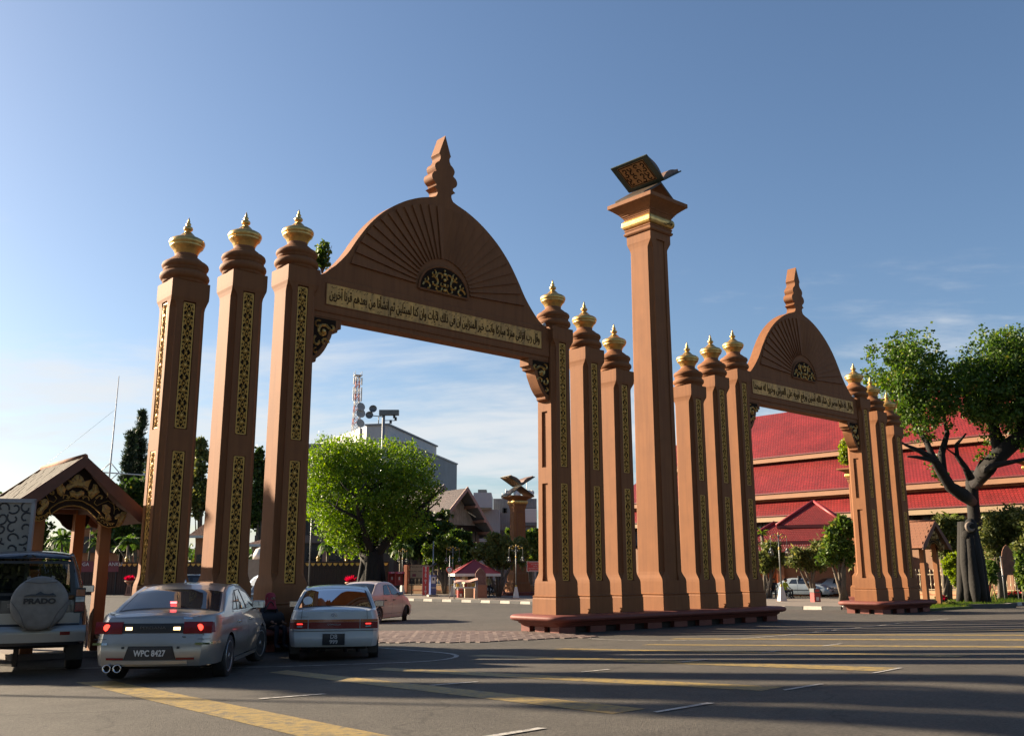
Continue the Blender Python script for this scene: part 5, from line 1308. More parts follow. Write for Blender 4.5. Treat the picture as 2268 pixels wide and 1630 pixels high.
def hut(s_, n_, label, carve=True, zoff=0.0):
    o = gate_pt(s_, n_); t = thing('roofed_gateway', label, 'hut', (o.x, o.y, 0.0), GROT, 'small tiled huts at the ends of the gate')
    hw, ze, za = 1.24, 2.80, 3.84
    for y in (0.42, 2.1):
        for sx in (-1, 1):
            b = MB(); b.loft([[(-h, -h, z), (h, -h, z), (h, h, z), (-h, h, z)] for z, h in ((0.0, 0.115), (2.95, 0.105))]); bevel(b.build('post', PLASTER, t, (sx * 0.64, y, 0)), 0.01, 1)
    MB().box((0, 1.26, 0.05), (1.9, 2.4, 0.10)).build('kerb_base', CONC, t)
    for sx in (-1, 1):
        ux = Vector((0, 1, 0)); uy = Vector((-sx * hw, 0, za - ze)).normalized(); un = ux.cross(uy) * (1 if ux.cross(uy).z > 0 else -1)
        L = sqrt((hw + 0.18) ** 2 + (za - ze) ** 2 * ((hw + .18) / hw) ** 2)
        P0 = Vector((sx * (hw + 0.16), 0.06, ze - 0.13))
        b = MB(); c = [P0 + un * -0.01, P0 + ux * 2.85 - un * 0.01, P0 + ux * 2.85 + uy * (L - .02) - un * 0.01, P0 + uy * (L - .02) - un * 0.01]
        b.add(c + [p - un * 0.05 for p in c], [(0, 1, 2, 3), (7, 6, 5, 4), (0, 4, 5, 1), (1, 5, 6, 2), (2, 6, 7, 3), (3, 7, 4, 0)]); b.build('roof_deck', WOODB, t)
        rows_tiles(t, P0 + ux * 0.04 + uy * 0.06, ux, uy, un, 14, 9, 0.195, L / 9.0, MOSS if s_ < 0 else TILE)
        # barge boards, front and back
        for y in (-0.03, 2.90):
            b = MB(); e = 0.20
            b.prism([(sx * (hw + 0.22), ze - 0.24), (sx * (hw + 0.14), ze - 0.02), (0.0, za + 0.07), (0.0, za - 0.17), (sx * (hw - 0.08), ze - 0.17)], y, y + 0.05); b.build('barge_board', WOODB, t)
    MB().tube([(0, 0.0, za + 0.05), (0, 2.9, za + 0.05)], 0.06, 8).build('ridge_cap', TILE, t)
    for y in (0.42, 2.1): MB().box((0, y, 2.93), (1.6, 0.14, 0.14)).build('tie_beam', WOODB, t)
    for sx in (-1, 1): MB().box((sx * 0.64, 1.26, 2.90), (0.14, 1.9, 0.12)).build('plate_beam', WOODB, t)
    poly = hp(BOARD)
    for y0, first in ((0.12, True), (2.35, False)):
        bm = bmesh.new(); f = bm.faces.new([bm.verts.new((x, y0, z)) for x, z in poly]); r = bmesh.ops.extrude_face_region(bm, geom=[f])
        for v in r['geom']:
            if isinstance(v, bmesh.types.BMVert): v.co.y = y0 + 0.05
        bmesh.ops.recalc_face_normals(bm, faces=bm.faces); bmesh.ops.triangulate(bm, faces=[f for f in bm.faces if len(f.verts) > 4])
        me = bpy.data.meshes.new('pediment_board'); bm.to_mesh(me); bm.free(); me.materials.append(BLACK_BACK); link('pediment_board', me, t)
    for poly_ in ORN:
        P = hp(poly_); cx_ = sum(p[0] for p in P) / len(P); cz_ = sum(p[1] for p in P) / len(P)
        b = MB(); n = len(P); vs = [(x, 0.12, z) for x, z in P] + [(x * .97 + cx_ * .03, 0.092, z * .97 + cz_ * .03) for x, z in P] + [(x * .55 + cx_ * .45, 0.072, z * .55 + cz_ * .45) for x, z in P] + [(cx_, 0.085, cz_)]
        b.add(vs, [(i, (i + 1) % n, (i + 1) % n + n, i + n) for i in range(n)] + [(i + n, (i + 1) % n + n, (i + 1) % n + 2 * n, i + 2 * n) for i in range(n)] + [(i + 2 * n, (i + 1) % n + 2 * n, 3 * n) for i in range(n)], 0, False)
        o_ = b.build('carved_leaf', CARVED, t)
        bmx = bmesh.new(); bmx.from_mesh(o_.data); bmesh.ops.recalc_face_normals(bmx, faces=bmx.faces); bmx.to_mesh(o_.data); bmx.free()
        g = MB()
        for k in range(0, n, 2): scroll_strip(g, [(P[k][0] * .92 + cx_ * .08, P[k][1] * .92 + cz_ * .08), (P[k][0] * .45 + cx_ * .55, P[k][1] * .45 + cz_ * .55)], 0.006, 0.070, 0.006)
        tag(g.build('carved_veins', WOODB, t), kind='stuff')
    O_, I2 = hp(BAND_O), hp(BAND_I); g = MB()
    scroll_strip(g, O_ + I2[::-1] + [O_[0]], 0.012, 0.108, 0.015); g.build('arch_band_edge', CARVED, t)
    g = MB()
    for pts, w in (([(470, 975), (560, 1000), (650, 975), (720, 940)], .010), ([(480, 1045), (600, 1055), (680, 1015), (735, 968)], .010), ([(1445, 960), (1500, 1020), (1560, 1080), (1650, 1090)], .010), ([(1405, 1060), (1480, 1120), (1560, 1150), (1680, 1140)], .010),
                   ([(520, 800), (540, 720), (600, 680), (680, 700), (720, 770), (790, 790), (830, 740), (800, 700)], .008), ([(1650, 900), (1640, 820), (1560, 770), (1480, 800), (1400, 840), (1360, 800), (1380, 760)], .008),
                   ([(740, 600), (730, 660), (770, 680), (790, 650), (760, 620)], .018), ([(1380, 740), (1440, 690), (1480, 710), (1460, 750)], .018), ([(640, 610), (660, 650), (700, 640)], .008), ([(1540, 650), (1560, 700), (1530, 730)], .008),
                   ([(920, 740), (930, 690), (980, 690), (1000, 740), (960, 730)], .012), ([(1200, 745), (1230, 700), (1280, 720), (1290, 770)], .012), ([(430, 800), (470, 770), (510, 800), (520, 880)], .008), ([(1640, 960), (1650, 890), (1700, 870), (1720, 910)], .008)):
        scroll_strip(g, hp(pts), w, 0.112, 0.012)
    for x, y in ((500, 1010), (545, 1030), (590, 1020), (630, 1000), (670, 985), (700, 955), (1440, 1020), (1470, 1060), (1510, 1085), (1560, 1110), (1600, 1110), (1020, 720), (1210, 720)):
        q = hp([(x, y)])[0]; scroll_strip(g, scroll(q[0], q[1], 0.035, 0, 5), 0.010, 0.110, 0.012)
    tag(g.build('carved_scrolls', CARVED, t), kind='stuff')
    return t
hut(HUT_S, HUT_N, 'small clay tiled hut at the far left with gold carved gable over pale brown posts')
hut(35.95, -0.62, 'distant small clay tiled hut just right of the last column, beside the big dark trunk')

# ornamental board at the left edge
ob = at(-60, 1180, 17.0)
t = thing('ornamental_board', 'tall framed board with dark scroll pattern at the left edge, behind the four wheel drive', 'notice board', (ob.x, ob.y, 0), radians(12))
MB().box((0, 0, 1.75), (1.86, 0.06, 2.3)).build('panel', mat('pale_board', (0.30, 0.28, 0.24), 0.7, var=0.2), t)
g = MB()
for z in (0.63, 2.88): g.box((0, -0.01, z), (1.98, 0.10, 0.07))
for x in (-0.96, 0.96): g.box((x, -0.01, 1.75), (0.06, 0.10, 2.3))
g.build('frame', mat('grey_steel_frame', (0.32, 0.33, 0.36), 0.45, metal=0.4), t)
g = MB()
for i in range(9):
    for k in range(12): scroll_strip(g, scroll(0.85 - i * 0.20, 0.75 + k * 0.182, 0.12, i * 2.1 + k * 1.3, i * 2.1 + k * 1.3 + 4.6), 0.016, -0.032, 0.006)
tag(g.build('scroll_pattern', BLACKTRIM, t), kind='stuff')
for x in (-0.9, 0.9): MB().box((x, 0.05, 0.32), (0.07, 0.07, 0.64)).build('leg', BLACKTRIM, t)

# ---------------------------------------------------------------- second and third book pillars
def small_pillar(loc, rz, label, sc, label2, h=6.6):
    t = thing('book_monument', label, 'pillar', loc, rz, None, sc)
    b = MB(); b.loft([[(x, y, z) for x, y in section(hh, c)] for z, hh, c in [(0.3, 0.66, .004), (0.9, 0.64, .004), (1.0, 0.56, .004), (1.5, 0.54, .01), (1.7, 0.46, .10), (h - .9, 0.42, .10), (h - .75, 0.44, .01), (h - .62, 0.45, .004), (h - .6, 0.49, .004), (h - .55, 0.49, .004)]]); b.build('shaft', PLASTER, t)
    for sd in range(4):
        R = Matrix.Rotation(sd * pi / 2, 4, 'Z'); g = MB(); y = -0.47
        for x0, x1, z0, z1 in ((-0.24, -0.21, 1.9, h - 1.1), (0.21, 0.24, 1.9, h - 1.1), (-0.21, 0.21, h - 1.13, h - 1.1)): g.add([R @ Vector(v) for v in ((x0, y, z0), (x1, y, z0), (x1, y + .03, z1), (x0, y + .03, z1))], [(0, 1, 2, 3)])
        g.build('recess_edge', GROOVE, t)
    b = MB(); b.loft(sq([(h - .55, .47), (h - .50, .53), (h - .42, .55), (h - .34, .53), (h - .28, .47)])); bevel(b.build('gold_collar', GOLD, t), 0.03, 3)
    b = MB(); b.loft(sq([(h - .28, .5), (h - .22, .54), (h - .10, .80), (h - .08, .86), (h, .86)])); b.build('abacus', PLASTER, t)
    b = MB()
    for z, e in ((0.0, 0.85), (0.1, 0.85), (0.12, 1.0), (0.30, 1.05), (0.34, 0.95)): b.v += [(x, y, z) for x, y in rrect(-e, e, -e, e, 0.3, 4)]
    n = 20; b.f = [[i * n + k, i * n + (k + 1) % n, (i + 1) * n + (k + 1) % n, (i + 1) * n + k] for i in range(4) for k in range(n)] + [[4 * n + k for k in range(n)]]; b.mi = [0] * len(b.f); b.sm = [False] * len(b.f); b.build('base_coping', PLASTER_RED, t)
    return t
q = gnd(1147, 1322); SC2 = 1.18
small_pillar((q.x, q.y, q.z), radians(25), 'distant brown pillar with gold collar and open book, seen through the large arch', SC2, '', 6.75)
top_z = at(1147, 1099, q.y).z
SP_H = (top_z - q.z) / 6.75
bpy.data.objects['book_monument.001'].scale = (SP_H,) * 3
book('small dark open book sculpture on the distant pillar behind the lamp post', (q.x, q.y, top_z), radians(25), 0.80 * SP_H)
q = at(1885, 1040, 56); q.z = gz(q.x, q.y); o3 = small_pillar((q.x + 0.35, q.y, q.z), GROT, 'slim brown pillar with gold collar behind the right arch support, red roof behind', 1.0, '', 7.75)
q = at(2262, 1020, 58); o4 = small_pillar((q.x + 0.75, q.y, gz(q.x, q.y)), GROT, 'brown pillar cut by the right picture edge behind the big tree', 1.0, '', 8.3); 

# ---------------------------------------------------------------- street furniture
POLE = mat('grey_painted_pole', (0.16, 0.17, 0.17), 0.5, metal=0.3)
STEEL = mat('galvanised_steel', (0.34, 0.35, 0.36), 0.45, metal=0.5)
GLOBE = mat('clear_globe', (0.6, 0.6, 0.6), 0.05, trans=(0.80, 0.82, 0.80))
YEL = mat('yellow_gold_paint', (0.55, 0.36, 0.05), 0.45, var=0.15)
REDP = mat('red_paint', (0.36, 0.035, 0.032), 0.5, var=0.12); REDS = mat('red_sign', (0.55, 0.045, 0.04), 0.45, var=0.06); SIGNW = mat('sign_white', (0.68, 0.66, 0.62), 0.5, var=0.05)
DRED = mat('burgundy_sign', (0.20, 0.030, 0.040), 0.5)
def globe_lamp(loc, label, rz=0.0, sc=1.0):
    t = thing('street_lamp', label, 'street lamp', loc, rz, 'twin globe lamp posts', sc)
    b = MB(); b.loft(sq([(0.0, 0.27), (0.07, 0.27), (0.08, 0.22)])); b.build('base_plate', mat('red_brown_base', (0.30, 0.11, 0.08), 0.6), t)
    for k in range(4):
        a = k * pi / 2; b = MB(); ca, sa = cos(a), sin(a)
        def P(x, y, z): return (x * ca - y * sa, x * sa + y * ca, z)
        b.add([P(-.19, -.19, .08), P(.19, -.19, .08), P(.075, -.075, .80), P(-.075, -.075, .80)], [(0, 1, 2, 3)]); b.build('base_panel', YEL if k in (1, 2) else SIGNW, t)
    b = MB(); b.tube([(0, 0, 0.78), (0, 0, 3.45)], [0.045, 0.032], 10); b.build('pole', POLE, t)
    for z, r in ((0.84, .07), (2.72, .06)): MB().lathe([(.03, -.07), (r, -.02), (r * .8, .05), (.03, .10)], 10, (0, 0, z)).build('gilt_collar', YEL, t)
    for sg in (-1, 1):
        pts = [(sg * 0.02, 0, 2.9)] + [(sg * (0.24 - 0.22 * cos(a)), 0, 3.22 + 0.24 * sin(a)) for a in np.linspace(0, pi, 9)] + [(sg * 0.46, 0, 2.78)]
        b = MB(); b.tube(pts, 0.017, 6); b.build('curved_arm', POLE, t)
        b = MB(); b.tube([(sg * x, 0, z) for x, z in scroll(0.17, 3.12, 0.11, 0, 5.5)], 0.012, 5); b.build('arm_scroll', POLE, t)
        MB().lathe([(.02, .14), (.07, .10), (.075, .03), (.05, 0)], 10, (sg * .46, 0, 2.62)).build('globe_cap', POLE, t)
        MB().ball((sg * .46, 0, 2.50), 0.155, 18, 12).build('glass_globe', GLOBE, t)
        MB().ball((sg * .46, 0, 2.53), 0.05, 8, 6).build('bulb', SIGNW, t)
        MB().ball((sg * .43, 0, 3.34), 0.035, 8, 5, sz=1.8).build('gilt_bud', YEL, t)
    for a in np.linspace(-1.3, 1.3, 5):
        b = MB(); b.ball((0, 0, 0), 0.07, 8, 5, sz=0.6); o = b.build('gilt_petal', YEL, t, (sin(a) * 0.26, 0, 3.22 + cos(a) * 0.26), (0, a, 0), ); o.scale = (0.6, 0.5, 2.0)
    return t
def place_lamp(px, pyb, pyt, label, rz=0.0):
    q = gnd(px, pyb); zt = at(px, pyt, q.y).z; return globe_lamp((q.x, q.y, q.z + 0.10), label, rz, (zt - q.z) / 3.52)
place_lamp(1143, 1330, 1210, 'twin globe lamp post with bright yellow foot in front of the distant book pillar', 0.1)
place_lamp(1002, 1325.5, 1213, 'twin globe lamp post left of the stone monument, seen through the large arch', 0.1)
place_lamp(1733, 1338, 1184, 'twin globe lamp post inside the right arch, before the old pale blue car', 0.2)
place_lamp(890, 1319, 1217, 'dim twin globe lamp with gilt top behind the brown notice board', 0.9)
def bin_(px, pyb, pyt, label):
    q = gnd(px, pyb); h = at(px, pyt, q.y).z - q.z; s = h / 1.15
    t = thing('litter_bin', label, 'litter bin', (q.x, q.y, q.z + 0.02), radians(18), 'red litter bins', s)
    b = MB(); b.box((0, 0, 0.42), (0.52, 0.52, 0.84), taper=1.03); bevel(b.build('body', REDP, t), 0.02, 1)
    GT = mat('grey_bin_top', (0.10, 0.11, 0.11), 0.5); b = MB(); b.box((0, 0, 0.99), (0.56, 0.56, 0.30)); bevel(b.build('hood', GT, t), 0.02, 1)
    MB().box((0, -0.282, 0.99), (0.36, 0.01, 0.15)).build('opening', REDS, t); MB().box((0, -0.272, 0.40), (0.24, 0.008, 0.26)).build('sticker', SIGNW, t)
    MB().box((0, 0, 0.03), (0.58, 0.58, 0.06)).build('foot', REDP, t)
    return t
bin_(1807, 1339, 1303, 'red litter bin with grey hood on the island kerb inside the right arch')
bin_(1019, 1327.5, 1300, 'red litter bin between the lamp post and the stone monument')
bin_(944, 1316, 1291, 'smaller looking red litter bin behind the blue ticket machine')
# stone monument
q = gnd(1064, 1329); hm = at(1064, 1256, q.y).z - q.z
t = thing('inscribed_monument', 'brown inscribed stone tablet on a tall orange brown pedestal beside the motorcycles', 'monument', (q.x, q.y, q.z), radians(8), None, hm / 2.6)
STONE = mat('brown_granite', (0.17, 0.07, 0.055), 0.5, var=0.3, vs=8); PEDE = mat('terracotta_pedestal', (0.36, 0.15, 0.085), 0.7, var=0.12)
b = MB(); b.box((0, 0, 0.55), (1.02, 0.62, 1.10)); bevel(b.build('pedestal', PEDE, t), 0.015, 1); MB().box((0, 0, 1.15), (1.06, 0.66, 0.12)).build('pedestal_cap', PEDE, t)
pr_ = [(-0.42, 1.2), (-0.42, 2.15), (-0.34, 2.22), (-0.30, 2.30), (-0.18, 2.45), (0, 2.58), (0.18, 2.45), (0.30, 2.30), (0.34, 2.22), (0.42, 2.15), (0.42, 1.2)]
b = MB(); b.prism(pr_, -0.14, 0.14); b.build('tablet', STONE, t)
g = MB(); scroll_strip(g, [(x * .88, 1.24 + (z - 1.2) * .93) for x, z in pr_] + [(-.37, 1.24)], 0.012, -0.142, 0.006)
for k in range(6): scroll_strip(g, [(-.22 + .03 * (k % 2), 1.45 + k * .11), (.22 - .03 * (k % 3), 1.45 + k * .11)], 0.010, -0.142, 0.003)
tag(g.build('inscription', mat('pale_inscription', (0.30, 0.20, 0.16), 0.6), t), kind='stuff')
# signs
def sign(name, label, px, pyb, x0, x1, y0, y1, m, legs=2, rz=0.0, frame=SIGNW, cat='sign', th=0.05, d=None, legm=BLACKTRIM):
    q = gnd(px, pyb) if d is None else at(px, pyb, d)
    if d is not None: q.z = gz(q.x, q.y)
    a = at(x0, y1, q.y); c = at(x1, y0, q.y); w, h = abs(c.x - a.x), c.z - a.z; cx_, cz_ = (a.x + c.x) / 2, (a.z + c.z) / 2 - q.z
    t = thing(name, label, cat, (cx_, q.y, q.z), rz)
    MB().box((0, 0, cz_), (w, th, h)).build('board', m, t)
    g = MB(); e = min(w, h) * 0.035
    for z in (cz_ - h / 2, cz_ + h / 2): g.box((0, -0.004, z), (w + e, th + 0.012, e))
    for x in (-w / 2, w / 2): g.box((x, -0.004, cz_), (e, th + 0.012, h - e))
    g.build('frame', frame, t)
    for k in range(legs):
        x = 0 if legs == 1 else (-1 + 2 * k) * w * 0.40
        MB().box((x, 0.045, (cz_ - h / 2) / 2 + .1), (0.05, 0.05, cz_ - h / 2 + .2)).build('leg', legm, t)
    return t, w, h, cz_
def words(t, lines, w, cz, h, m, y=-0.032, top=0.9, k=0.8, name='lettering'):
    n = len(lines)
    for i, (txt, sz) in enumerate(lines):
        me = text_mesh(txt, sz, m, 0.003); link(name, me, t, (0, y, cz + h / 2 - h * (i + 0.5) / n), (pi / 2, 0, 0))
t, w, h, cz = sign('banner_sign', 'tall narrow red banner with a column of white letters, left of the blue ticket machine', 941, 1324, 935, 950.5, 1254, 1318, REDS, 2)
for i, ch_ in enumerate('BAYAR DI SINI'):
    if ch_ != ' ': link('lettering', text_mesh(ch_, h / 13 * 1.15, SIGNW, 0.003, bold=0.01), t, (0, -0.03, cz + h / 2 - h * (i + 0.6) / 13.4), (pi / 2, 0, 0))
t, w, h, cz = sign('notice_board', 'beige notice board with dark brown lettering just behind the red banner', 916, 1321, 908, 950, 1250, 1280, mat('beige_board', (0.40, 0.27, 0.15), 0.6), 2, frame=WOODB)
DK = mat('dark_brown_letters', (0.06, 0.02, 0.015), 0.6)
words(t, [('MEDAN SELERA', h * .2), ('KAMPUNG KRAFTANGAN', h * .15), ('', .1)], w, cz, h, DK)
MB().box((-w * .28, -0.03, cz - h * .28), (w * .2, 0.01, h * .2)).build('brown_square', DRED, t)
t, w, h, cz = sign('warning_sign', 'red rectangular sign with white text half hidden by the column under the large arch', 1177, 1334, 1167.5, 1203, 1243, 1265, REDS, 1, legm=STEEL)
words(t, [('MAJLIS PERBANDARAN', h * .13), ('KOTA BHARU', h * .13), ('AWAS', h * .16), ('DILARANG MELETAK', h * .15), ('KENDERAAN DI SINI', h * .13)], w, cz, h, SIGNW)
q = gnd(1003, 1312)
t = thing('road_sign', 'round white no turning sign with red rim on a pole near the craft market fence', 'traffic sign', (at(996, 1262, 64).x, 64, gz(0, 64)), 0)
b = MB(); b.tube([(0, 0.03, 0), (0, 0.03, 2.9)], 0.03, 8); b.build('pole', STEEL, t)
zc_ = at(996, 1262, 64).z - gz(0, 64)
MB().lathe([(.001, 0), (.23, .001), (.23, .02), (.001, .021)], 24).build('red_disc', REDS, t, (0, -0.0, zc_), (pi / 2, 0, 0)); MB().lathe([(.001, 0), (.165, .001), (.165, .01), (.001, .011)], 24).build('white_disc', SIGNW, t, (0, -0.022, zc_), (pi / 2, 0, 0))
MB().box((0.03, -0.036, zc_ - .03), (0.035, 0.006, 0.16)).box((-0.02, -0.036, zc_ + .06), (0.10, 0.006, 0.035)).build('turn_arrow', LETTER_K, t)
# blue ticket machine with solar panel
q = gnd(958, 1325.5); hh = at(958, 1272, q.y).z - q.z; s = hh / 2.0
t = thing('ticket_machine', 'blue parking ticket machine with small solar roof on a concrete block', 'ticket machine', (q.x, q.y, q.z), radians(22), None, s)
BLU = mat('machine_blue', (0.035, 0.08, 0.26), 0.4); MB().box((0, 0, 0.17), (0.85, 0.62, 0.34)).build('plinth', mat('pale_concrete', (0.36, 0.32, 0.27), 0.8), t)
b = MB(); b.box((0, 0, 1.15), (0.50, 0.44, 1.62)); bevel(b.build('cabinet', BLU, t), 0.02, 1); MB().box((-.02, -.225, 1.55), (0.36, 0.02, 0.55)).build('front_plate', SIGNW, t); MB().box((-.02, -.237, 1.62), (0.16, 0.01, 0.2)).build('screen', BLACKTRIM, t)
for z in (0.95, 0.87): MB().box((0, -.225, z), (0.44, 0.012, 0.025)).build('white_stripe', SIGNW, t)
b = MB(); b.tube([(0, 0, 1.95), (0, 0, 2.75)], 0.03, 6); b.build('pole', BLACKTRIM, t); MB().box((0, 0, 0), (0.7, 0.5, 0.04)).build('solar_panel', BLACKTRIM, t, (0, 0, 2.78), (0.2, -0.45, 0))
# telephone booths
def phone(px, pyb, w_, label):
    q = gnd(px, pyb); s = (at(px, 1266, q.y).z - q.z) / 2.05
    t = thing('telephone_booth', label, 'telephone booth', (q.x, q.y, q.z), radians(14), 'pair of red telephone booths', s)
    prof = [(0.0, 0.95), (0.42, 0.95), (0.46, 1.3), (0.50, 1.65), (0.62, 2.0), (0.60, 2.05), (0.0, 2.05)]
    for sx in (-1, 1):
        vs = [(sx * 0.38, -y, z) for y, z in prof] + [(sx * 0.33, -y, z) for y, z in prof]; n = len(prof)
        b = MB(); b.add(vs, [tuple(range(n)), tuple(range(2 * n - 1, n - 1, -1))] + [(i, i + n, (i + 1) % n + n, (i + 1) % n) for i in range(n)]); b.build('side_hood', BLACKTRIM if sx > 0 else REDP, t)
    MB().box((0, 0.02, 1.5), (0.76, 0.05, 1.1)).build('back_panel', REDP, t); MB().box((0, -0.05, 1.45), (0.26, 0.10, 0.45)).build('telephone', REDS, t); MB().box((0, -0.11, 1.52), (0.12, 0.03, 0.25)).build('keypad', SIGNW, t)
    MB().box((0, -0.30, 1.98), (0.68, 0.62, 0.16)).build('header', mat('magenta_header', (0.50, 0.05, 0.12), 0.5), t); link('lettering', text_mesh('hello', 0.17, SIGNW, 0.003), t, (0, -0.615, 1.99), (pi / 2, 0, 0))
    MB().box((0, 0, 0.5), (0.14, 0.14, 1.0)).build('post', BLACKTRIM, t)
phone(867, 1321, 1, 'left red telephone booth headed hello, half behind the pink car')
phone(883, 1321.5, 1, 'right red telephone booth headed hello, showing its red phone')
# kiosk with red hipped roof, market stall canopy
q = gnd(1048, 1313); qy = 66
def P_(x, y): return at(x, y, qy)
c = P_(1050, 1270); t = thing('kiosk', 'small kiosk with red hipped roof and white fascia behind the stone monument', 'kiosk', (c.x, qy, gz(c.x, qy)), radians(12))
zr = c.z - gz(c.x, qy); za_ = P_(1052, 1240).z - gz(c.x, qy); hw = 1.55
RTILE = mat('red_glazed_tile', (0.285, 0.030, 0.034), 0.5, var=0.2, vs=0.8, spec=0.4)
b = MB(); b.add([(-hw, -hw, zr), (hw, -hw, zr), (hw, hw, zr), (-hw, hw, zr), (0, 0, za_)], [(0, 1, 4), (1, 2, 4), (2, 3, 4), (3, 0, 4)]); b.build('roof', RTILE, t)
b = MB()
for a in range(4): b.box((hw * cos(a * pi / 2) * .99, hw * sin(a * pi / 2) * .99, zr - .08), (0.06, 2 * hw, 0.18), a * pi / 2)
b.build('fascia', SIGNW, t); MB().box((0, 0, zr / 2), (1.5, 1.5, zr - .1)).build('booth_wall', mat('cream_wall', (0.42, 0.33, 0.22), 0.7), t); MB().box((0, -0.76, 1.55), (1.1, 0.02, 0.8)).build('serving_window', BLACKTRIM, t)
for k in range(4): MB().tube([(hw * (1 if k in (1, 2) else -1) * .01 + .01, 0, za_), (hw * (1 if k in (1, 2) else -1), hw * (1 if k > 1 else -1), zr + .02)], 0.04, 5).build('ridge_tile', RTILE, t)
c = at(1031, 1284, 62); t = thing('stall_canopy', 'pink cloth canopy over a small food stall left of the stone monument', 'market stall', (c.x, 62, gz(c.x, 62)), 0.1)
b = MB(); zc_ = c.z - gz(c.x, 62)
vs = [(-.75 + 1.5 * i / 6, -.8 + 1.6 * j / 3, zc_ + 0.05 * sin(i * 1.3) + 0.15 * (i / 6) - 0.12 * abs(j - 1.5)) for j in range(4) for i in range(7)]
b.add(vs, [(j * 7 + i, j * 7 + i + 1, (j + 1) * 7 + i + 1, (j + 1) * 7 + i) for j in range(3) for i in range(6)], 0, True); b.build('cloth', mat('pink_canvas', (0.55, 0.30, 0.24), 0.8), t)
for x in (-.7, .7):
    for y in (-.7, .7): MB().tube([(x, y, 0), (x, y, zc_)], 0.025, 5).build('pole', STEEL, t)
MB().box((0, 0, 0.85), (1.3, .8, 0.08)).build('counter', SIGNW, t)
for k in range(5): MB().box((-.5 + .25 * k, -.1, 1.0), (0.17, 0.3, 0.2)).build('food_box', [YEL, SIGNW, REDP, mat('tan_box', (0.4, 0.25, 0.12), 0.7), YEL][k], t)
# urns with red plants
URN = mat('terracotta_urn', (0.42, 0.20, 0.12), 0.7, var=0.12)
REDLEAF = leaf_mat('crimson_leaves', (0.30, 0.006, 0.02), (0.50, 0.015, 0.05), None, 0.3)
def urn(px, pyb, pyt, label):
    q = gnd(px, pyb); s = (at(px, pyt, q.y).z - q.z) / 1.75
    t = thing('planter_urn', label, 'planter', (q.x, q.y, q.z), 0.3, 'terracotta urns with red plants', s)
    b = MB(); b.loft(sq([(0, .30), (.08, .30), (.10, .25), (.85, .15), (.90, .17), (.95, .17)])); b.build('pedestal', URN, t)
    for k in range(4):
        a = k * pi / 2
        for dx_ in (-.07, .07):
            g = MB(); R = Matrix.Rotation(a, 4, 'Z'); g.add([R @ Vector(v) for v in ((dx_ - .045, -.252, .2), (dx_ + .045, -.252, .2), (dx_ * .7 + .03, -.178, .75), (dx_ * .7 - .03, -.178, .75))], [(0, 1, 2, 3)]); g.build('pedestal_panel', WOODB, t)
    MB().lathe([(.10, .95), (.16, 1.0), (.30, 1.10), (.38, 1.18), (.38, 1.24), (.30, 1.25)], 16).build('bowl', URN, t)
    V = []; F = []
    for k in range(120):
        a, e = RNG.uniform(0, 2 * pi), RNG.uniform(0.5, 1.5); d = Vector((cos(a) * cos(e), sin(a) * cos(e), sin(e))); L = RNG.uniform(.3, .55); sd = d.orthogonal().normalized() * .035; o_ = Vector((cos(a) * .12, sin(a) * .12, 1.22)); n = len(V)
        V += [o_ - sd * .4, o_ + d * L * .6 + sd, o_ + d * L, o_ + d * L * .6 - sd]; F.append((n, n + 1, n + 2, n + 3))
    link('red_foliage', np_mesh('red_foliage', np.array([tuple(v) for v in V]), np.array(F), REDLEAF), t)
urn(284, 1319, 1272, 'terracotta urn with crimson plant standing alone between the hut and the first column')
urn(222, 1322, 1274, 'terracotta urn with crimson plant half hidden beside the hut post')
urn(775, 1330, 1272, 'crimson plant in an urn against the long dark wall, above the pink car')
# small furniture on the right lawn
q = at(2243, 1340, 52); q.z = gz(q.x, q.y); t = thing('information_plaque', 'upright arched brown information plaque on two steel posts right of the big tree', 'plaque', tuple(q), radians(-8))
zb, zt = at(2243, 1273, 52).z - q.z, at(2243, 1206, 52).z - q.z
b = MB(); hwq = 0.30; zs_ = zb + (zt - zb) * .6
b.prism([(-hwq, zb), (hwq, zb), (hwq, zs_), (hwq * .8, zs_ + (zt - zs_) * .5), (hwq * .35, zs_ + (zt - zs_) * .87), (0, zt), (-hwq * .35, zs_ + (zt - zs_) * .87), (-hwq * .8, zs_ + (zt - zs_) * .5), (-hwq, zs_)], -0.03, 0.03); b.build('board', mat('weathered_brown_board', (0.24, 0.10, 0.06), 0.6, var=0.4, vs=4, streak=0.4, dirt=(0.12, 0.10, 0.05)), t)
for sx in (-1, 1):
    MB().tube([(sx * (hwq + .05), 0, 0), (sx * (hwq + .05), 0, zs_)], 0.025, 7).build('post', STEEL, t)
    for z in (zb - .05, zs_): MB().ball((sx * (hwq + .05), 0, z), 0.05, 8, 6).build('post_knob', CHROME, t)
# duffel bag on the left platform
pb = gate_pt(CS[2] - 0.72, 0.86, 0); t = thing('duffel_bag', 'black duffel bag lying at the foot of the third column behind the silver saloon mirror', 'bag', (pb.x, pb.y, 0.475), GROT + .2)
b = MB(); b.loft([[(x, .19 * cos(a), .17 + .17 * sin(a)) for a in np.linspace(0, 2 * pi, 11)[:-1]] for x in (-.3, -.27, 0, .27, .3)], sm=True); b.build('bag_body', mat('black_nylon', (0.02, 0.02, 0.022), 0.7, bump=.4, bs=10), t)
for y in (-.08, .08): MB().tube([(-.15 + .3 * k / 8, y, .32 + .22 * sin(pi * k / 8)) for k in range(9)], 0.012, 5).build('handle', BLACKTRIM, t)
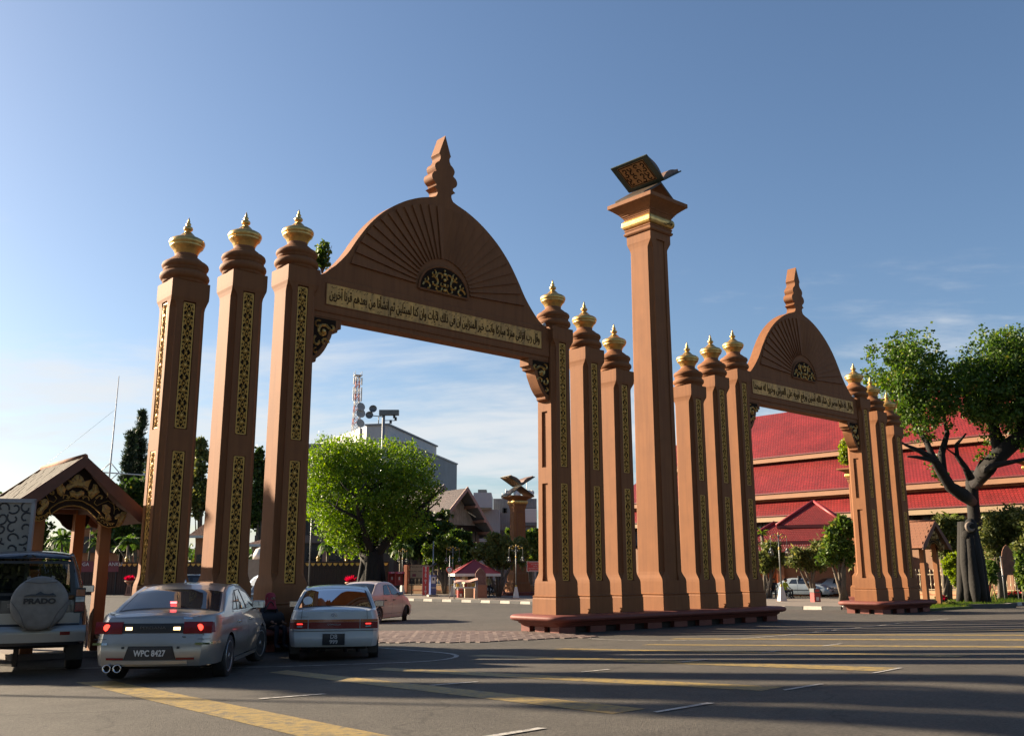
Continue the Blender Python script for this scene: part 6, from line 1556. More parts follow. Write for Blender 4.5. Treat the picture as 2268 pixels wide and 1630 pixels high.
# roof top floodlight mast with antennas, flagpole, thin poles
def pole(name, label, px, pyb, pyt, Y, r0, r1, m, cat='pole'):
    q = at(px[0], 1300, Y); z0 = gz(q.x, Y); a = at(px[1], pyt, Y)
    t = thing(name, label, cat, (a.x, Y, z0), 0); MB().tube([(0, 0, 0), (0, 0, a.z - z0)], [r0, r1], 10).build('mast', m, t); return t, a.z - z0
t, H = pole('camera_mast', 'tall grey steel mast with floodlight box and two dishes behind the bright green tree', (850, 850), 1300, 912, 95, .22, .15, STEEL, 'mast')
MB().box((.55, 0, H - .1), (2.0, .5, .55)).build('floodlight_box', POLE, t)
b = MB(); b.tube([(-.1, 0, H - .5), (-1.6, 0, H - .35)], .05, 6); b.tube([(.1, 0, H - .9), (1.2, 0, H - 0.9)], .04, 6); b.tube([(-.5, 0, H - .45), (-.5, 0, H - 1.2)], .05, 6); b.build('bracket_arm', POLE, t)
for x, z in ((-1.1, H + .25), (-1.45, H - .4)): MB().lathe([(.001, 0), (.25, .03), (.38, .12), (.40, .20), (.38, .16), (.001, .05)], 18).build('dish', POLE, t, (x, 0, z), (1.3, 0.3, 0))
for x, z in ((.75, H - 1.05), (1.25, H - .75), (1.1, H - .5)): MB().box((x, -.1, z), (.22, .3, .35)).build('camera_head', BLACKTRIM, t)
t, H = pole('flagpole', 'tall slender white flagpole with cross yard behind the left hut, before the pines', (243, 263.5), 1300, 833, 92, .12, .04, SIGNW)
q0 = at(242, 1045, 92); zc_ = q0.z - gz(q0.x, 92); xo_ = q0.x - at(263.5, 833, 92).x
for ch in CH[t.name]: ch.data.transform(Matrix.Identity(4))
for ch in list(CH[t.name]): bpy.data.objects.remove(ch)
CH[t.name] = []
MB().tube([(xo_ * 1.15, 0, 0), (0, 0, H)], [.14, .04], 8).build('mast', SIGNW, t)
xc = xo_ * (1.15 - 1.15 * zc_ / H)
b = MB(); b.tube([(xc - 3.6, 0, zc_ + .15), (xc + 3.9, 0, zc_ - .35)], .07, 6); b.build('yard', SIGNW, t)
b = MB()
for a, c_ in (((-.9, .05), (0, .9)), ((.9, -.05), (0, .9)), ((-.9, .05), (0, -.9)), ((.9, -.05), (0, -.9))): b.tube([(xc + a[0], 0, zc_ + a[1]), (xc + c_[0], 0, zc_ + c_[1])], .05, 5)
b.build('yard_stay', SIGNW, t)
MB().tube([(xc, 0, zc_ + 6.2), (xc - 7.5, 0, zc_ - .3)], .012, 4).build('guy_wire', POLE, t)
for px, pt, Y, lab in (((690, 692.5), 1095, 78, 'thin white pole beside the third column, left of the bright green tree'), ((955, 960), 1198, 72, 'plain grey utility pole between the palms and the round shrubs'), ((822, 826), 1175, 74, 'thin pale pole leaning just right of the bright green tree trunk')):
    pole('utility_pole', lab, px, 1300, pt, Y, .07, .04, STEEL)
q = gnd(1773, 1322); t = thing('parking_meter', 'small dark parking meter post between the blue car and the red bin', 'meter', tuple(q), 0); MB().tube([(0, 0, 0), (0, 0, 1.1)], .03, 6).build('pole', YEL, t); MB().box((0, 0, 1.3), (.22, .18, .42)).build('meter_head', BLACKTRIM, t)

# ---------------------------------------------------------------- buildings
def roof_mat(name, col, scale, var=0.16, rowh=0.35):
    """glazed tile: courses and channels as relief over a slightly varied colour"""
    m = mat(name, col, 0.5, var=var, vs=0.35, spec=0.4)
    nt = m.node_tree; N_, L_ = nt.nodes, nt.links; b = N_['Principled BSDF']
    t = N_.new('ShaderNodeUVMap')
    br = N_.new('ShaderNodeTexBrick'); br.inputs['Scale'].default_value = scale; br.inputs['Mortar Size'].default_value = 0.035; br.inputs['Mortar Smooth'].default_value = 0.6
    br.inputs['Color1'].default_value = (1, 1, 1, 1); br.inputs['Color2'].default_value = (0.72, 0.72, 0.72, 1); br.inputs['Mortar'].default_value = (0.25, 0.25, 0.25, 1); br.inputs['Row Height'].default_value = rowh; br.inputs['Brick Width'].default_value = 0.30
    L_.new(t.outputs[0], br.inputs['Vector'])
    src = b.inputs['Base Color'].links[0].from_socket; mx = N_.new('ShaderNodeMixRGB'); mx.blend_type = 'MULTIPLY'; mx.inputs[0].default_value = 0.75
    L_.new(src, mx.inputs[1]); L_.new(br.outputs[0], mx.inputs[2]); L_.new(mx.outputs[0], b.inputs['Base Color'])
    bp = N_.new('ShaderNodeBump'); bp.inputs['Strength'].default_value = 0.9; bp.inputs['Distance'].default_value = 0.06; L_.new(br.outputs['Fac'], bp.inputs['Height']); bp.invert = True; L_.new(bp.outputs[0], b.inputs['Normal'])
    return m
ROOF_RED = roof_mat('museum_red_tile', (0.27, 0.022, 0.020), 1.0, 0.28)
ROOF_BRN = roof_mat('brown_roof_tile', (0.060, 0.032, 0.022), 1.0, 0.3)
def uv_quad(b, pts, m=0): b.quad(*pts, mi=m)
def add_uv(o, su=1.0, sv=1.0):
    """metre-scaled uv from each face's own axes: u level, v up the slope"""
    me = o.data; uv = me.uv_layers.new(name='UVMap')
    for p in me.polygons:
        n = p.normal; u = Vector((-n.y, n.x, 0)); u = u.normalized() if u.length > 1e-4 else Vector((1, 0, 0)); v = n.cross(u)
        for li in p.loop_indices:
            c = me.vertices[me.loops[li].vertex_index].co; uv.data[li].uv = (c.dot(u) * su, c.dot(v) * sv)
    return o
FASC = mat('terracotta_fascia', (0.34, 0.165, 0.08), 0.7, var=0.1, vs=1)
CREAM = mat('cream_fascia', (0.38, 0.26, 0.15), 0.7, var=0.1, vs=1)
DARKW = mat('dark_window_band', (0.018, 0.018, 0.020), 0.25, var=0.3)
WALLP = mat('orange_plaster_wall', (0.42, 0.16, 0.07), 0.75, var=0.15, vs=1.5)
# museum: three stepped red roofs running from far left towards the camera at the right
MD = Vector((0.662, -0.749, 0)); MNV = Vector((-0.749, -0.662, 0))        # along the front, and out of the front towards the street
A0 = Vector((26.5, 88.0, 0)); MD.normalize()
MROT = atan2(MD.y, MD.x)
mus = thing('museum_building', 'large building with stepped bright red tiled roofs behind the right arch and big tree', 'building', (A0.x, A0.y, gz(A0.x, A0.y)), MROT)
# local frame: x along MD, -y out of the front; so back is +y
x0, x1 = -26, 46
tiers = [(0.0, 7.0, 2.6, 8.75), (1.5, 9.25, 7.8, 13.0), (6.9, 13.5, 14.5, 19.4)]
for k, (y0, z0, y1, z1) in enumerate(tiers):
    xe = x0 + (0, 0.8, 3.0)[k]
    b = MB(); b.quad((xe, y0, z0), (x1, y0, z0), (x1, y1, z1), (xe + 0.3 * k, y1, z1)); add_uv(b.build('roof', ROOF_RED, mus))
    MB().box(((xe + x1) / 2, y0 + 0.02, z0 - 0.30), (x1 - xe + .1, 0.12, 0.52)).build('fascia', FASC if k else CREAM, mus)
    MB().box(((xe + x1) / 2, y0 - 0.03, z0 - 0.02), (x1 - xe + .1, 0.22, 0.10)).build('gutter', mat('dark_red_gutter', (0.16, 0.02, 0.02), 0.5), mus)
    if k: MB().box(((xe + x1) / 2, y0 + 0.9, z0 - 1.0), (x1 - xe - 1, 0.3, 1.4)).build('wall', WALLP, mus)
MB().box(((x0 + x1) / 2 + 1, 15.4, 18.9), (x1 - x0 - 4, 0.5, 0.6)).build('ridge', ROOF_RED, mus)
b = MB(); b.quad((x0 + 3.3, 14.5, 19.4), (x1, 14.5, 19.4), (x1, 22, 13.5), (x0 + 3, 22, 13.5)); add_uv(b.build('roof', ROOF_RED, mus))
for k in range(3):
    y0, z0, y1, z1 = tiers[k]; b = MB(); b.add([(x0 + k + .4, y0 + 1, z0 - 1.4), (x0 + k + .4, 28 - y0, z0 - 1.4), (x0 + k + .4, 28 - y1, z1), (x0 + k + .4, y1, z1)], [(0, 1, 2, 3)]); b.build('gable_wall', WALLP, mus)
MB().box(((x0 + x1) / 2, 2.4, 5.5), (x1 - x0 - 1.5, 0.2, 2.2)).build('window_band', DARKW, mus)
mul = MB().box((0, 0, 0), (0.10, 0.12, 2.2)).mesh('mullion', BLACKTRIM)
pane = MB().box((0, 0, 0), (1.65, 0.04, 1.5)).mesh('window_pane', mat('grey_sky_glass', (0.10, 0.13, 0.16), 0.15, spec=0.8))
for k in range(38):
    x = x0 + 2 + k * 1.85; link('mullion', mul, mus, (x, 2.26, 5.5)); link('window_pane', pane, mus, (x + .92, 2.27, 5.4 + (k % 3) * .05))
MB().box(((x0 + x1) / 2, 2.6, 2.3), (x1 - x0 - 1.5, 0.4, 4.4)).build('lower_wall', mat('lower_wall', (0.30, 0.16, 0.09), 0.8), mus)
colm = MB().box((0, 0, 3.4), (0.55, 0.55, 6.8)).mesh('porch_column', WALLP)
for k in range(13): link('porch_column', colm, mus, (x0 + 2 + k * 5.6, 1.0, 0))
# small red pavilion in front
def hip(t, cx_, cy_, z0, z1, hx, hy, rx, ry, m, e=0.16):
    b = MB(); b.add([(cx_ - hx, cy_ - hy, z0), (cx_ + hx, cy_ - hy, z0), (cx_ + hx, cy_ + hy, z0), (cx_ - hx, cy_ + hy, z0), (cx_ - rx, cy_ - ry, z1), (cx_ + rx, cy_ - ry, z1), (cx_ + rx, cy_ + ry, z1), (cx_ - rx, cy_ + ry, z1)], [(0, 1, 5, 4), (1, 2, 6, 5), (2, 3, 7, 6), (3, 0, 4, 7)]); add_uv(b.build('roof', m, t), 1.7, 1.7)
    for sx, sy in ((-1, -1), (1, -1), (1, 1), (-1, 1)): MB().tube([(cx_ + sx * hx, cy_ + sy * hy, z0 + .03), (cx_ + sx * rx, cy_ + sy * ry, z1 + .03)], e * .8, 6).build('hip_ridge', RTILE, t)
    MB().box((cx_, cy_, z0 - .12), (2 * hx, 2 * hy, 0.2)).build('eave', mat('dark_red_gutter', (0.16, 0.02, 0.02), 0.5), t)
qy = 74; ap = at(1801, 1111, qy + 1); zb1 = at(1780, 1161, qy - 1.5).z; zb2 = at(1760, 1197, qy - 2).z; zb3 = at(1760, 1215, qy - 3).z; g0 = gz(ap.x, qy)
pav2 = thing('red_roof_pavilion', 'small pavilion with two tier red hipped roof in front of the big red roofs', 'pavilion', (ap.x, qy + 1, g0), radians(-26))
hip(pav2, 0, 0, zb1 - g0, ap.z - g0, 2.55, 2.2, 0.02, 0.02, ROOF_RED)
hip(pav2, -.6, 0, zb2 - g0, zb1 - g0 + 0.25, 4.4, 3.2, 2.2, 1.6, ROOF_RED); hip(pav2, -.9, 0, zb3 - g0 - 0.3, zb2 - g0 - 0.1, 5.0, 3.6, 4.4, 3.1, ROOF_RED)
MB().box((0, 0, 1.3), (5.6, 4.0, 2.7)).build('wall', WALLP, pav2)
for x in (-2.4, 2.4): MB().box((x, -2.2, 1.3), (.5, .4, 2.7)).build('pillar', WALLP, pav2)
# cream and orange fence with white name wall, gate piers
FPAINT = mat('cream_fence_paint', (0.58, 0.47, 0.30), 0.6, var=0.08); FBASE = mat('peach_wall', (0.55, 0.33, 0.17), 0.7, var=0.1); ORW = mat('orange_trim', (0.48, 0.13, 0.05), 0.6)
def fence(px0, px1, Y0, Y1, label, h=1.75, base=0.55, step=0.24, colours=False):
    a, c = at(px0, 1300, Y0), at(px1, 1300, Y1); a.z = gz(a.x, a.y); c.z = gz(c.x, c.y); d = c - a; L = Vector((d.x, d.y)).length; rz = atan2(d.y, d.x)
    t = thing('garden_fence', label, 'fence', tuple(a), rz)
    MB().box((L / 2, 0, base / 2), (L, 0.2, base)).build('base_wall', FBASE, t); MB().box((L / 2, -.11, base * .55), (L, 0.02, .04)).build('base_groove', ORW, t)
    bal = MB(); bal.lathe([(.018, 0), (.018, .30), (.045, .36), (.05, .44), (.02, .52), (.018, h - base - .12), (.05, h - base - .06), (.035, h - base), (.004, h - base + .10)], 7); bme = bal.mesh('baluster', FPAINT)
    n = min(290, int(L / step))
    for k in range(n): link('baluster', bme, t, (L * (k + .5) / n, 0, base))
    for z in (base + .08, h - .28): MB().box((L / 2, 0, z), (L, 0.05, 0.05)).build('rail', FPAINT, t)
    for k in range(int(L / 5) + 1): bevel(MB().box((min(L, k * 5.0), 0, (h + .1) / 2), (0.34, 0.34, h + .1)).build('fence_pier', ORW, t), .02, 1)
    return t
fence(1826, 1905, 76, 74, 'cream baluster fence behind the parked silver car in the right arch')
fence(2020, 2300, 66, 60, 'cream baluster fence on a peach wall behind the bamboo and the big trunk', 1.9)
FPAINT2 = mat('patterned_fence_paint', (0.45, 0.42, 0.34), 0.6, var=0.6, vs=4)
fence(900, 1185, 78, 72, 'white and coloured craft market fence behind the ticket machine and kiosk', 2.3, .8, .36)
def gate_pier(px, py_top, Y, label):
    a = at(px, 1300, Y); a.z = gz(a.x, Y); h = at(px, py_top, Y).z - a.z
    t = thing('gate_pier', label, 'gate pier', tuple(a), radians(10), 'orange and white gate piers')
    MB().box((0, 0, h * .35), (.62, .62, h * .7)).build('white_shaft', SIGNW, t); MB().box((0, 0, h * .79), (.66, .66, h * .18)).build('orange_head', ORW, t); MB().box((0, 0, h * .93), (.5, .5, h * .12)).build('grey_cap', STEEL, t)
    MB().lathe([(.001, 0), (.22, .01), (.22, .04), (.001, .05)], 16).build('round_boss', SIGNW, t, (0, -.33, h * .72), (pi / 2, 0, 0))
for px, pt, Y, lab in ((1771, 1240, 80, 'tallest leftmost orange and white gate pier behind the pale blue car'), (1783, 1246, 77.5, 'middle orange and white gate pier behind the pale blue car'), (1795, 1251, 75, 'shortest front orange and white gate pier, left of the white arched name wall'), (1850, 1252, 75, 'orange and white gate pier at the right end of the white arched name wall')): gate_pier(px, pt, Y, lab)
a = at(1818, 1300, 75.5); a.z = gz(a.x, 75); hw = (at(1843, 1290, 75.5).x - at(1800, 1290, 75.5).x) / 2; hT = at(1818, 1243, 75.5).z - a.z
t = thing('name_wall', 'peach name wall with white wavy top and small blue triangle behind the silver car', 'wall', tuple(a), 0.05)
prf = catmull([(-hw, hT * .62), (-hw * .6, hT * .68), (-hw * .35, hT * .92), (0, hT), (hw * .35, hT * .92), (hw * .6, hT * .68), (hw, hT * .62)], 4)
MB().prism([(-hw, 0), (hw, 0)] + prf[::-1], -.12, .12).build('wall_body', FBASE, t)
MB().prism([(x, z - .40) for x, z in prf] + prf[::-1], -.14, -.122).build('white_crest', SIGNW, t)
MB().prism([(-.33, hT * .36), (.33, hT * .36), (0, hT * .58)], -.14, -.122).build('blue_triangle', BLU, t)
# orange timber louvre wall and building behind frangipani
a = at(1722, 1300, 79); a.z = gz(a.x, 79); t = thing('slatted_screen', 'orange timber slatted screen wall behind the old pale blue car', 'screen', tuple(a), radians(6))
sl = MB().box((0, 0, 0), (6.2, .05, .11)).mesh('slat', mat('orange_timber', (0.34, 0.13, 0.045), 0.7, var=.25))
for k in range(16): link('slat', sl, t, (0, 0, .25 + k * .17))
for x in (-3, -1, 1, 3): MB().box((x, .06, 1.5), (.14, .08, 3.0)).build('post', ORW, t)
a = at(1790, 1300, 84); a.z = gz(a.x, 84); t = thing('orange_building', 'low orange walled building behind the frangipani trees in the right arch', 'building', tuple(a), radians(4))
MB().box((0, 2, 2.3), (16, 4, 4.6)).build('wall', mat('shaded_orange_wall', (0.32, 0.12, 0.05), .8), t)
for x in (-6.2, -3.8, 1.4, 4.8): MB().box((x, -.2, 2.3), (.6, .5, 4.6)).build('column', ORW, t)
for x in (-5, -1.2, 3.1): MB().box((x, -.03, 2.2), (2.0, .06, 2.6)).build('dark_opening', DARKW, t)

# ---- Malay gabled building in the middle distance
BG = 104
def gp(px, py, Y=BG): return at(px, py, Y)
apx = gp(1033, 1081); org = Vector((apx.x, BG, gz(apx.x, BG)))
mb_ = thing('gabled_building', 'steep brown tiled building with pale triangular gable right of the bright green tree', 'building', tuple(org), radians(35))
R_ = Matrix.Rotation(radians(-35), 3, 'Z'); _yl = Vector((-sin(radians(35)), cos(radians(35)), 0))
def loc(px, py, Y=0):
    v = ray(px, py); t_ = (org - EYE).dot(_yl) / v.dot(_yl); return R_ @ (EYE + v * t_ - org)
HTp = apx.z - org.z; zl = loc(972, 1157).z; zr_ = loc(1096, 1188).z
xl = loc(972, 1157, BG).x; xr = loc(1096, 1188, BG).x
# front barge at y=0 overhangs wall at y=+2.2; ridge runs back
bx = 6.0
for sx, xe, ze in ((-1, xl, zl), (1, xr, zr_)):
    b = MB(); b.quad((xe, -0.2, ze), (0, -0.2, HTp), (0, bx, HTp), (xe, bx, ze)) if sx < 0 else b.quad((0, -0.2, HTp), (xe, -0.2, ze), (xe, bx, ze), (0, bx, HTp)); add_uv(b.build('roof', ROOF_BRN, mb_))
    b = MB(); off = .12; b.quad((xe, 0, ze - off), (0, 0, HTp - off), (0, bx, HTp - off), (xe, bx, ze - off)); b.build('soffit', mat('grey_soffit', (0.16, 0.16, 0.17), .8), mb_)
    b = MB(); b.prism([(xe, ze - .35), (xe, ze + .1), (0, HTp + .18), (0, HTp - .32)], -.32, -.18); b.build('barge_board', mat('pinkish_barge_board', (0.36, 0.24, 0.20), .7), mb_)
    for k, f in enumerate((.32, .62, .86) if sx > 0 else (.55, .8)):
        x, z = xe * f, HTp + (ze - HTp) * f; b = MB(); b.box((x - sx * .1, 1.0, z - .32), (.3, 2.6, .28)); b.build('purlin_end', mat('pink_timber', (0.40, 0.20, 0.14), .7), mb_)
zw = loc(1010, 1160).z; f = (HTp - zw) / (HTp - zl)
tri = [(xl * .90, zw), (xr * .66, zw), (0.1, HTp - .45)]
MB().prism(tri, 2.0, 2.2).build('gable_wall', mat('pale_gable_plaster', (0.42, 0.36, 0.28), .8, var=.35, vs=1.2, bump=.4, bs=6, stretch=(3, 1, 1), streak=.4, dirt=(.12, .11, .10)), mb_)
zq = loc(1040, 1176).z
b = MB(); b.quad((xl * .92, 1.0, zq), (xr * .80, 1.0, zq), (xr * .64, 2.3, zw + .1), (xl * .88, 2.3, zw + .1)); add_uv(b.build('skirt_roof', ROOF_BRN, mb_))
z1_, z2_, z3_ = (loc(1040, y).z for y in (1198, 1208, 1238))
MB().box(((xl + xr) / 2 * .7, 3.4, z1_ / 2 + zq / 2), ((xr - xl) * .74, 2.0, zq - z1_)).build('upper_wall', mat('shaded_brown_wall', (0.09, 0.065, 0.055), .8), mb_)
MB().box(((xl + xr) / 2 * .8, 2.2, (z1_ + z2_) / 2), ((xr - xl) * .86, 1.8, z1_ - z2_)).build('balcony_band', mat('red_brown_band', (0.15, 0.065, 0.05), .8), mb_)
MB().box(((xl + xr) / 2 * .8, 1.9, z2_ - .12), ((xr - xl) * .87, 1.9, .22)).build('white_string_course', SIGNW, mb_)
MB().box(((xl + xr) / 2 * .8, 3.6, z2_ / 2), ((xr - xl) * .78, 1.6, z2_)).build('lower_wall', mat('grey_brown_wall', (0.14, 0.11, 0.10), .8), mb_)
wm = MB().box((0, 0, 0), (1.05, .06, 1.25)).mesh('window', mat('pale_curtained_glass', (0.16, 0.17, 0.17), .3)); wf = MB().box((0, 0.02, 0), (.08, .1, 1.3)).mesh('window_bar', BLACKTRIM)
for row, zz in ((0, (z1_ + zq) / 2), (1, (z2_ + z3_) / 2 + .3)):
    for k in range(5):
        x = xl * .62 + (xr * .72 - xl * .62) * k / 4; o = link('window', wm, mb_, (x, 2.36 if row == 0 else 2.75, zz)); link('window_bar', wf, o, (0, -.05, 0))
for x in (.5, xr * .45): MB().box((x, 2.2, zq / 2 - .2), (.34, .34, zq - .3)).build('pink_column', mat('pink_column', (0.40, 0.20, 0.16), .7), mb_)
# second roof behind, higher, to the left
b2 = thing('rear_gabled_roof', 'second brown tiled roof peeping above the steep gabled building, behind the green tree', 'building', tuple(gp(982, 1076, 110) - Vector((0, 0, gp(982, 1076, 110).z))), radians(35))
h2 = gp(982, 1076, 110).z
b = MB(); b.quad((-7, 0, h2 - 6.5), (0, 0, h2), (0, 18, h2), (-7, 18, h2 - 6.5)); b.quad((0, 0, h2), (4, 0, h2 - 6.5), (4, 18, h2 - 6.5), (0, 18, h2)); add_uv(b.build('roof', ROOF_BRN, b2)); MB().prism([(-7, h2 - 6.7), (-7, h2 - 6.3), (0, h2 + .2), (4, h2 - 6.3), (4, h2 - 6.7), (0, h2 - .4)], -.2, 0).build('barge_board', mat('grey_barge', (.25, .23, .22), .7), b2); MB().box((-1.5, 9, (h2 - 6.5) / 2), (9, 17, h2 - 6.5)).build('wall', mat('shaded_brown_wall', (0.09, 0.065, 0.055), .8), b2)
# long shaded office block behind tree (left)
def block(name, label, x0p, x1p, ytop, Y, depth, m, rz=0.0, cat='building', group=None):
    a, c = at(x0p, 1300, Y), at(x1p, 1300, Y); w = c.x - a.x; zt = at((x0p + x1p) / 2, ytop, Y).z; z0 = gz(a.x, Y)
    t = thing(name, label, cat, ((a.x + c.x) / 2, Y, z0), rz, group); MB().box((0, depth / 2, (zt - z0) / 2), (w, depth, zt - z0)).build('wall', m, t)
    return t, w, zt - z0
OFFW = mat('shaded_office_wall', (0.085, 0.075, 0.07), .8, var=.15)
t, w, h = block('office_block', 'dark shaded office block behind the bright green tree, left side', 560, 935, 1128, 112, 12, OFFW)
MB().box((0, -.25, h - .2), (w + .6, .6, .4)).build('parapet', mat('grey_parapet', (.24, .21, .19), .8), t)
for r_ in range(3):
    z = h - 2.2 - r_ * 3.0
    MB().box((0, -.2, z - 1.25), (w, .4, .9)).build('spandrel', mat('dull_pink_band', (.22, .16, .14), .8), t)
    wmesh = MB().box((0, 0, 0), (1.5, .08, 1.3)).mesh('window', DARKW)
    for k in range(10): link('window', wmesh, t, (-w / 2 + w * (k + .5) / 10, -.05, z))
for k in range(6): MB().box((-w / 2 + w * (k + .5) / 6, -.35, h / 2 - .5), (.35, .3, h - 1)).build('pink_column', mat('pink_column', (0.40, 0.20, 0.16), .7), t)
# white tower block behind the tree
WW = mat('white_render', (0.50, 0.50, 0.50), .7, var=.05, vs=.3); WG = mat('grey_render', (0.27, 0.28, 0.29), .8, var=.12, vs=.4)
c0 = at(801, 1300, 175); zt = at(801, 943, 175).z
t = thing('white_tower_block', 'white flat roofed tower block rising behind the bright green tree under the radio mast', 'building', (c0.x, 175, 0), radians(-12))
w2 = at(861, 948, 175).x - c0.x
MB().box((w2 / 2, 16, zt / 2), (w2, 32, zt)).build('upper_block', WW, t); zl_ = at(892, 980, 175).z; w3 = at(893, 980, 175).x - c0.x
MB().box((w3 / 2 - 6, 20, zl_ / 2), (w3 + 12, 38, zl_)).build('lower_block', WG, t); MB().box((w2 / 2, 16, zt + .15), (w2 + .6, 32.6, .3)).build('roof_edge', WG, t)
MB().box((w3 / 2 - 6, 20, zl_ + .1), (w3 + 12.4, 38.4, .3)).build('roof_edge', WW, t)
b = MB(); b.add([(0, 0, zt - 6), (-22, 26, zt - 6), (-22, 26, zt), (0, 0, zt), (-22, 30, 0), (0, 4, 0)], [(0, 1, 2, 3)]); b.build('side_wall', WW, t)
b = MB(); b.box((0, 0, 0), (30, 3, 6)); b.build('side_wing', WW, t, (-11, 14, zt - 3.1), (0, 0, radians(-48)))
# lattice radio mast on it
zb_, zt_ = at(788, 945, 190).z, at(790, 832, 190).z; c1 = at(789, 940, 190); t = thing('radio_mast', 'red and white lattice radio mast with dishes above the white tower block', 'mast', (c1.x, 190, 0), .4)
MR, MW = mat('mast_red', (.35, .08, .06), .6), mat('mast_white', (.5, .48, .46), .6); nseg = 9
for k in range(nseg):
    za_, zc_ = zb_ - 1 + (zt_ - zb_ + 1) * k / nseg, zb_ - 1 + (zt_ - zb_ + 1) * (k + 1) / nseg; ra, rc = 1.1 - .085 * k, 1.1 - .085 * (k + 1)
    if k >= 5: ra = rc = .55
    b = MB(); P = lambda i, r, z: (r * (1, -1, -1, 1)[i % 4] * .7, r * (1, 1, -1, -1)[i % 4] * .7, z)
    for i in range(4):
        b.tube([P(i, ra, za_), P(i, rc, zc_)], .07, 4); b.tube([P(i, ra, za_), P(i + 1, rc, zc_)], .045, 4); b.tube([P(i + 1, ra, za_), P(i, rc, zc_)], .045, 4); b.tube([P(i, rc, zc_), P(i + 1, rc, zc_)], .045, 4)
    tag(b.build('mast_section', MR if k % 2 else MW, t), kind='stuff')
for z, r in ((zb_ + .5, .9), (zb_ + 2.6, 1.0), (zb_ + 3.9, .9)): MB().lathe([(.001, 0), (r * .7, .1), (r, .4), (r * .95, .42), (.001, .15)], 16).build('dish', WG, t, (.5, -.9, z), (pi / 2 - .2, 0, .2))
for k, z in enumerate((zt_ - 1.2, zt_ - 3.2, zt_ - 4.6)):
    for x in (-.8, .8): MB().box((x, -.2, z), (.28, .2, 1.5)).build('panel_antenna', SIGNW, t)
b = MB(); b.box((0, 0, zt_), (1.6, 1.6, .12))
for i in range(4): b.tube([(.7 * (-1) ** i, .7 * (-1) ** (i // 2), zt_), (.7 * (-1) ** i, .7 * (-1) ** (i // 2), zt_ + .8)], .05, 4)
b.build('top_platform', MW, t)
# white and grey blocks right of the gable
t, w, h = block('white_block', 'white stepped building between the steep gable and the distant pillar', 1050, 1106, 1128, 132, 14, mat('white_block_render', (0.36, 0.38, 0.40), .75, var=.06, vs=.5, streak=.25, dirt=(.2, .2, .2)))
MB().box((-w * .15, 1, h + 1.0), (w * .7, 10, 2.0)).build('upper_storey', WW, t); MB().box((w * .02, -.03, h + 1.1), (.7, .06, .9)).build('window', DARKW, t)
MB().box((-w * .2, 2, h + 2.4), (w * .35, 3, .8)).build('roof_tank', POLE, t)
t, w, h = block('grey_block', 'weathered grey concrete block with rooftop aerials behind the distant pillar', 1092, 1190, 1104, 140, 16, mat('stained_concrete', (0.25, 0.26, 0.26), .85, var=.28, vs=.5, streak=.7, dirt=(.10, .10, .095)))
MB().box((w * .25, -.2, h * .70), (w * .5, .5, .5)).build('ledge', POLE, t); MB().box((-w * .2, -.1, h * .58), (w * .58, .3, h * .10)).build('stained_band', OFFW, t)
sp = MB().box((0, 0, 0), (.16, .2, 2.0)).mesh('window_fin', SIGNW)
MB().box((w * .34, -.1, h * .80), (w * .30, .12, 2.2)).build('strip_window', DARKW, t)
for k in range(14): link('window_fin', sp, t, (w * .20 + k * w * .28 / 13, -.25, h * .80))
for x, z in ((-.25, .86), (-.22, .86), (-.12, .42), (-.07, .42)): MB().box((w * x, -.05, h * z), (.5, .1, .7)).build('window', DARKW, t)
r2 = random.Random(5)
for k in range(12):
    x = -w * .4 + w * .85 * r2.random(); z = h; L = 1.0 + 2.2 * r2.random(); MB().tube([(x, 2, z), (x, 2, z + L)], .05, 4).build('aerial', STEEL, t)
    if k % 2: MB().lathe([(.001, 0), (.35, .05), (.55, .2), (.001, .08)], 12).build('dish', SIGNW, t, (x + .3, 1.6, z + .8), (1.2, 0, r2.uniform(-.8, .8)))
# houses behind the left columns and left hut
CLAYR = roof_mat('dull_clay_tile', (0.16, 0.075, 0.05), 1.0, .3)
def house(label, px0, px1, yeave, yridge, Y, wall_m, roof_m, rz=0.0):
    a, c = at(px0, 1300, Y), at(px1, 1300, Y); w = c.x - a.x; ze, zr = at(px0, yeave, Y).z, at(px0, yridge, Y).z; z0 = gz(a.x, Y)
    t = thing('tiled_house', label, 'house', ((a.x + c.x) / 2, Y, z0), rz, 'houses beyond the long dark wall')
    MB().box((0, 4, (ze - z0) / 2), (w - 1, 7, ze - z0)).build('wall', wall_m, t); b = MB(); b.quad((-w / 2, -.5, ze - z0), (w / 2, -.5, ze - z0), (w / 2 - 1, 4, zr - z0), (-w / 2 + 1, 4, zr - z0)); b.quad((w / 2 - 1, 4, zr - z0), (w / 2, 8.5, ze - z0), (-w / 2, 8.5, ze - z0), (-w / 2 + 1, 4, zr - z0)); b.add([(-w / 2, -.5, ze - z0), (-w / 2 + 1, 4, zr - z0), (-w / 2, 8.5, ze - z0)], [(2, 1, 0)]); b.add([(w / 2, -.5, ze - z0), (w / 2 - 1, 4, zr - z0), (w / 2, 8.5, ze - z0)], [(0, 1, 2)]); add_uv(b.build('roof', roof_m, t))
    MB().box((0, -.5, ze - z0 - .12), (w, .12, .26)).build('fascia', SIGNW, t)
    for k in range(max(1, int(w / 3))):
        o = MB().box((0, 0, 0), (1.3, .08, 1.2)).build('window', DARKW, t, (-w / 2 + w * (k + .5) / max(1, int(w / 3)), .46, (ze - z0) * .55)); MB().box((0, -.05, 0), (.06, .04, 1.2)).build('window_bar', SIGNW, o)
    return t
house('brown tiled house glimpsed between the first and second gate columns', 412, 470, 1186, 1142, 100, mat('orange_house_wall', (.36, .17, .09), .8), CLAYR)
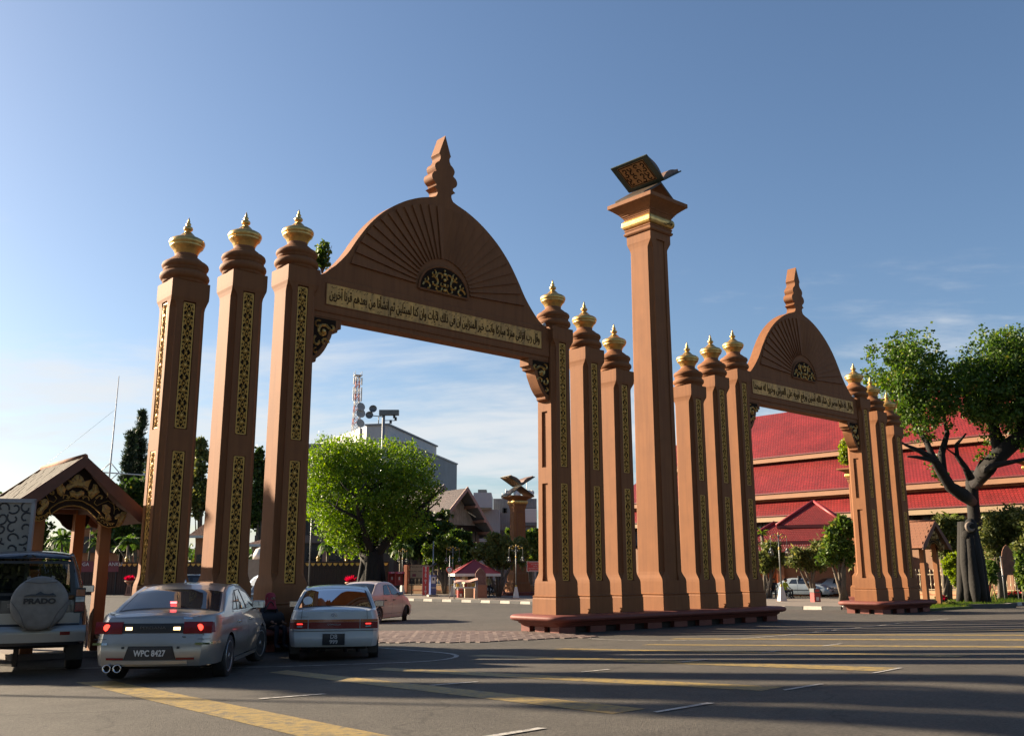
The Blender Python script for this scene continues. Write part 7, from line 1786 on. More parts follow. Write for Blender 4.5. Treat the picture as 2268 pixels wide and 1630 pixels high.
house('pinkish shop house glimpsed between the second and third gate columns', 540, 592, 1205, 1188, 96, mat('pink_house_wall', (.45, .30, .22), .8), CLAYR)
t, w, h = block('pink_booth', 'small cream booth with domed top between the second and third gate columns', 546, 584, 1238, 80, 3, mat('cream_booth', (.52, .38, .28), .8)); MB().lathe([(w * .52, 0), (w * .5, .4), (w * .35, .85), (.01, 1.1)], 14).build('domed_roof', SIGNW, t, (0, 1.5, h))
t, w, h = block('orange_flat_building', 'flat roofed orange building seen through the left hut, beyond the palms', 150, 262, 1172, 120, 12, mat('orange_building_wall', (.40, .17, .075), .8, var=.1)); MB().box((0, -.15, h - 1.9), (w, .3, 2.0)).build('dark_verandah', OFFW, t); MB().box((-w * .30, 2, h + 2.2), (2.2, 3, 4.6)).build('stair_tower', mat('dark_orange_tower', (.22, .09, .05), .8), t)

# ---- long dark wall with gilt crest all along the left
DW = mat('dark_stained_boards', (0.045, 0.022, 0.014), .7, var=.3, vs=3)
a, c = at(70, 1300, 84), at(860, 1300, 80); a.z = gz(a.x, a.y); c.z = gz(c.x, c.y); d = c - a; L = Vector((d.x, d.y)).length
t = thing('palace_wall', 'long dark brown boarded wall with gold scalloped crest behind the parked cars', 'wall', tuple(a), atan2(d.y, d.x))
hW = at(450, 1247, 82).z - gz(0, 82)
nb = 150; bo = MB().box((0, 0, hW / 2), (L / nb - .02, .10, hW)).mesh('wall_board', DW)
for k in range(nb): link('wall_board', bo, t, (L * (k + .5) / nb, (k % 2) * .012, 0))
MB().box((L / 2, -.02, hW + .05), (L, .20, .12)).build('wall_capping', DW, t)
sc_ = MB().prism([(-.20, .0), (.20, .0), (.14, -.16), (0, -.26), (-.14, -.16)], -.09, -.06).mesh('gilt_scallop', GOLD_D); n = min(140, int(L / .48))
for k in range(n): link('gilt_scallop', sc_, t, (L * (k + .5) / n, 0, hW))
fl_ = MB(); fl_.ball((0, 0, .12), .13, 8, 6); fl_.lathe([(.12, -.02), (.05, .10), (.16, .30), (.10, .42), (.01, .62)], 8); fl_.box((0, 0, .30), (.5, .06, .08)); fme = fl_.mesh('gilt_finial', YEL); n2 = 13
for k in range(n2): link('gilt_finial', fme, t, (L * (k + .5) / n2, 0, hW + .08))
# burgundy sign on the wall
sg_ = at(211, 1254, 81); sw = at(263, 1254, 81).x - at(159, 1254, 81).x; sh_ = at(211, 1242, 81).z - at(211, 1266, 81).z
t = thing('burgundy_sign', 'long burgundy sign lettered SEMOGA and TUANKU on the dark wall behind the hut posts', 'sign', (sg_.x, 81, gz(sg_.x, 81)), 0)
zz = sg_.z - gz(sg_.x, 81); MB().box((0, 0, zz), (sw, .06, sh_)).build('board', DRED, t)
for x, tx in ((-sw * .34, 'SEMOGA'), (sw * .36, 'TUANKU')): link('lettering', text_mesh(tx, .42, SIGNW, .004), t, (x, -.04, zz + .17), (pi / 2, 0, 0))
for x in (-sw * .45, 0, sw * .45): MB().box((x, .06, zz / 2), (.08, .08, zz)).build('leg', BLACKTRIM, t)
t, w, h, cz = sign('white_sign', 'white sign with red lettering beside the tree trunk, left of the phone booths', 838, 1318, 829, 847, 1248, 1262, SIGNW, 2, legm=STEEL); words(t, [('POLIS', h * .34), ('BANTUAN', h * .28)], w, cz, h, REDS)

# ---------------------------------------------------------------- vegetation
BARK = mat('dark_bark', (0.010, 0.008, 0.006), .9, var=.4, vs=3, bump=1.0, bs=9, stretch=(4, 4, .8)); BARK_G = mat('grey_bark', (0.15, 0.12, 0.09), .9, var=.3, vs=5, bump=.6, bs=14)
PALMT = mat('palm_trunk', (0.16, 0.13, 0.095), .9, var=.3, vs=6, bump=.5, bs=12)
LV_BRIGHT = leaf_mat('bright_green_leaves', (0.060, 0.120, 0.010), (0.150, 0.230, 0.018), (0.26, 0.27, 0.03), .45)
LV_DARK = leaf_mat('deep_green_leaves', (0.018, 0.042, 0.008), (0.065, 0.105, 0.018), (0.16, 0.15, 0.02), .3)
LV_TREE = leaf_mat('glossy_tree_leaves', (0.022, 0.055, 0.008), (0.090, 0.150, 0.020), (0.22, 0.20, 0.03), .4)
LV_MID = leaf_mat('mid_green_leaves', (0.040, 0.080, 0.012), (0.125, 0.180, 0.030), (0.26, 0.24, 0.05), .35)
LV_OLIVE = leaf_mat('olive_leaves', (0.055, 0.080, 0.020), (0.155, 0.165, 0.048), (0.34, 0.28, 0.08), .35)
LV_CON = leaf_mat('conifer_needles', (0.014, 0.030, 0.014), (0.045, 0.065, 0.028), None, .2)
LV_PALM = leaf_mat('palm_leaves', (0.030, 0.070, 0.012), (0.10, 0.16, 0.03), None, .4)
LV_YEL = leaf_mat('yellow_green_leaves', (0.11, 0.16, 0.012), (0.24, 0.30, 0.03), None, .5)
def leaf_cloud(blobs, n, size, seed=1, shell=0.55, flat=0.0, clump=0.0, nclump=60, aspect=0.45, droop=0.0):
    """blobs (x,y,z,rx,ry,rz); leaves as small diamonds filling outer part of the blobs in clumps"""
    rg = np.random.default_rng(seed); B = np.array(blobs, float); vol = B[:, 3] * B[:, 4] * B[:, 5]; pick = rg.choice(len(B), n, p=vol ** .8 / (vol ** .8).sum())
    d = rg.normal(size=(n, 3)); d /= np.linalg.norm(d, axis=1)[:, None]; r = (1 - shell * rg.random(n) ** 1.6)
    # clumps: directions pulled to a few hundred tuft centres so gaps open between
    if clump > 0:
        cd = rg.normal(size=(len(B) * nclump, 3)); cd /= np.linalg.norm(cd, axis=1)[:, None]; ci = pick * nclump + rg.integers(0, nclump, n)
        cr = 1 - shell * rg.random(len(cd)) ** 1.2; d = cd[ci] * cr[ci][:, None] + rg.normal(size=(n, 3)) * clump; P = B[pick, :3] + d * B[pick, 3:6]
    else: P = B[pick, :3] + d * r[:, None] * B[pick, 3:6]
    u = rg.normal(size=(n, 3)); u[:, 2] *= (1 - flat); u[:, 2] -= droop; u /= np.linalg.norm(u, axis=1)[:, None]
    w = np.cross(u, rg.normal(size=(n, 3))); w /= np.linalg.norm(w, axis=1)[:, None]
    s = size * (.6 + .8 * rg.random(n))[:, None]; a = u * s; b = w * s * aspect
    V = np.stack([P, P + a * .5 + b, P + a, P + a * .5 - b], 1).reshape(-1, 3); F = np.arange(4 * n).reshape(n, 4)
    return V, F
def foliage(name, parent, blobs, n, size, m, **k):
    V, F = leaf_cloud(blobs, n, size, **k); return link(name, np_mesh(name, V, F, m), parent)
def branch_tree(b, p, d, L, r, depth, rr, ends, spread=.55, up=.15, seg=4):
    pts = [p]; rad = [r]; q = p.copy(); dd = d.normalized()
    for k in range(seg):
        dd = (dd + Vector((rr.uniform(-1, 1), rr.uniform(-1, 1), rr.uniform(-.6, 1) * .6)) * .20 + Vector((0, 0, up * .3))).normalized(); q = q + dd * L / seg; pts.append(q.copy()); rad.append(r * (1 - .42 * (k + 1) / seg))
    b.tube(pts, rad, 7 if r > .12 else 5)
    if depth == 0: ends.append(q); return
    for k in range(3 if depth > 1 else 2):
        a = rr.uniform(0, 2 * pi); side = Vector((cos(a), sin(a), rr.uniform(-.1, .6))); branch_tree(b, q, dd * (1 - spread) + side * spread, L * rr.uniform(.6, .82), rad[-1] * .75, depth - 1, rr, ends, spread, up, seg)

# bright green pruned tree in the middle
TY = 74
q = at(822, 1300, TY); q.z = gz(q.x, TY); S_ = TY / FPX
t = thing('shade_tree', 'big rounded bright green tree with dark twisted trunk behind the pink car', 'tree', tuple(q))
def lp(px, py, Y=TY): p = at(px, py, Y); return (p.x - q.x, Y - q.y, p.z - q.z)
b = MB(); rr = random.Random(3); ends = []
b.tube([(0, 0, -.1), (-.15, 0, 1.0), (0.05, .1, 2.2), (-.1, 0, 3.4)], [1.35, .95, .85, .95], 12)
for k in range(7):
    a = k * 2 * pi / 7; b.tube([(cos(a) * 1.5, sin(a) * 1.2, -.1), (cos(a) * .95, sin(a) * .8, .8), (cos(a) * .7, sin(a) * .6, 2.6), (cos(a) * .5, sin(a) * .5, 3.6)], [.10, .26, .24, .2], 6)
for k in range(6):
    a = k * pi / 3 + .4; branch_tree(b, Vector((cos(a) * .4, sin(a) * .4, 3.1)), Vector((cos(a) * .8, sin(a) * .6, .9)), 3.4, .36, 2, rr, ends)
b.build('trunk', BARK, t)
C_ = [(lp(760, 1050), 3.0, 2.8), (lp(800, 1010), 2.8, 1.7), (lp(745, 1010), 2.2, 1.6), (lp(885, 1035), 2.5, 2.1), (lp(720, 1060), 2.0, 2.3), (lp(930, 1065), 1.7, 1.7), (lp(820, 1100), 3.3, 2.6), (lp(745, 1130), 2.2, 2.0), (lp(780, 1180), 1.9, 1.7), (lp(880, 1110), 2.4, 2.4), (lp(850, 1160), 2.3, 2.0), (lp(905, 1150), 1.9, 1.5), (lp(745, 1175), 1.2, 1.2), (lp(790, 1215), 1.1, .8), (lp(950, 1090), 1.2, 1.1), (lp(700, 1110), 1.2, 1.5)]
blobs = [(c[0], c[1] + dy_, c[2], r1_, r1_ * .85, r2_) for (c, r1_, r2_) in C_ for dy_ in (-1.2, 1.6)]
foliage('crown', t, blobs, 52000, .17, LV_BRIGHT, seed=4, shell=.75, clump=.13, nclump=46, droop=.25, aspect=.36)
# sprigs on the outline
foliage('outer_sprigs', t, [(c[0], c[1], c[2], r1_ * 1.12, r1_, r2_ * 1.12) for (c, r1_, r2_) in C_], 4500, .20, LV_BRIGHT, seed=9, shell=.12, clump=.05, nclump=24, aspect=.3)

# big tree at the right, dark trunk with buttress, dense dark crown running out of the frame
TY = 47.3
q = at(2160, 1340, TY); q.z = gz(q.x, TY)
t = thing('large_tree', 'massive old tree with black knotted trunk and dense dark crown at the right edge', 'tree', tuple(q))
b = MB()
b.tube([lp(2161, 1352), lp(2160, 1310), lp(2165, 1250), lp(2163, 1200), lp(2158, 1150), lp(2154, 1100), lp(2152, 1070), lp(2158, 1045)], [.78, .62, .54, .50, .47, .44, .46, .42], 16)
for k in range(9):
    a = k * 2 * pi / 9 + .2; rk = .9 + .25 * sin(k * 2.3); b.tube([(cos(a) * .82 * rk, sin(a) * .75 * rk, -.1), (cos(a) * .58 * rk, sin(a) * .55 * rk, .7), (cos(a) * .40, sin(a) * .38, 2.0), (cos(a) * .22, sin(a) * .22, 4.0)], [.12, .24, .26, .22], 8)
b.ball(lp(2150, 1165, TY - .42), .30, 10, 8, sz=1.3); b.ball(lp(2142, 1185, TY - .2), .32, 10, 8); b.ball(lp(2172, 1235), .50, 10, 8)
rr = random.Random(11); ends = []
def limb(P, R, n=8): b.tube([lp(*p) for p in P], R, n)
limb([(2152, 1110), (2132, 1095, 47), (2105, 1078, 46.8), (2088, 1050, 46.5), (2070, 1020, 46), (2040, 1000, 45.5), (2005, 985, 45)], [.42, .33, .28, .26, .20, .13, .06])
limb([(2088, 1050, 46.5), (2085, 1005, 46.8), (2098, 960, 47), (2090, 915, 47.5)], [.22, .18, .12, .05]); limb([(2070, 1020, 46), (2050, 975, 47), (2020, 935, 48), (2000, 895, 48)], [.18, .14, .09, .04])
limb([(2005, 985, 45), (1990, 975, 45)], [.06, .02]); limb([(2070, 1020, 46), (2030, 1012, 45), (2010, 1011, 44.6)], [.13, .08, .04])
limb([(2160, 1070), (2185, 1035, 47), (2215, 1005, 46.8), (2262, 965, 46.5), (2320, 915, 46)], [.48, .44, .42, .36, .22]); limb([(2180, 1040, 47), (2205, 1030, 46), (2245, 1022, 45.5), (2300, 1010, 45)], [.22, .16, .11, .05])
limb([(2150, 1060, 47.2), (2138, 1035, 47), (2120, 1010, 46.8), (2118, 985, 46.5), (2140, 960, 46)], [.22, .15, .12, .09, .04]); limb([(2215, 1005, 46.8), (2200, 940, 47.5), (2190, 870, 48), (2200, 800, 48)], [.34, .26, .16, .05]); limb([(2262, 965, 46.5), (2260, 880, 48), (2240, 800, 49)], [.26, .16, .05]); limb([(2120, 1010, 46.8), (2085, 985, 46.5)], [.06, .02])
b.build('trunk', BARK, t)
MB().lathe([(.05, -.03), (.12, .02), (.22, .03), (.26, -.04), (.24, -.12)], 14).build('trunk_scar', mat('pale_scar_wood', (0.20, 0.16, 0.13), .9, var=.3, bump=.6, bs=12), t, lp(2150, 1166, TY - .66), (pi / 2, 0, 0))
CR = [(1990, 800, 1.5, 1.5), (2020, 780, 1.3, 1.2), (1975, 850, 1.5, 1.2), (1950, 845, .9, .7), (2010, 880, 1.5, 1.1), (2050, 830, 1.3, 1.3), (2045, 905, 1.4, 1.1), (2090, 845, 1.2, 1.1), (2085, 905, 1.1, 1.1), (2125, 860, 1.4, 1.3), (2150, 820, 1.2, 1.0), (2190, 800, 1.5, 1.5), (2210, 760, 1.1, .9), (2225, 840, 1.6, 1.5), (2180, 870, 1.4, 1.3), (2260, 790, 1.6, 1.6), (2290, 850, 2.0, 2.0), (2150, 905, 1.2, .8), (2205, 915, 1.4, .9), (2250, 915, 1.6, 1.0), (2000, 925, 1.0, .7), (2045, 955, .9, .6), (2340, 820, 2.4, 2.4), (2330, 930, 2.2, 1.4), (2065, 1020, .6, .45), (2085, 1055, .55, .4), (2215, 975, .9, .5), (2280, 985, 1.2, .5), (1995, 960, .55, .35), (2380, 880, 3, 2.6), (2240, 740, .8, .6), (2180, 1005, .7, .4)]
blobs = []
for (x, y, r1_, r2_) in CR:
    for dy_ in ((-1.3, .9) if r1_ > .95 else (0,)): p = lp(x, y, TY + dy_); blobs.append((p[0], p[1], p[2], r1_, r1_, r2_))
foliage('crown', t, blobs, 62000, .15, LV_TREE, seed=21, shell=.85, clump=.13, nclump=26, aspect=.42)
CONCK = mat('dark_kerb_block', (0.10, 0.09, 0.075), .85)
for px_, w_ in ((2110, .5), (2130, .5), (2195, 2.6)):
    g_ = gnd(px_, 1346); MB().box((0, 0, .08), (w_, .22, .22)).build('kerb_stone', CONCK, t, (g_.x - q.x, g_.y - q.y - (.15 if w_ > 1 else 0), g_.z - q.z), (0, 0, GROT - .35))

def simple_tree(name, label, px, pyb, Y, blobs_px, n, size, m, trunk=(.16, .10), cat='tree', group=None, seed=1, bark=None, stems=1, **k):
    global q
    q = at(px, 1300, Y); q.z = gz(q.x, Y)
    t = thing(name, label, cat, tuple(q), 0, group); rr = random.Random(seed); b = MB(); bl = []
    for (x, y, rx_, rz_) in blobs_px:
        p = lp(x, y, Y); s = Y / FPX; bl.append((p[0], p[1] + rr.uniform(-.3, .3) * rx_ * s, p[2], rx_ * s, rx_ * s * .8, rz_ * s))
    for k_ in range(stems):
        for c in (bl if stems == 1 else bl[k_::stems]):
            o_ = (rr.uniform(-.25, .25) * (stems > 1), 0, 0); b.tube([o_, (c[0] * .25 + rr.uniform(-.15, .15), rr.uniform(-.1, .1), c[2] * .42), (c[0] * .7, c[1] * .7, c[2] * .78), (c[0], c[1], c[2])], [trunk[0], trunk[0] * .75, trunk[1] * .6, trunk[1] * .25], 6)
    b.build('trunk', bark or BARK_G, t); kk = dict(shell=.7, clump=.14, nclump=30); kk.update(k)
    foliage('crown', t, bl, n, size, m, seed=seed, **kk); return t
def conifer(px, pyt, Y, wpx, label, seed, dens=1.0):
    q = at(px, 1300, Y); q.z = gz(q.x, Y); H = at(px, pyt, Y).z - q.z; W = wpx * Y / FPX; rg = np.random.default_rng(seed); x_t = at(px, pyt, Y).x - q.x
    t = thing('conifer', label, 'tree', tuple(q), 0, 'tall conifers behind the left hut'); b = MB(); b.tube([(0, 0, 0), (0, 0, H * .5), (0, 0, H)], [.28, .16, .02], 7); V = []; nl = int(34 * dens)
    for k in range(nl):
        z = H * (.22 + .78 * (k / nl) ** .85); L = W * (1 - (k / nl) ** 1.25) * rg.uniform(.75, 1.1) + .25
        for j in range(6):
            a = rg.uniform(0, 2 * pi); e = rg.uniform(.05, .35); d = np.array([cos(a), sin(a), e]); b.tube([(0, 0, z), tuple(d * L + np.array([0, 0, z]))], [.05, .012], 3)
            m_ = int(22 * L / W * 1.2) + 8; tt = rg.uniform(.15, 1.05, m_)[:, None]; V.append(np.array([0, 0, z]) + d * L * tt + rg.normal(size=(m_, 3)) * .13)
    b.build('trunk', BARK, t); P = np.concatenate(V); P = np.repeat(P, 3, 0); n = len(P); u = rg.normal(size=(n, 3)); u[:, 2] = abs(u[:, 2]) + .3; u /= np.linalg.norm(u, axis=1)[:, None]; w = np.cross(u, rg.normal(size=(n, 3))); w /= np.linalg.norm(w, axis=1)[:, None]
    s = .42 * (.5 + rg.random(n))[:, None]; VV = np.stack([P, P + u * s * .5 + w * s * .10, P + u * s, P + u * s * .5 - w * s * .10], 1).reshape(-1, 3); link('needles', np_mesh('needles', VV, np.arange(4 * n).reshape(n, 4), LV_CON), t)
conifer(283, 910, 112, 26, 'tallest spire shaped conifer rising behind the left hut roof', 1, 1.3)
conifer(262, 955, 110, 20, 'thin open conifer beside the flagpole, left of the tallest one', 2, 1.0)
conifer(322, 930, 108, 24, 'spire conifer half hidden behind the first gate column', 3, 1.2)
simple_tree('broadleaf_tree', 'dark leafy tree behind the first column, below the conifers', 300, 1300, 98, [(250, 1120, 26, 40), (290, 1110, 34, 48), (330, 1120, 30, 60), (290, 1180, 40, 40), (240, 1175, 22, 34)], 15000, .34, LV_DARK, seed=31)
simple_tree('broadleaf_tree', 'very dark tree at the far left behind the hut posts', 50, 1300, 96, [(20, 1150, 40, 50), (60, 1140, 30, 50), (85, 1175, 26, 40), (10, 1200, 40, 40), (60, 1215, 40, 30), (-40, 1150, 50, 60)], 15000, .34, LV_DARK, seed=32)
simple_tree('broadleaf_tree', 'thin drooping grey green tree showing between the first and second columns', 436, 1300, 104, [(440, 985, 16, 22), (447, 1020, 18, 30), (438, 1060, 20, 34), (452, 1095, 22, 34), (430, 1120, 20, 30)], 7000, .30, LV_OLIVE, seed=33)
simple_tree('broadleaf_tree', 'dark tree filling the gap between the second and third columns', 575, 1300, 106, [(572, 1010, 16, 18), (565, 1040, 22, 28), (578, 1090, 26, 40), (565, 1140, 22, 26), (590, 1050, 14, 30)], 9000, .32, LV_DARK, seed=34)
simple_tree('broadleaf_tree', 'dark dense tree mass between the bright tree and the gabled building', 925, 1300, 92, [(930, 1150, 38, 30), (975, 1175, 34, 28), (900, 1200, 36, 34), (950, 1215, 44, 30), (880, 1160, 30, 34), (985, 1140, 16, 14)], 15000, .30, LV_DARK, seed=35)
simple_tree('round_shrub_tree', 'rounded yellow green bushy tree behind the left globe lamp post', 985, 1300, 76, [(985, 1205, 22, 18), (960, 1220, 20, 18), (975, 1240, 28, 18), (1010, 1215, 20, 24), (1000, 1245, 26, 18), (950, 1250, 14, 12)], 12000, .19, LV_MID, seed=36)
simple_tree('broadleaf_tree', 'very dark clipped tree right of the rounded shrub, before the gabled building', 1030, 1300, 84, [(1030, 1205, 18, 26), (1015, 1190, 18, 20), (1035, 1235, 16, 24)], 7000, .24, LV_DARK, seed=37)
simple_tree('frangipani_tree', 'broad leafy tree in front of the distant book pillar, beside the kiosk', 1105, 1322, 68, [(1100, 1205, 22, 20), (1080, 1222, 22, 20), (1125, 1215, 24, 26), (1150, 1222, 20, 28), (1110, 1240, 26, 20), (1095, 1190, 16, 10), (1060, 1225, 14, 12)], 11000, .24, LV_OLIVE, seed=38, trunk=(.14, .10), aspect=.28)
simple_tree('broadleaf_tree', 'dark green tree behind and right of the distant book pillar', 1175, 1300, 86, [(1175, 1190, 22, 18), (1170, 1220, 26, 28), (1135, 1185, 16, 14), (1190, 1215, 18, 30)], 8000, .28, LV_MID, seed=39)
for i, (px, Y, bl_, lab, m_) in enumerate([(1702, 62, [(1702, 1225, 20, 20), (1692, 1245, 18, 18), (1722, 1238, 18, 20), (1710, 1212, 14, 10)], 'left frangipani tree in the right arch, beside the lamp post', LV_OLIVE),
                             (1800, 60, [(1790, 1235, 22, 18), (1770, 1228, 18, 16), (1812, 1222, 18, 22), (1800, 1250, 26, 12), (1760, 1243, 16, 12)], 'middle frangipani tree above the red bin in the right arch', LV_OLIVE),
                             (1868, 54, [(1855, 1180, 20, 22), (1875, 1170, 16, 20), (1850, 1215, 28, 24), (1835, 1235, 20, 14), (1875, 1225, 20, 26), (1865, 1150, 10, 8)], 'tallest greener frangipani tree against the right arch support', LV_MID)]):
    simple_tree('frangipani_tree', lab, px, 1320, Y, bl_, 6500, .26, m_, (.13, .09), 'tree', 'frangipani trees on the traffic island', 50 + i, aspect=.24, shell=.9, clump=.2, nclump=40, stems=3)
for i, (px, Y, bl_, lab) in enumerate([(2095, 58, [(2085, 1165, 24, 22), (2110, 1180, 26, 24), (2075, 1190, 20, 20), (2120, 1160, 20, 16), (2095, 1215, 30, 18)], 'tangled frangipani tree behind the small right hut'),
                             (2215, 54, [(2205, 1160, 28, 24), (2235, 1150, 30, 26), (2200, 1195, 26, 24), (2245, 1195, 30, 26), (2265, 1170, 24, 28), (2225, 1225, 34, 20)], 'wide tangled frangipani tree right of the big trunk'),
                             (2300, 52, [(2290, 1150, 30, 26), (2310, 1190, 36, 30), (2280, 1220, 26, 20)], 'frangipani tree cut off by the right picture edge')]):
    simple_tree('frangipani_tree', lab, px, 1330, Y, bl_, 11000, .22, LV_OLIVE, (.16, .10), 'tree', 'frangipani trees behind the big trunk', 60 + i, aspect=.24, shell=.95, clump=.22, nclump=50, stems=3)
simple_tree('bamboo_bush', 'bright yellow green feathery bamboo bush between the right hut and the big trunk', 2121, 1335, 48, [(2105, 1245, 17, 15), (2128, 1240, 18, 15), (2142, 1252, 14, 14), (2110, 1268, 18, 15), (2132, 1270, 18, 16), (2118, 1285, 14, 12), (2122, 1232, 14, 8)], 13000, .11, LV_YEL, (.035, .03), 'bush', None, 70, mat('bamboo_stem', (.35, .28, .09), .7), 3, aspect=.25, clump=.12)
simple_tree('bamboo_bush', 'darker bamboo bush just behind the right side of the big trunk', 2195, 1335, 49.5, [(2195, 1250, 14, 14), (2200, 1275, 15, 16), (2190, 1262, 12, 12)], 5000, .12, LV_MID, (.035, .03), 'bush', None, 71, mat('bamboo_stem', (.35, .28, .09), .7), 3, aspect=.25, clump=.12)
simple_tree('leafy_shrub', 'green shrub with red leaves at the very right edge', 2262, 1335, 50, [(2262, 1270, 14, 18), (2275, 1290, 18, 20), (2262, 1240, 12, 16)], 4500, .16, LV_MID, (.04, .03), 'bush', None, 72)
# low planting round the big tree
def low_plant(px, pyb, wpx, hpx, label, red=True, m=None, name='flower_bed_shrub', dY=0):
    p = gnd(px, pyb); Y = p.y + dY; s = Y / FPX; t = thing(name, label, 'shrub', (p.x, Y, gz(p.x, Y)))
    foliage('leaves', t, [(0, 0, hpx * s * .45, wpx * s * .5, wpx * s * .4, hpx * s * .5), (wpx * s * .3, 0, hpx * s * .3, wpx * s * .3, wpx * s * .3, hpx * s * .35)], 1500, .13, m or LV_DARK, seed=int(px), shell=.9)
    if red: foliage('red_flowers', t, [(0, -.1, hpx * s * .75, wpx * s * .35, wpx * s * .3, hpx * s * .25)], 130, .11, REDLEAF, seed=int(px) + 1, shell=.9, aspect=.6)
low_plant(2087, 1342, 26, 22, 'low red flowering shrub at the foot of the small right hut'); low_plant(2222, 1330, 40, 18, 'low dark shrub with red flowers right of the big trunk'); low_plant(2250, 1328, 30, 18, 'red flowering shrub near the plaque posts'); low_plant(2105, 1346, 22, 12, 'small dry ground plant before the red flowering shrub', False, LV_OLIVE)
low_plant(245, 1312, 60, 26, 'yellow and green croton clump by the dark wall, behind the lone urn', True, LV_OLIVE, dY=1); low_plant(330, 1312, 40, 18, 'low green hedge plants by the dark wall near the first column', False, LV_MID, dY=1); low_plant(170, 1312, 50, 20, 'low green plants by the dark wall behind the hut posts', False, LV_MID, dY=1)
# palms
def palm(px, py_crown, Y, rpx, label, seed, droop=1.0, n=16, m=None, tr=.13, sc=1.0):
    q = at(px, 1300, Y); q.z = gz(q.x, Y); H = at(px, py_crown, Y).z - q.z; R = rpx * Y / FPX; rg = random.Random(seed); t = thing('palm_tree', label, 'palm tree', tuple(q), 0, 'palms along the dark wall')
    MB().tube([(0, 0, 0), (.06, 0, H * .5), (0, 0, H)], [tr * 1.25, tr, tr * .9], 8).build('trunk', PALMT, t); V = []
    for k in range(n):
        a = 2 * pi * k / n + rg.uniform(-.2, .2); e = rg.uniform(.25, 1.25); L = R * rg.uniform(.85, 1.2); pts = []; p = Vector((0, 0, H)); d = Vector((cos(a) * cos(e), sin(a) * cos(e), sin(e))); ns = 12
        for i in range(ns + 1):
            pts.append(p.copy()); p = p + d * L / ns; d = (d + Vector((0, 0, -.16 * droop * (1 + i * .06)))).normalized()
        b = MB(); b.tube(pts, [.028 * (1 - i / (ns + 2)) for i in range(ns + 1)], 4); side = Vector((-sin(a), cos(a), 0))
        for i in range(1, ns + 1):
            for j in range(3):
                f = j / 3; c = pts[i - 1].lerp(pts[i], f); dd = (pts[i] - pts[i - 1]).normalized(); ll = L * .30 * (1 - abs((i + f) / ns - .5) * 1.1)
                for sg in (-1, 1):
                    tip = c + side * sg * ll * .75 + dd * ll * .5 + Vector((0, 0, -.35 * ll * droop)); w_ = dd * .030 * R
                    mdp = c.lerp(tip, .5) + Vector((0, 0, .05 * ll)); b.add([c, mdp + w_, tip, mdp - w_], [(0, 1, 2, 3)])
        b.build('frond', m or LV_PALM, t)
    return t
palm(128, 1195, 88, 42, 'fan crowned palm seen through the left hut, before the wall', 1); palm(276, 1205, 86, 38, 'palm between the left hut and the first column', 2); palm(210, 1205, 90, 30, 'small palm behind the hut posts', 3); palm(722, 1208, 84, 30, 'drooping palm just left of the bright green tree trunk', 4, 1.5); palm(885, 1216, 82, 36, 'palm with pale drooping fronds right of the green tree trunk', 5, 1.3); palm(165, 1140, 118, 34, 'tall dark palm far behind the left hut arch', 6, 1.8, m=LV_DARK); palm(190, 1150, 112, 26, 'second tall dark palm far behind the left hut arch', 7, 1.8, m=LV_DARK); palm(45, 1190, 90, 34, 'palm at the far left behind the ornamental board', 8)
palm(1694, 1180, 70, 18, 'small bright palm at the left side of the right arch', 9, .6, m=LV_YEL); palm(2118, 1150, 66, 26, 'bright palm rising behind the small right hut', 10, .7, m=LV_YEL)
# seedling bush growing on the third column
lf = plane_sz(714, 592, 0); p = gate_pt(lf[0], 0, lf[1] - .05)
t = thing('sprouting_bush', 'small green bush sprouting from the top of the arch beside the third column', 'plant', tuple(p)); b = MB()
for k in range(5): b.tube([(0, 0, -.1), (.05 * (k - 2), .02 * k, .25), (.10 * (k - 2), .03, .45 + .04 * k)], [.02, .012, .005], 5)
b.build('stem', BARK_G, t); foliage('leaves', t, [(0, 0, .42, .20, .18, .22), (-.12, 0, .22, .16, .15, .2), (.06, 0, .14, .13, .12, .14), (.04, 0, .62, .12, .12, .10)], 700, .075, LV_MID, seed=5, shell=.9, aspect=.5)
q = at(1876, 1000, 56.2); t = thing('sprouting_bush', 'leafy creeper growing on top of the slim pillar behind the right arch support', 'plant', (q.x, q.y, q.z)); foliage('leaves', t, [(0, 0, .1, .45, .4, .75), (-.2, 0, -.4, .3, .3, .4)], 2600, .12, LV_YEL, seed=6, shell=.9)
# far tree line along the horizon
V = []; rg = np.random.default_rng(8); bl = []
for k in range(130):
    a = radians(-62 + 124 * k / 129 + rg.uniform(-.6, .6)); R = rg.uniform(150, 230); h = rg.uniform(5, 9) if abs(a) < .55 else rg.uniform(7, 12); bl.append((R * sin(a), R * cos(a), h * .5, rg.uniform(4, 8), 4, h * .55))
o_ = link('distant_treeline', np_mesh('distant_treeline', *leaf_cloud(bl, 60000, .9, seed=9, shell=.6), LV_DARK)); tag(o_, kind='stuff')
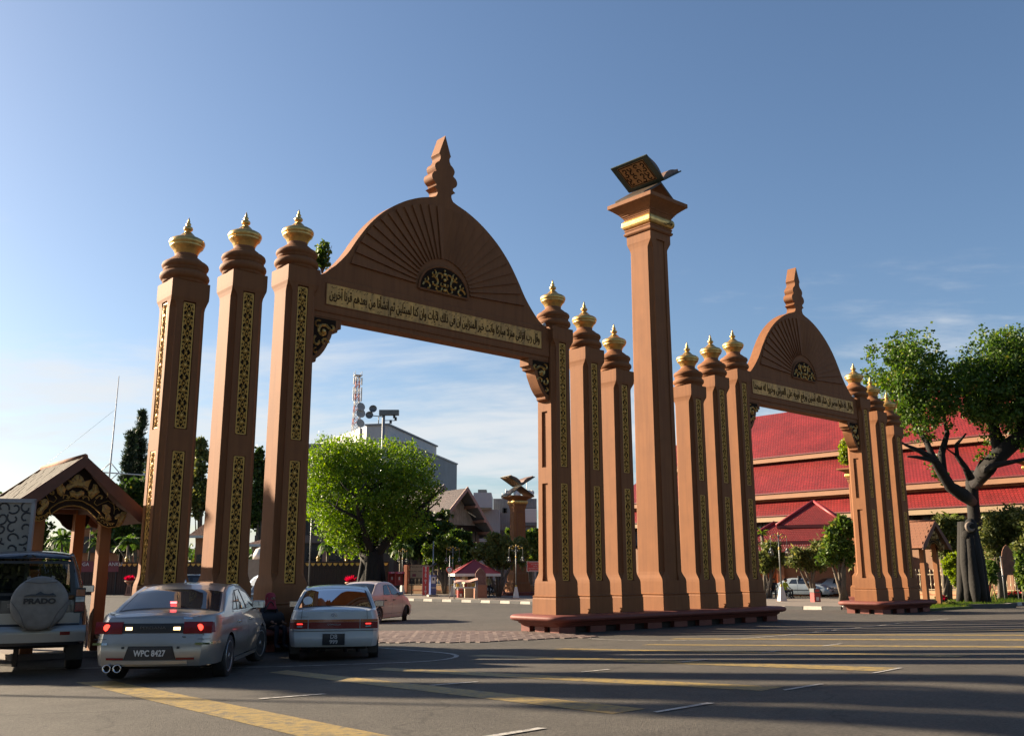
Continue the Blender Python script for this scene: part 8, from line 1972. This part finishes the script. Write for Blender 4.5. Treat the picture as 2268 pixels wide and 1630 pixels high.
# lawn at the right under the big tree
GR = [gnd(*p_) for p_ in [(2058, 1353), (2115, 1349), (2190, 1346), (2300, 1336)]]; lawn2 = slab('lawn', GR + [p_ + Vector((2.5, 10, 0)) for p_ in reversed(GR)], .10, GRASS); kerb_run(lawn2, [p_ + Vector((0, -.05, 0)) for p_ in GR[2:]], .8, .14)
PT = [(p_.x + 0, p_.y, p_.z) for p_ in GR]; rg = np.random.default_rng(2); n = 9000; uu, vv = rg.random(n), rg.random(n) * .8
idx = np.minimum((uu * 3).astype(int), 2); f_ = uu * 3 - idx; G_ = np.array(PT); base = G_[idx] * (1 - f_)[:, None] + G_[idx + 1] * f_[:, None] + np.array([2.5, 10, 0]) * vv[:, None] + np.array([0, .1, .1]); hgt = .05 + .09 * rg.random(n); dxx = rg.normal(size=(n, 2)) * .03
Vg = np.stack([base + np.c_[-.012 * np.ones(n), np.zeros(n), np.zeros(n)], base + np.c_[.012 * np.ones(n), np.zeros(n), np.zeros(n)], base + np.c_[dxx, hgt]], 1).reshape(-1, 3); tag(link('grass', np_mesh('grass', Vg, np.arange(3 * n).reshape(n, 3), LV_MID)), kind='stuff')

# ---------------------------------------------------------------- motorcycles and people
SKIN = mat('skin', (0.30, 0.16, 0.10), .5); HAIR = mat('black_hair', (0.012, 0.010, 0.009), .6)
def person(label, loc, rz, pose, top_m, leg_m, head=('hair', HAIR), sc=1.0, skin_m=None):
    """body grown as one skin surface along a posed skeleton; head with face, hair or scarf"""
    t = thing('person', label, 'person', loc, rz, None, sc)
    J = {'stand': dict(pel=(0, 0, .93), ch=(0, .0, 1.28), nk=(0, 0, 1.47), hd=(0, -.01, 1.58), sh=.19, el=(.25, .02, 1.14), ha=(.27, -.10, .90), hip=.10, kn=(.11, -.02, .50), an=(.12, .02, .08), toe=(.13, -.16, .04)),
         'sit': dict(pel=(0, .05, .50), ch=(0, .04, .84), nk=(0, 0, 1.03), hd=(0, -.02, 1.14), sh=.19, el=(.25, -.02, .74), ha=(.16, -.24, .62), hip=.10, kn=(.13, -.40, .50), an=(.13, -.38, .08), toe=(.14, -.54, .04)),
         'ride': dict(pel=(0, .10, .78), ch=(0, .02, 1.12), nk=(0, -.06, 1.30), hd=(0, -.10, 1.41), sh=.19, el=(.26, -.22, 1.06), ha=(.28, -.46, 1.0), hip=.12, kn=(.20, -.30, .74), an=(.20, -.12, .32), toe=(.21, -.28, .26))}[pose]
    V = [J['pel'], J['ch'], J['nk']]; E = [(0, 1), (1, 2)]; R = [(.145, .12), (.165, .115), (.055, .055)]
    for sg in (-1, 1):
        n = len(V); V += [(sg * J['sh'], J['ch'][1], J['ch'][2] + .12), (sg * J['el'][0], J['el'][1], J['el'][2]), (sg * J['ha'][0], J['ha'][1], J['ha'][2]), (sg * J['ha'][0], J['ha'][1] - .08, J['ha'][2] - .03)]; E += [(1, n), (n, n + 1), (n + 1, n + 2), (n + 2, n + 3)]; R += [(.06, .06), (.045, .045), (.032, .032), (.036, .02)]
        n = len(V); V += [(sg * J['hip'], J['pel'][1], J['pel'][2] - .06), (sg * J['kn'][0], J['kn'][1], J['kn'][2]), (sg * J['an'][0], J['an'][1], J['an'][2]), (sg * J['toe'][0], J['toe'][1], J['toe'][2])]; E += [(0, n), (n, n + 1), (n + 1, n + 2), (n + 2, n + 3)]; R += [(.095, .095), (.065, .065), (.045, .045), (.05, .035)]
    me = bpy.data.meshes.new('body'); me.from_pydata([tuple(v) for v in V], E, []); o = bpy.data.objects.new('body', me); COL.objects.link(o)
    md = o.modifiers.new('skin', 'SKIN'); sd = me.skin_vertices[0].data
    for i, r in enumerate(R): sd[i].radius = r
    sd[0].use_root = True; o.modifiers.new('sub', 'SUBSURF').levels = 1; bpy.context.view_layer.update()
    nm = bpy.data.meshes.new_from_object(o.evaluated_get(bpy.context.evaluated_depsgraph_get())); bpy.data.objects.remove(o)
    nm.materials.clear()
    for m_ in (top_m, leg_m, skin_m or SKIN): nm.materials.append(m_)
    zc_ = J['pel'][2] + .02
    for p_ in nm.polygons:
        c = p_.center; p_.use_smooth = True; hand = min((Vector(c) - Vector((sg * J['ha'][0], J['ha'][1] - .05, J['ha'][2]))).length for sg in (-1, 1))
        p_.material_index = 2 if (hand < .13 or c.z > J['nk'][2] - .02) else (1 if c.z < zc_ and abs(c.x) < .30 and not (c.z > J['ha'][2] - .08 and abs(c.x) > .22) else 0)
    link('body', nm, t); h = Vector(J['hd']); g = MB(); g.ball((0, 0, 0), .105, 14, 10, sz=1.18); g.ball((0, -.105, -.01), .020, 6, 5, sz=1.4); g.ball((-.105, 0, 0), .025, 6, 5, sz=1.4); g.ball((.105, 0, 0), .025, 6, 5, sz=1.4); g.build('head', SKIN, t, tuple(h))
    g = MB()
    for sx in (-1, 1): g.ball((sx * .037, -.097, .018), .012, 6, 4, 0)
    g.box((0, -.104, -.052), (.045, .008, .010)); g.build('face_features', HAIR, t, tuple(h))
    kind, hm_ = head; g = MB()
    if kind == 'hair': g.lathe([(.112, -.02), (.116, .04), (.095, .10), (.05, .125), (.001, .130)], 14, (0, .018, 0), cap=False)
    elif kind == 'scarf': g.lathe([(.17, -.24), (.14, -.14), (.122, -.03), (.122, .05), (.098, .11), (.05, .135), (.001, .14)], 14, (0, .022, 0), cap=False)
    else: g.lathe([(.128, -.06), (.14, 0), (.135, .07), (.10, .125), (.05, .15), (.001, .155)], 14, (0, .02, 0), cap=False)
    g.build({'hair': 'hair', 'scarf': 'head_scarf', 'helmet': 'helmet'}[kind], hm_, t, tuple(h))
    for sg in (-1, 1):   # hands: palm with five short fingers
        hx = Vector((sg * J['ha'][0], J['ha'][1] - .10, J['ha'][2] - .035)); g = MB()
        for k, L in enumerate((.055, .065, .060, .048)): g.tube([hx + Vector(((k - 1.5) * .016, 0, 0)), hx + Vector(((k - 1.5) * .017, -L * .6, -.006)), hx + Vector(((k - 1.5) * .017, -L * .95, -.026))], [.009, .008, .006], 5)
        g.tube([hx + Vector((-sg * .028, .035, 0)), hx + Vector((-sg * .052, .005, -.004)), hx + Vector((-sg * .054, -.022, -.010))], [.010, .009, .007], 5); tag(g.build('fingers', SKIN, t), kind='stuff')
    return t
CLB, CLW, CLY, CLD, CLR = (mat('blue_cloth', (.05, .09, .20), .8), mat('white_cloth', (.5, .52, .55), .8), mat('hi_vis_yellow', (.50, .60, .03), .7), mat('dark_cloth', (.02, .02, .028), .8), mat('red_cloth', (.38, .03, .05), .75))
q = gnd(1742, 1330); zi = gz(q.x, q.y) + .14
person('seated guard in a bright yellow vest facing away beside the right arch lamp post', (q.x, q.y, zi), radians(40), 'sit', CLY, CLD); person('seated person in dark shirt beside the guard in the yellow vest', (q.x - .75, q.y + .1, zi), radians(-20), 'sit', CLD, CLD)
for x in (0, -.75):
    t = thing('plastic_stool', ('low stool under the guard in the yellow vest', 'low stool under the person in the dark shirt')[x < 0], 'stool', (q.x + x, q.y + .08, zi)); MB().box((0, 0, .42), (.34, .34, .05)).build('seat', SIGNW, t)
    for sx in (-1, 1):
        for sy in (-1, 1): MB().tube([(sx * .15, sy * .15, 0), (sx * .13, sy * .13, .4)], .02, 5).build('leg', SIGNW, t)
p = gate_pt(CS[2] + .55, 2.15); pz = gz(p.x, p.y)
qs_ = plane_sz(607, 1310, .95)[0]; qq = gate_pt(qs_, .80); person('person in a red head scarf sitting on the platform edge beyond the white saloon', (qq.x, qq.y, .475 - .42 + .02), GROT + .3, 'sit', CLD, CLD, ('scarf', CLR), .88)
q = gnd(1082, 1327); person('person in pale shirt with dark hair standing behind the stone monument', (q.x - .1, q.y + 1.6, gz(q.x, q.y) + .02), radians(20), 'stand', mat('pale_yellow_shirt', (.45, .42, .22), .8), CLD, sc=.95)
# driver and passenger in the white saloon (car frame: x forward)
def in_car(label, x, y, top, head):
    c = bpy.data.objects['white_saloon']; M = Matrix.Translation(c.location) @ Matrix.Rotation(c.rotation_euler.z, 4, 'Z'); p_ = M @ Vector((x, y, -.14)); return person(label, tuple(p_), c.rotation_euler.z + pi / 2, 'sit', top, CLD, head)
in_car('driver in blue with a pale head scarf inside the white saloon', 2.12, -.34, CLB, ('scarf', CLW)); in_car('passenger in white on the left inside the white saloon', 2.10, .38, CLW, ('hair', HAIR))
def motorbike(label, loc, rz, m, front_box=False):
    t = thing('motorcycle', label, 'motorcycle', loc, rz, 'motorcycles parked behind the stone monument')
    for x in (-.62, .62):
        g = MB(); g.tube([(.27 * cos(a), 0, .27 * sin(a)) for a in np.linspace(0, 2 * pi, 21)], .035, 7); g.build('wheel', RUBBER, t, (x, 0, .30)); g = MB()
        for k in range(8): g.tube([(0, 0, 0), (.25 * cos(k * pi / 4), 0, .25 * sin(k * pi / 4))], .006, 3)
        g.ball((0, 0, 0), .05, 8, 5); tag(g.build('spokes', STEEL, t, (x, 0, .30)), kind='stuff')
    b = MB(); b.tube([(.62, 0, .30), (.52, 0, .62), (.42, 0, .98)], .035, 6); b.tube([(.42, 0, .90), (.05, 0, .50), (-.30, 0, .55), (-.62, 0, .30)], .04, 6); b.build('frame', POLE, t)
    b = MB(); b.loft([[(x, w * cos(a), z + h_ * sin(a)) for a in np.linspace(0, 2 * pi, 9)[:-1]] for x, z, w, h_ in ((-.70, .74, .06, .05), (-.45, .74, .13, .08), (-.05, .72, .14, .08), (.12, .66, .08, .06))], sm=True); b.build('seat', BLACKTRIM, t)
    b = MB(); b.loft([[(x, w * cos(a), z + h_ * sin(a)) for a in np.linspace(0, 2 * pi, 9)[:-1]] for x, z, w, h_ in ((-.75, .60, .05, .05), (-.4, .56, .13, .12), (0, .42, .13, .12), (.3, .55, .16, .2), (.46, .80, .10, .14))], sm=True); b.build('body_panel', m, t)
    b = MB(); b.tube([(.34, -.32, 1.0), (.42, 0, .97), (.34, .32, 1.0)], .018, 5); b.build('handlebar', BLACKTRIM, t); MB().ball((.52, 0, .86), .08, 8, 6).build('headlight', CLEAR_L, t); MB().box((-.1, 0, .34), (.3, .2, .22)).build('engine', POLE, t)
    if front_box: MB().box((-.7, 0, .95), (.4, .4, .3)).build('carrier_box', SIGNW, t)
    return t
for i, (px, py, rz, m_, lab) in enumerate(((1040, 1324, .2, CLD, 'dark motorcycle loaded with boxes, left of the stone monument'), (1079, 1323, -.1, CLD, 'black motorcycle half behind the stone monument'), (1090, 1323.5, -.15, WHITE, 'white fronted motorcycle with rider in red helmet'), (1098, 1321, .3, CLD, 'dark motorcycle behind the white fronted one'))):
    q = gnd(px, py); motorbike(lab, (q.x, q.y, gz(q.x, q.y) + .10), rz, m_, i == 0)
    if i == 2: person('rider in a red helmet sitting on the white fronted motorcycle', (q.x - .15, q.y, gz(q.x, q.y) + .10), rz + pi / 2, 'ride', CLD, CLD, ('helmet', REDS))

# ---------------------------------------------------------------- unseen trees: left row casts the street shadows, those behind the photographer added to dim the sky
def off_tree(x, y, H, R, seed):
    t = thing('unseen_roadside_tree', OFF_LAB[seed % len(OFF_LAB)], 'tree', (x, y, gz(x, y)), 0, 'roadside trees around the photographer'); rr = random.Random(seed); b = MB(); w_ = .35 if R > 2 else .12; b.tube([(0, 0, 0), (0, 0, H * .4), (0, 0, H * .7)], [w_, w_ * .7, w_ * .4], 8); b.build('trunk', BARK, t)
    bl = [(rr.uniform(-.3, .3) * R, rr.uniform(-.3, .3) * R, H * (.66 + .32 * k_ / 8), R * .8, R * .8, H * .07) for k_ in range(9)] if R < 2 else [(rr.uniform(-.5, .5) * R, rr.uniform(-.5, .5) * R, H * rr.uniform(.5, .9), R * rr.uniform(.45, .65), R * rr.uniform(.45, .65), H * rr.uniform(.12, .2)) for _ in range(7)]
    foliage('crown', t, bl, 6000, .45, LV_DARK, seed=seed, shell=.8, clump=.2, nclump=20)
OFF_LAB = ['dark roadside tree standing outside the picture']
for i, (x, y, H, R) in enumerate(OFF_TREES): off_tree(x, y, H, R, 200 + i)
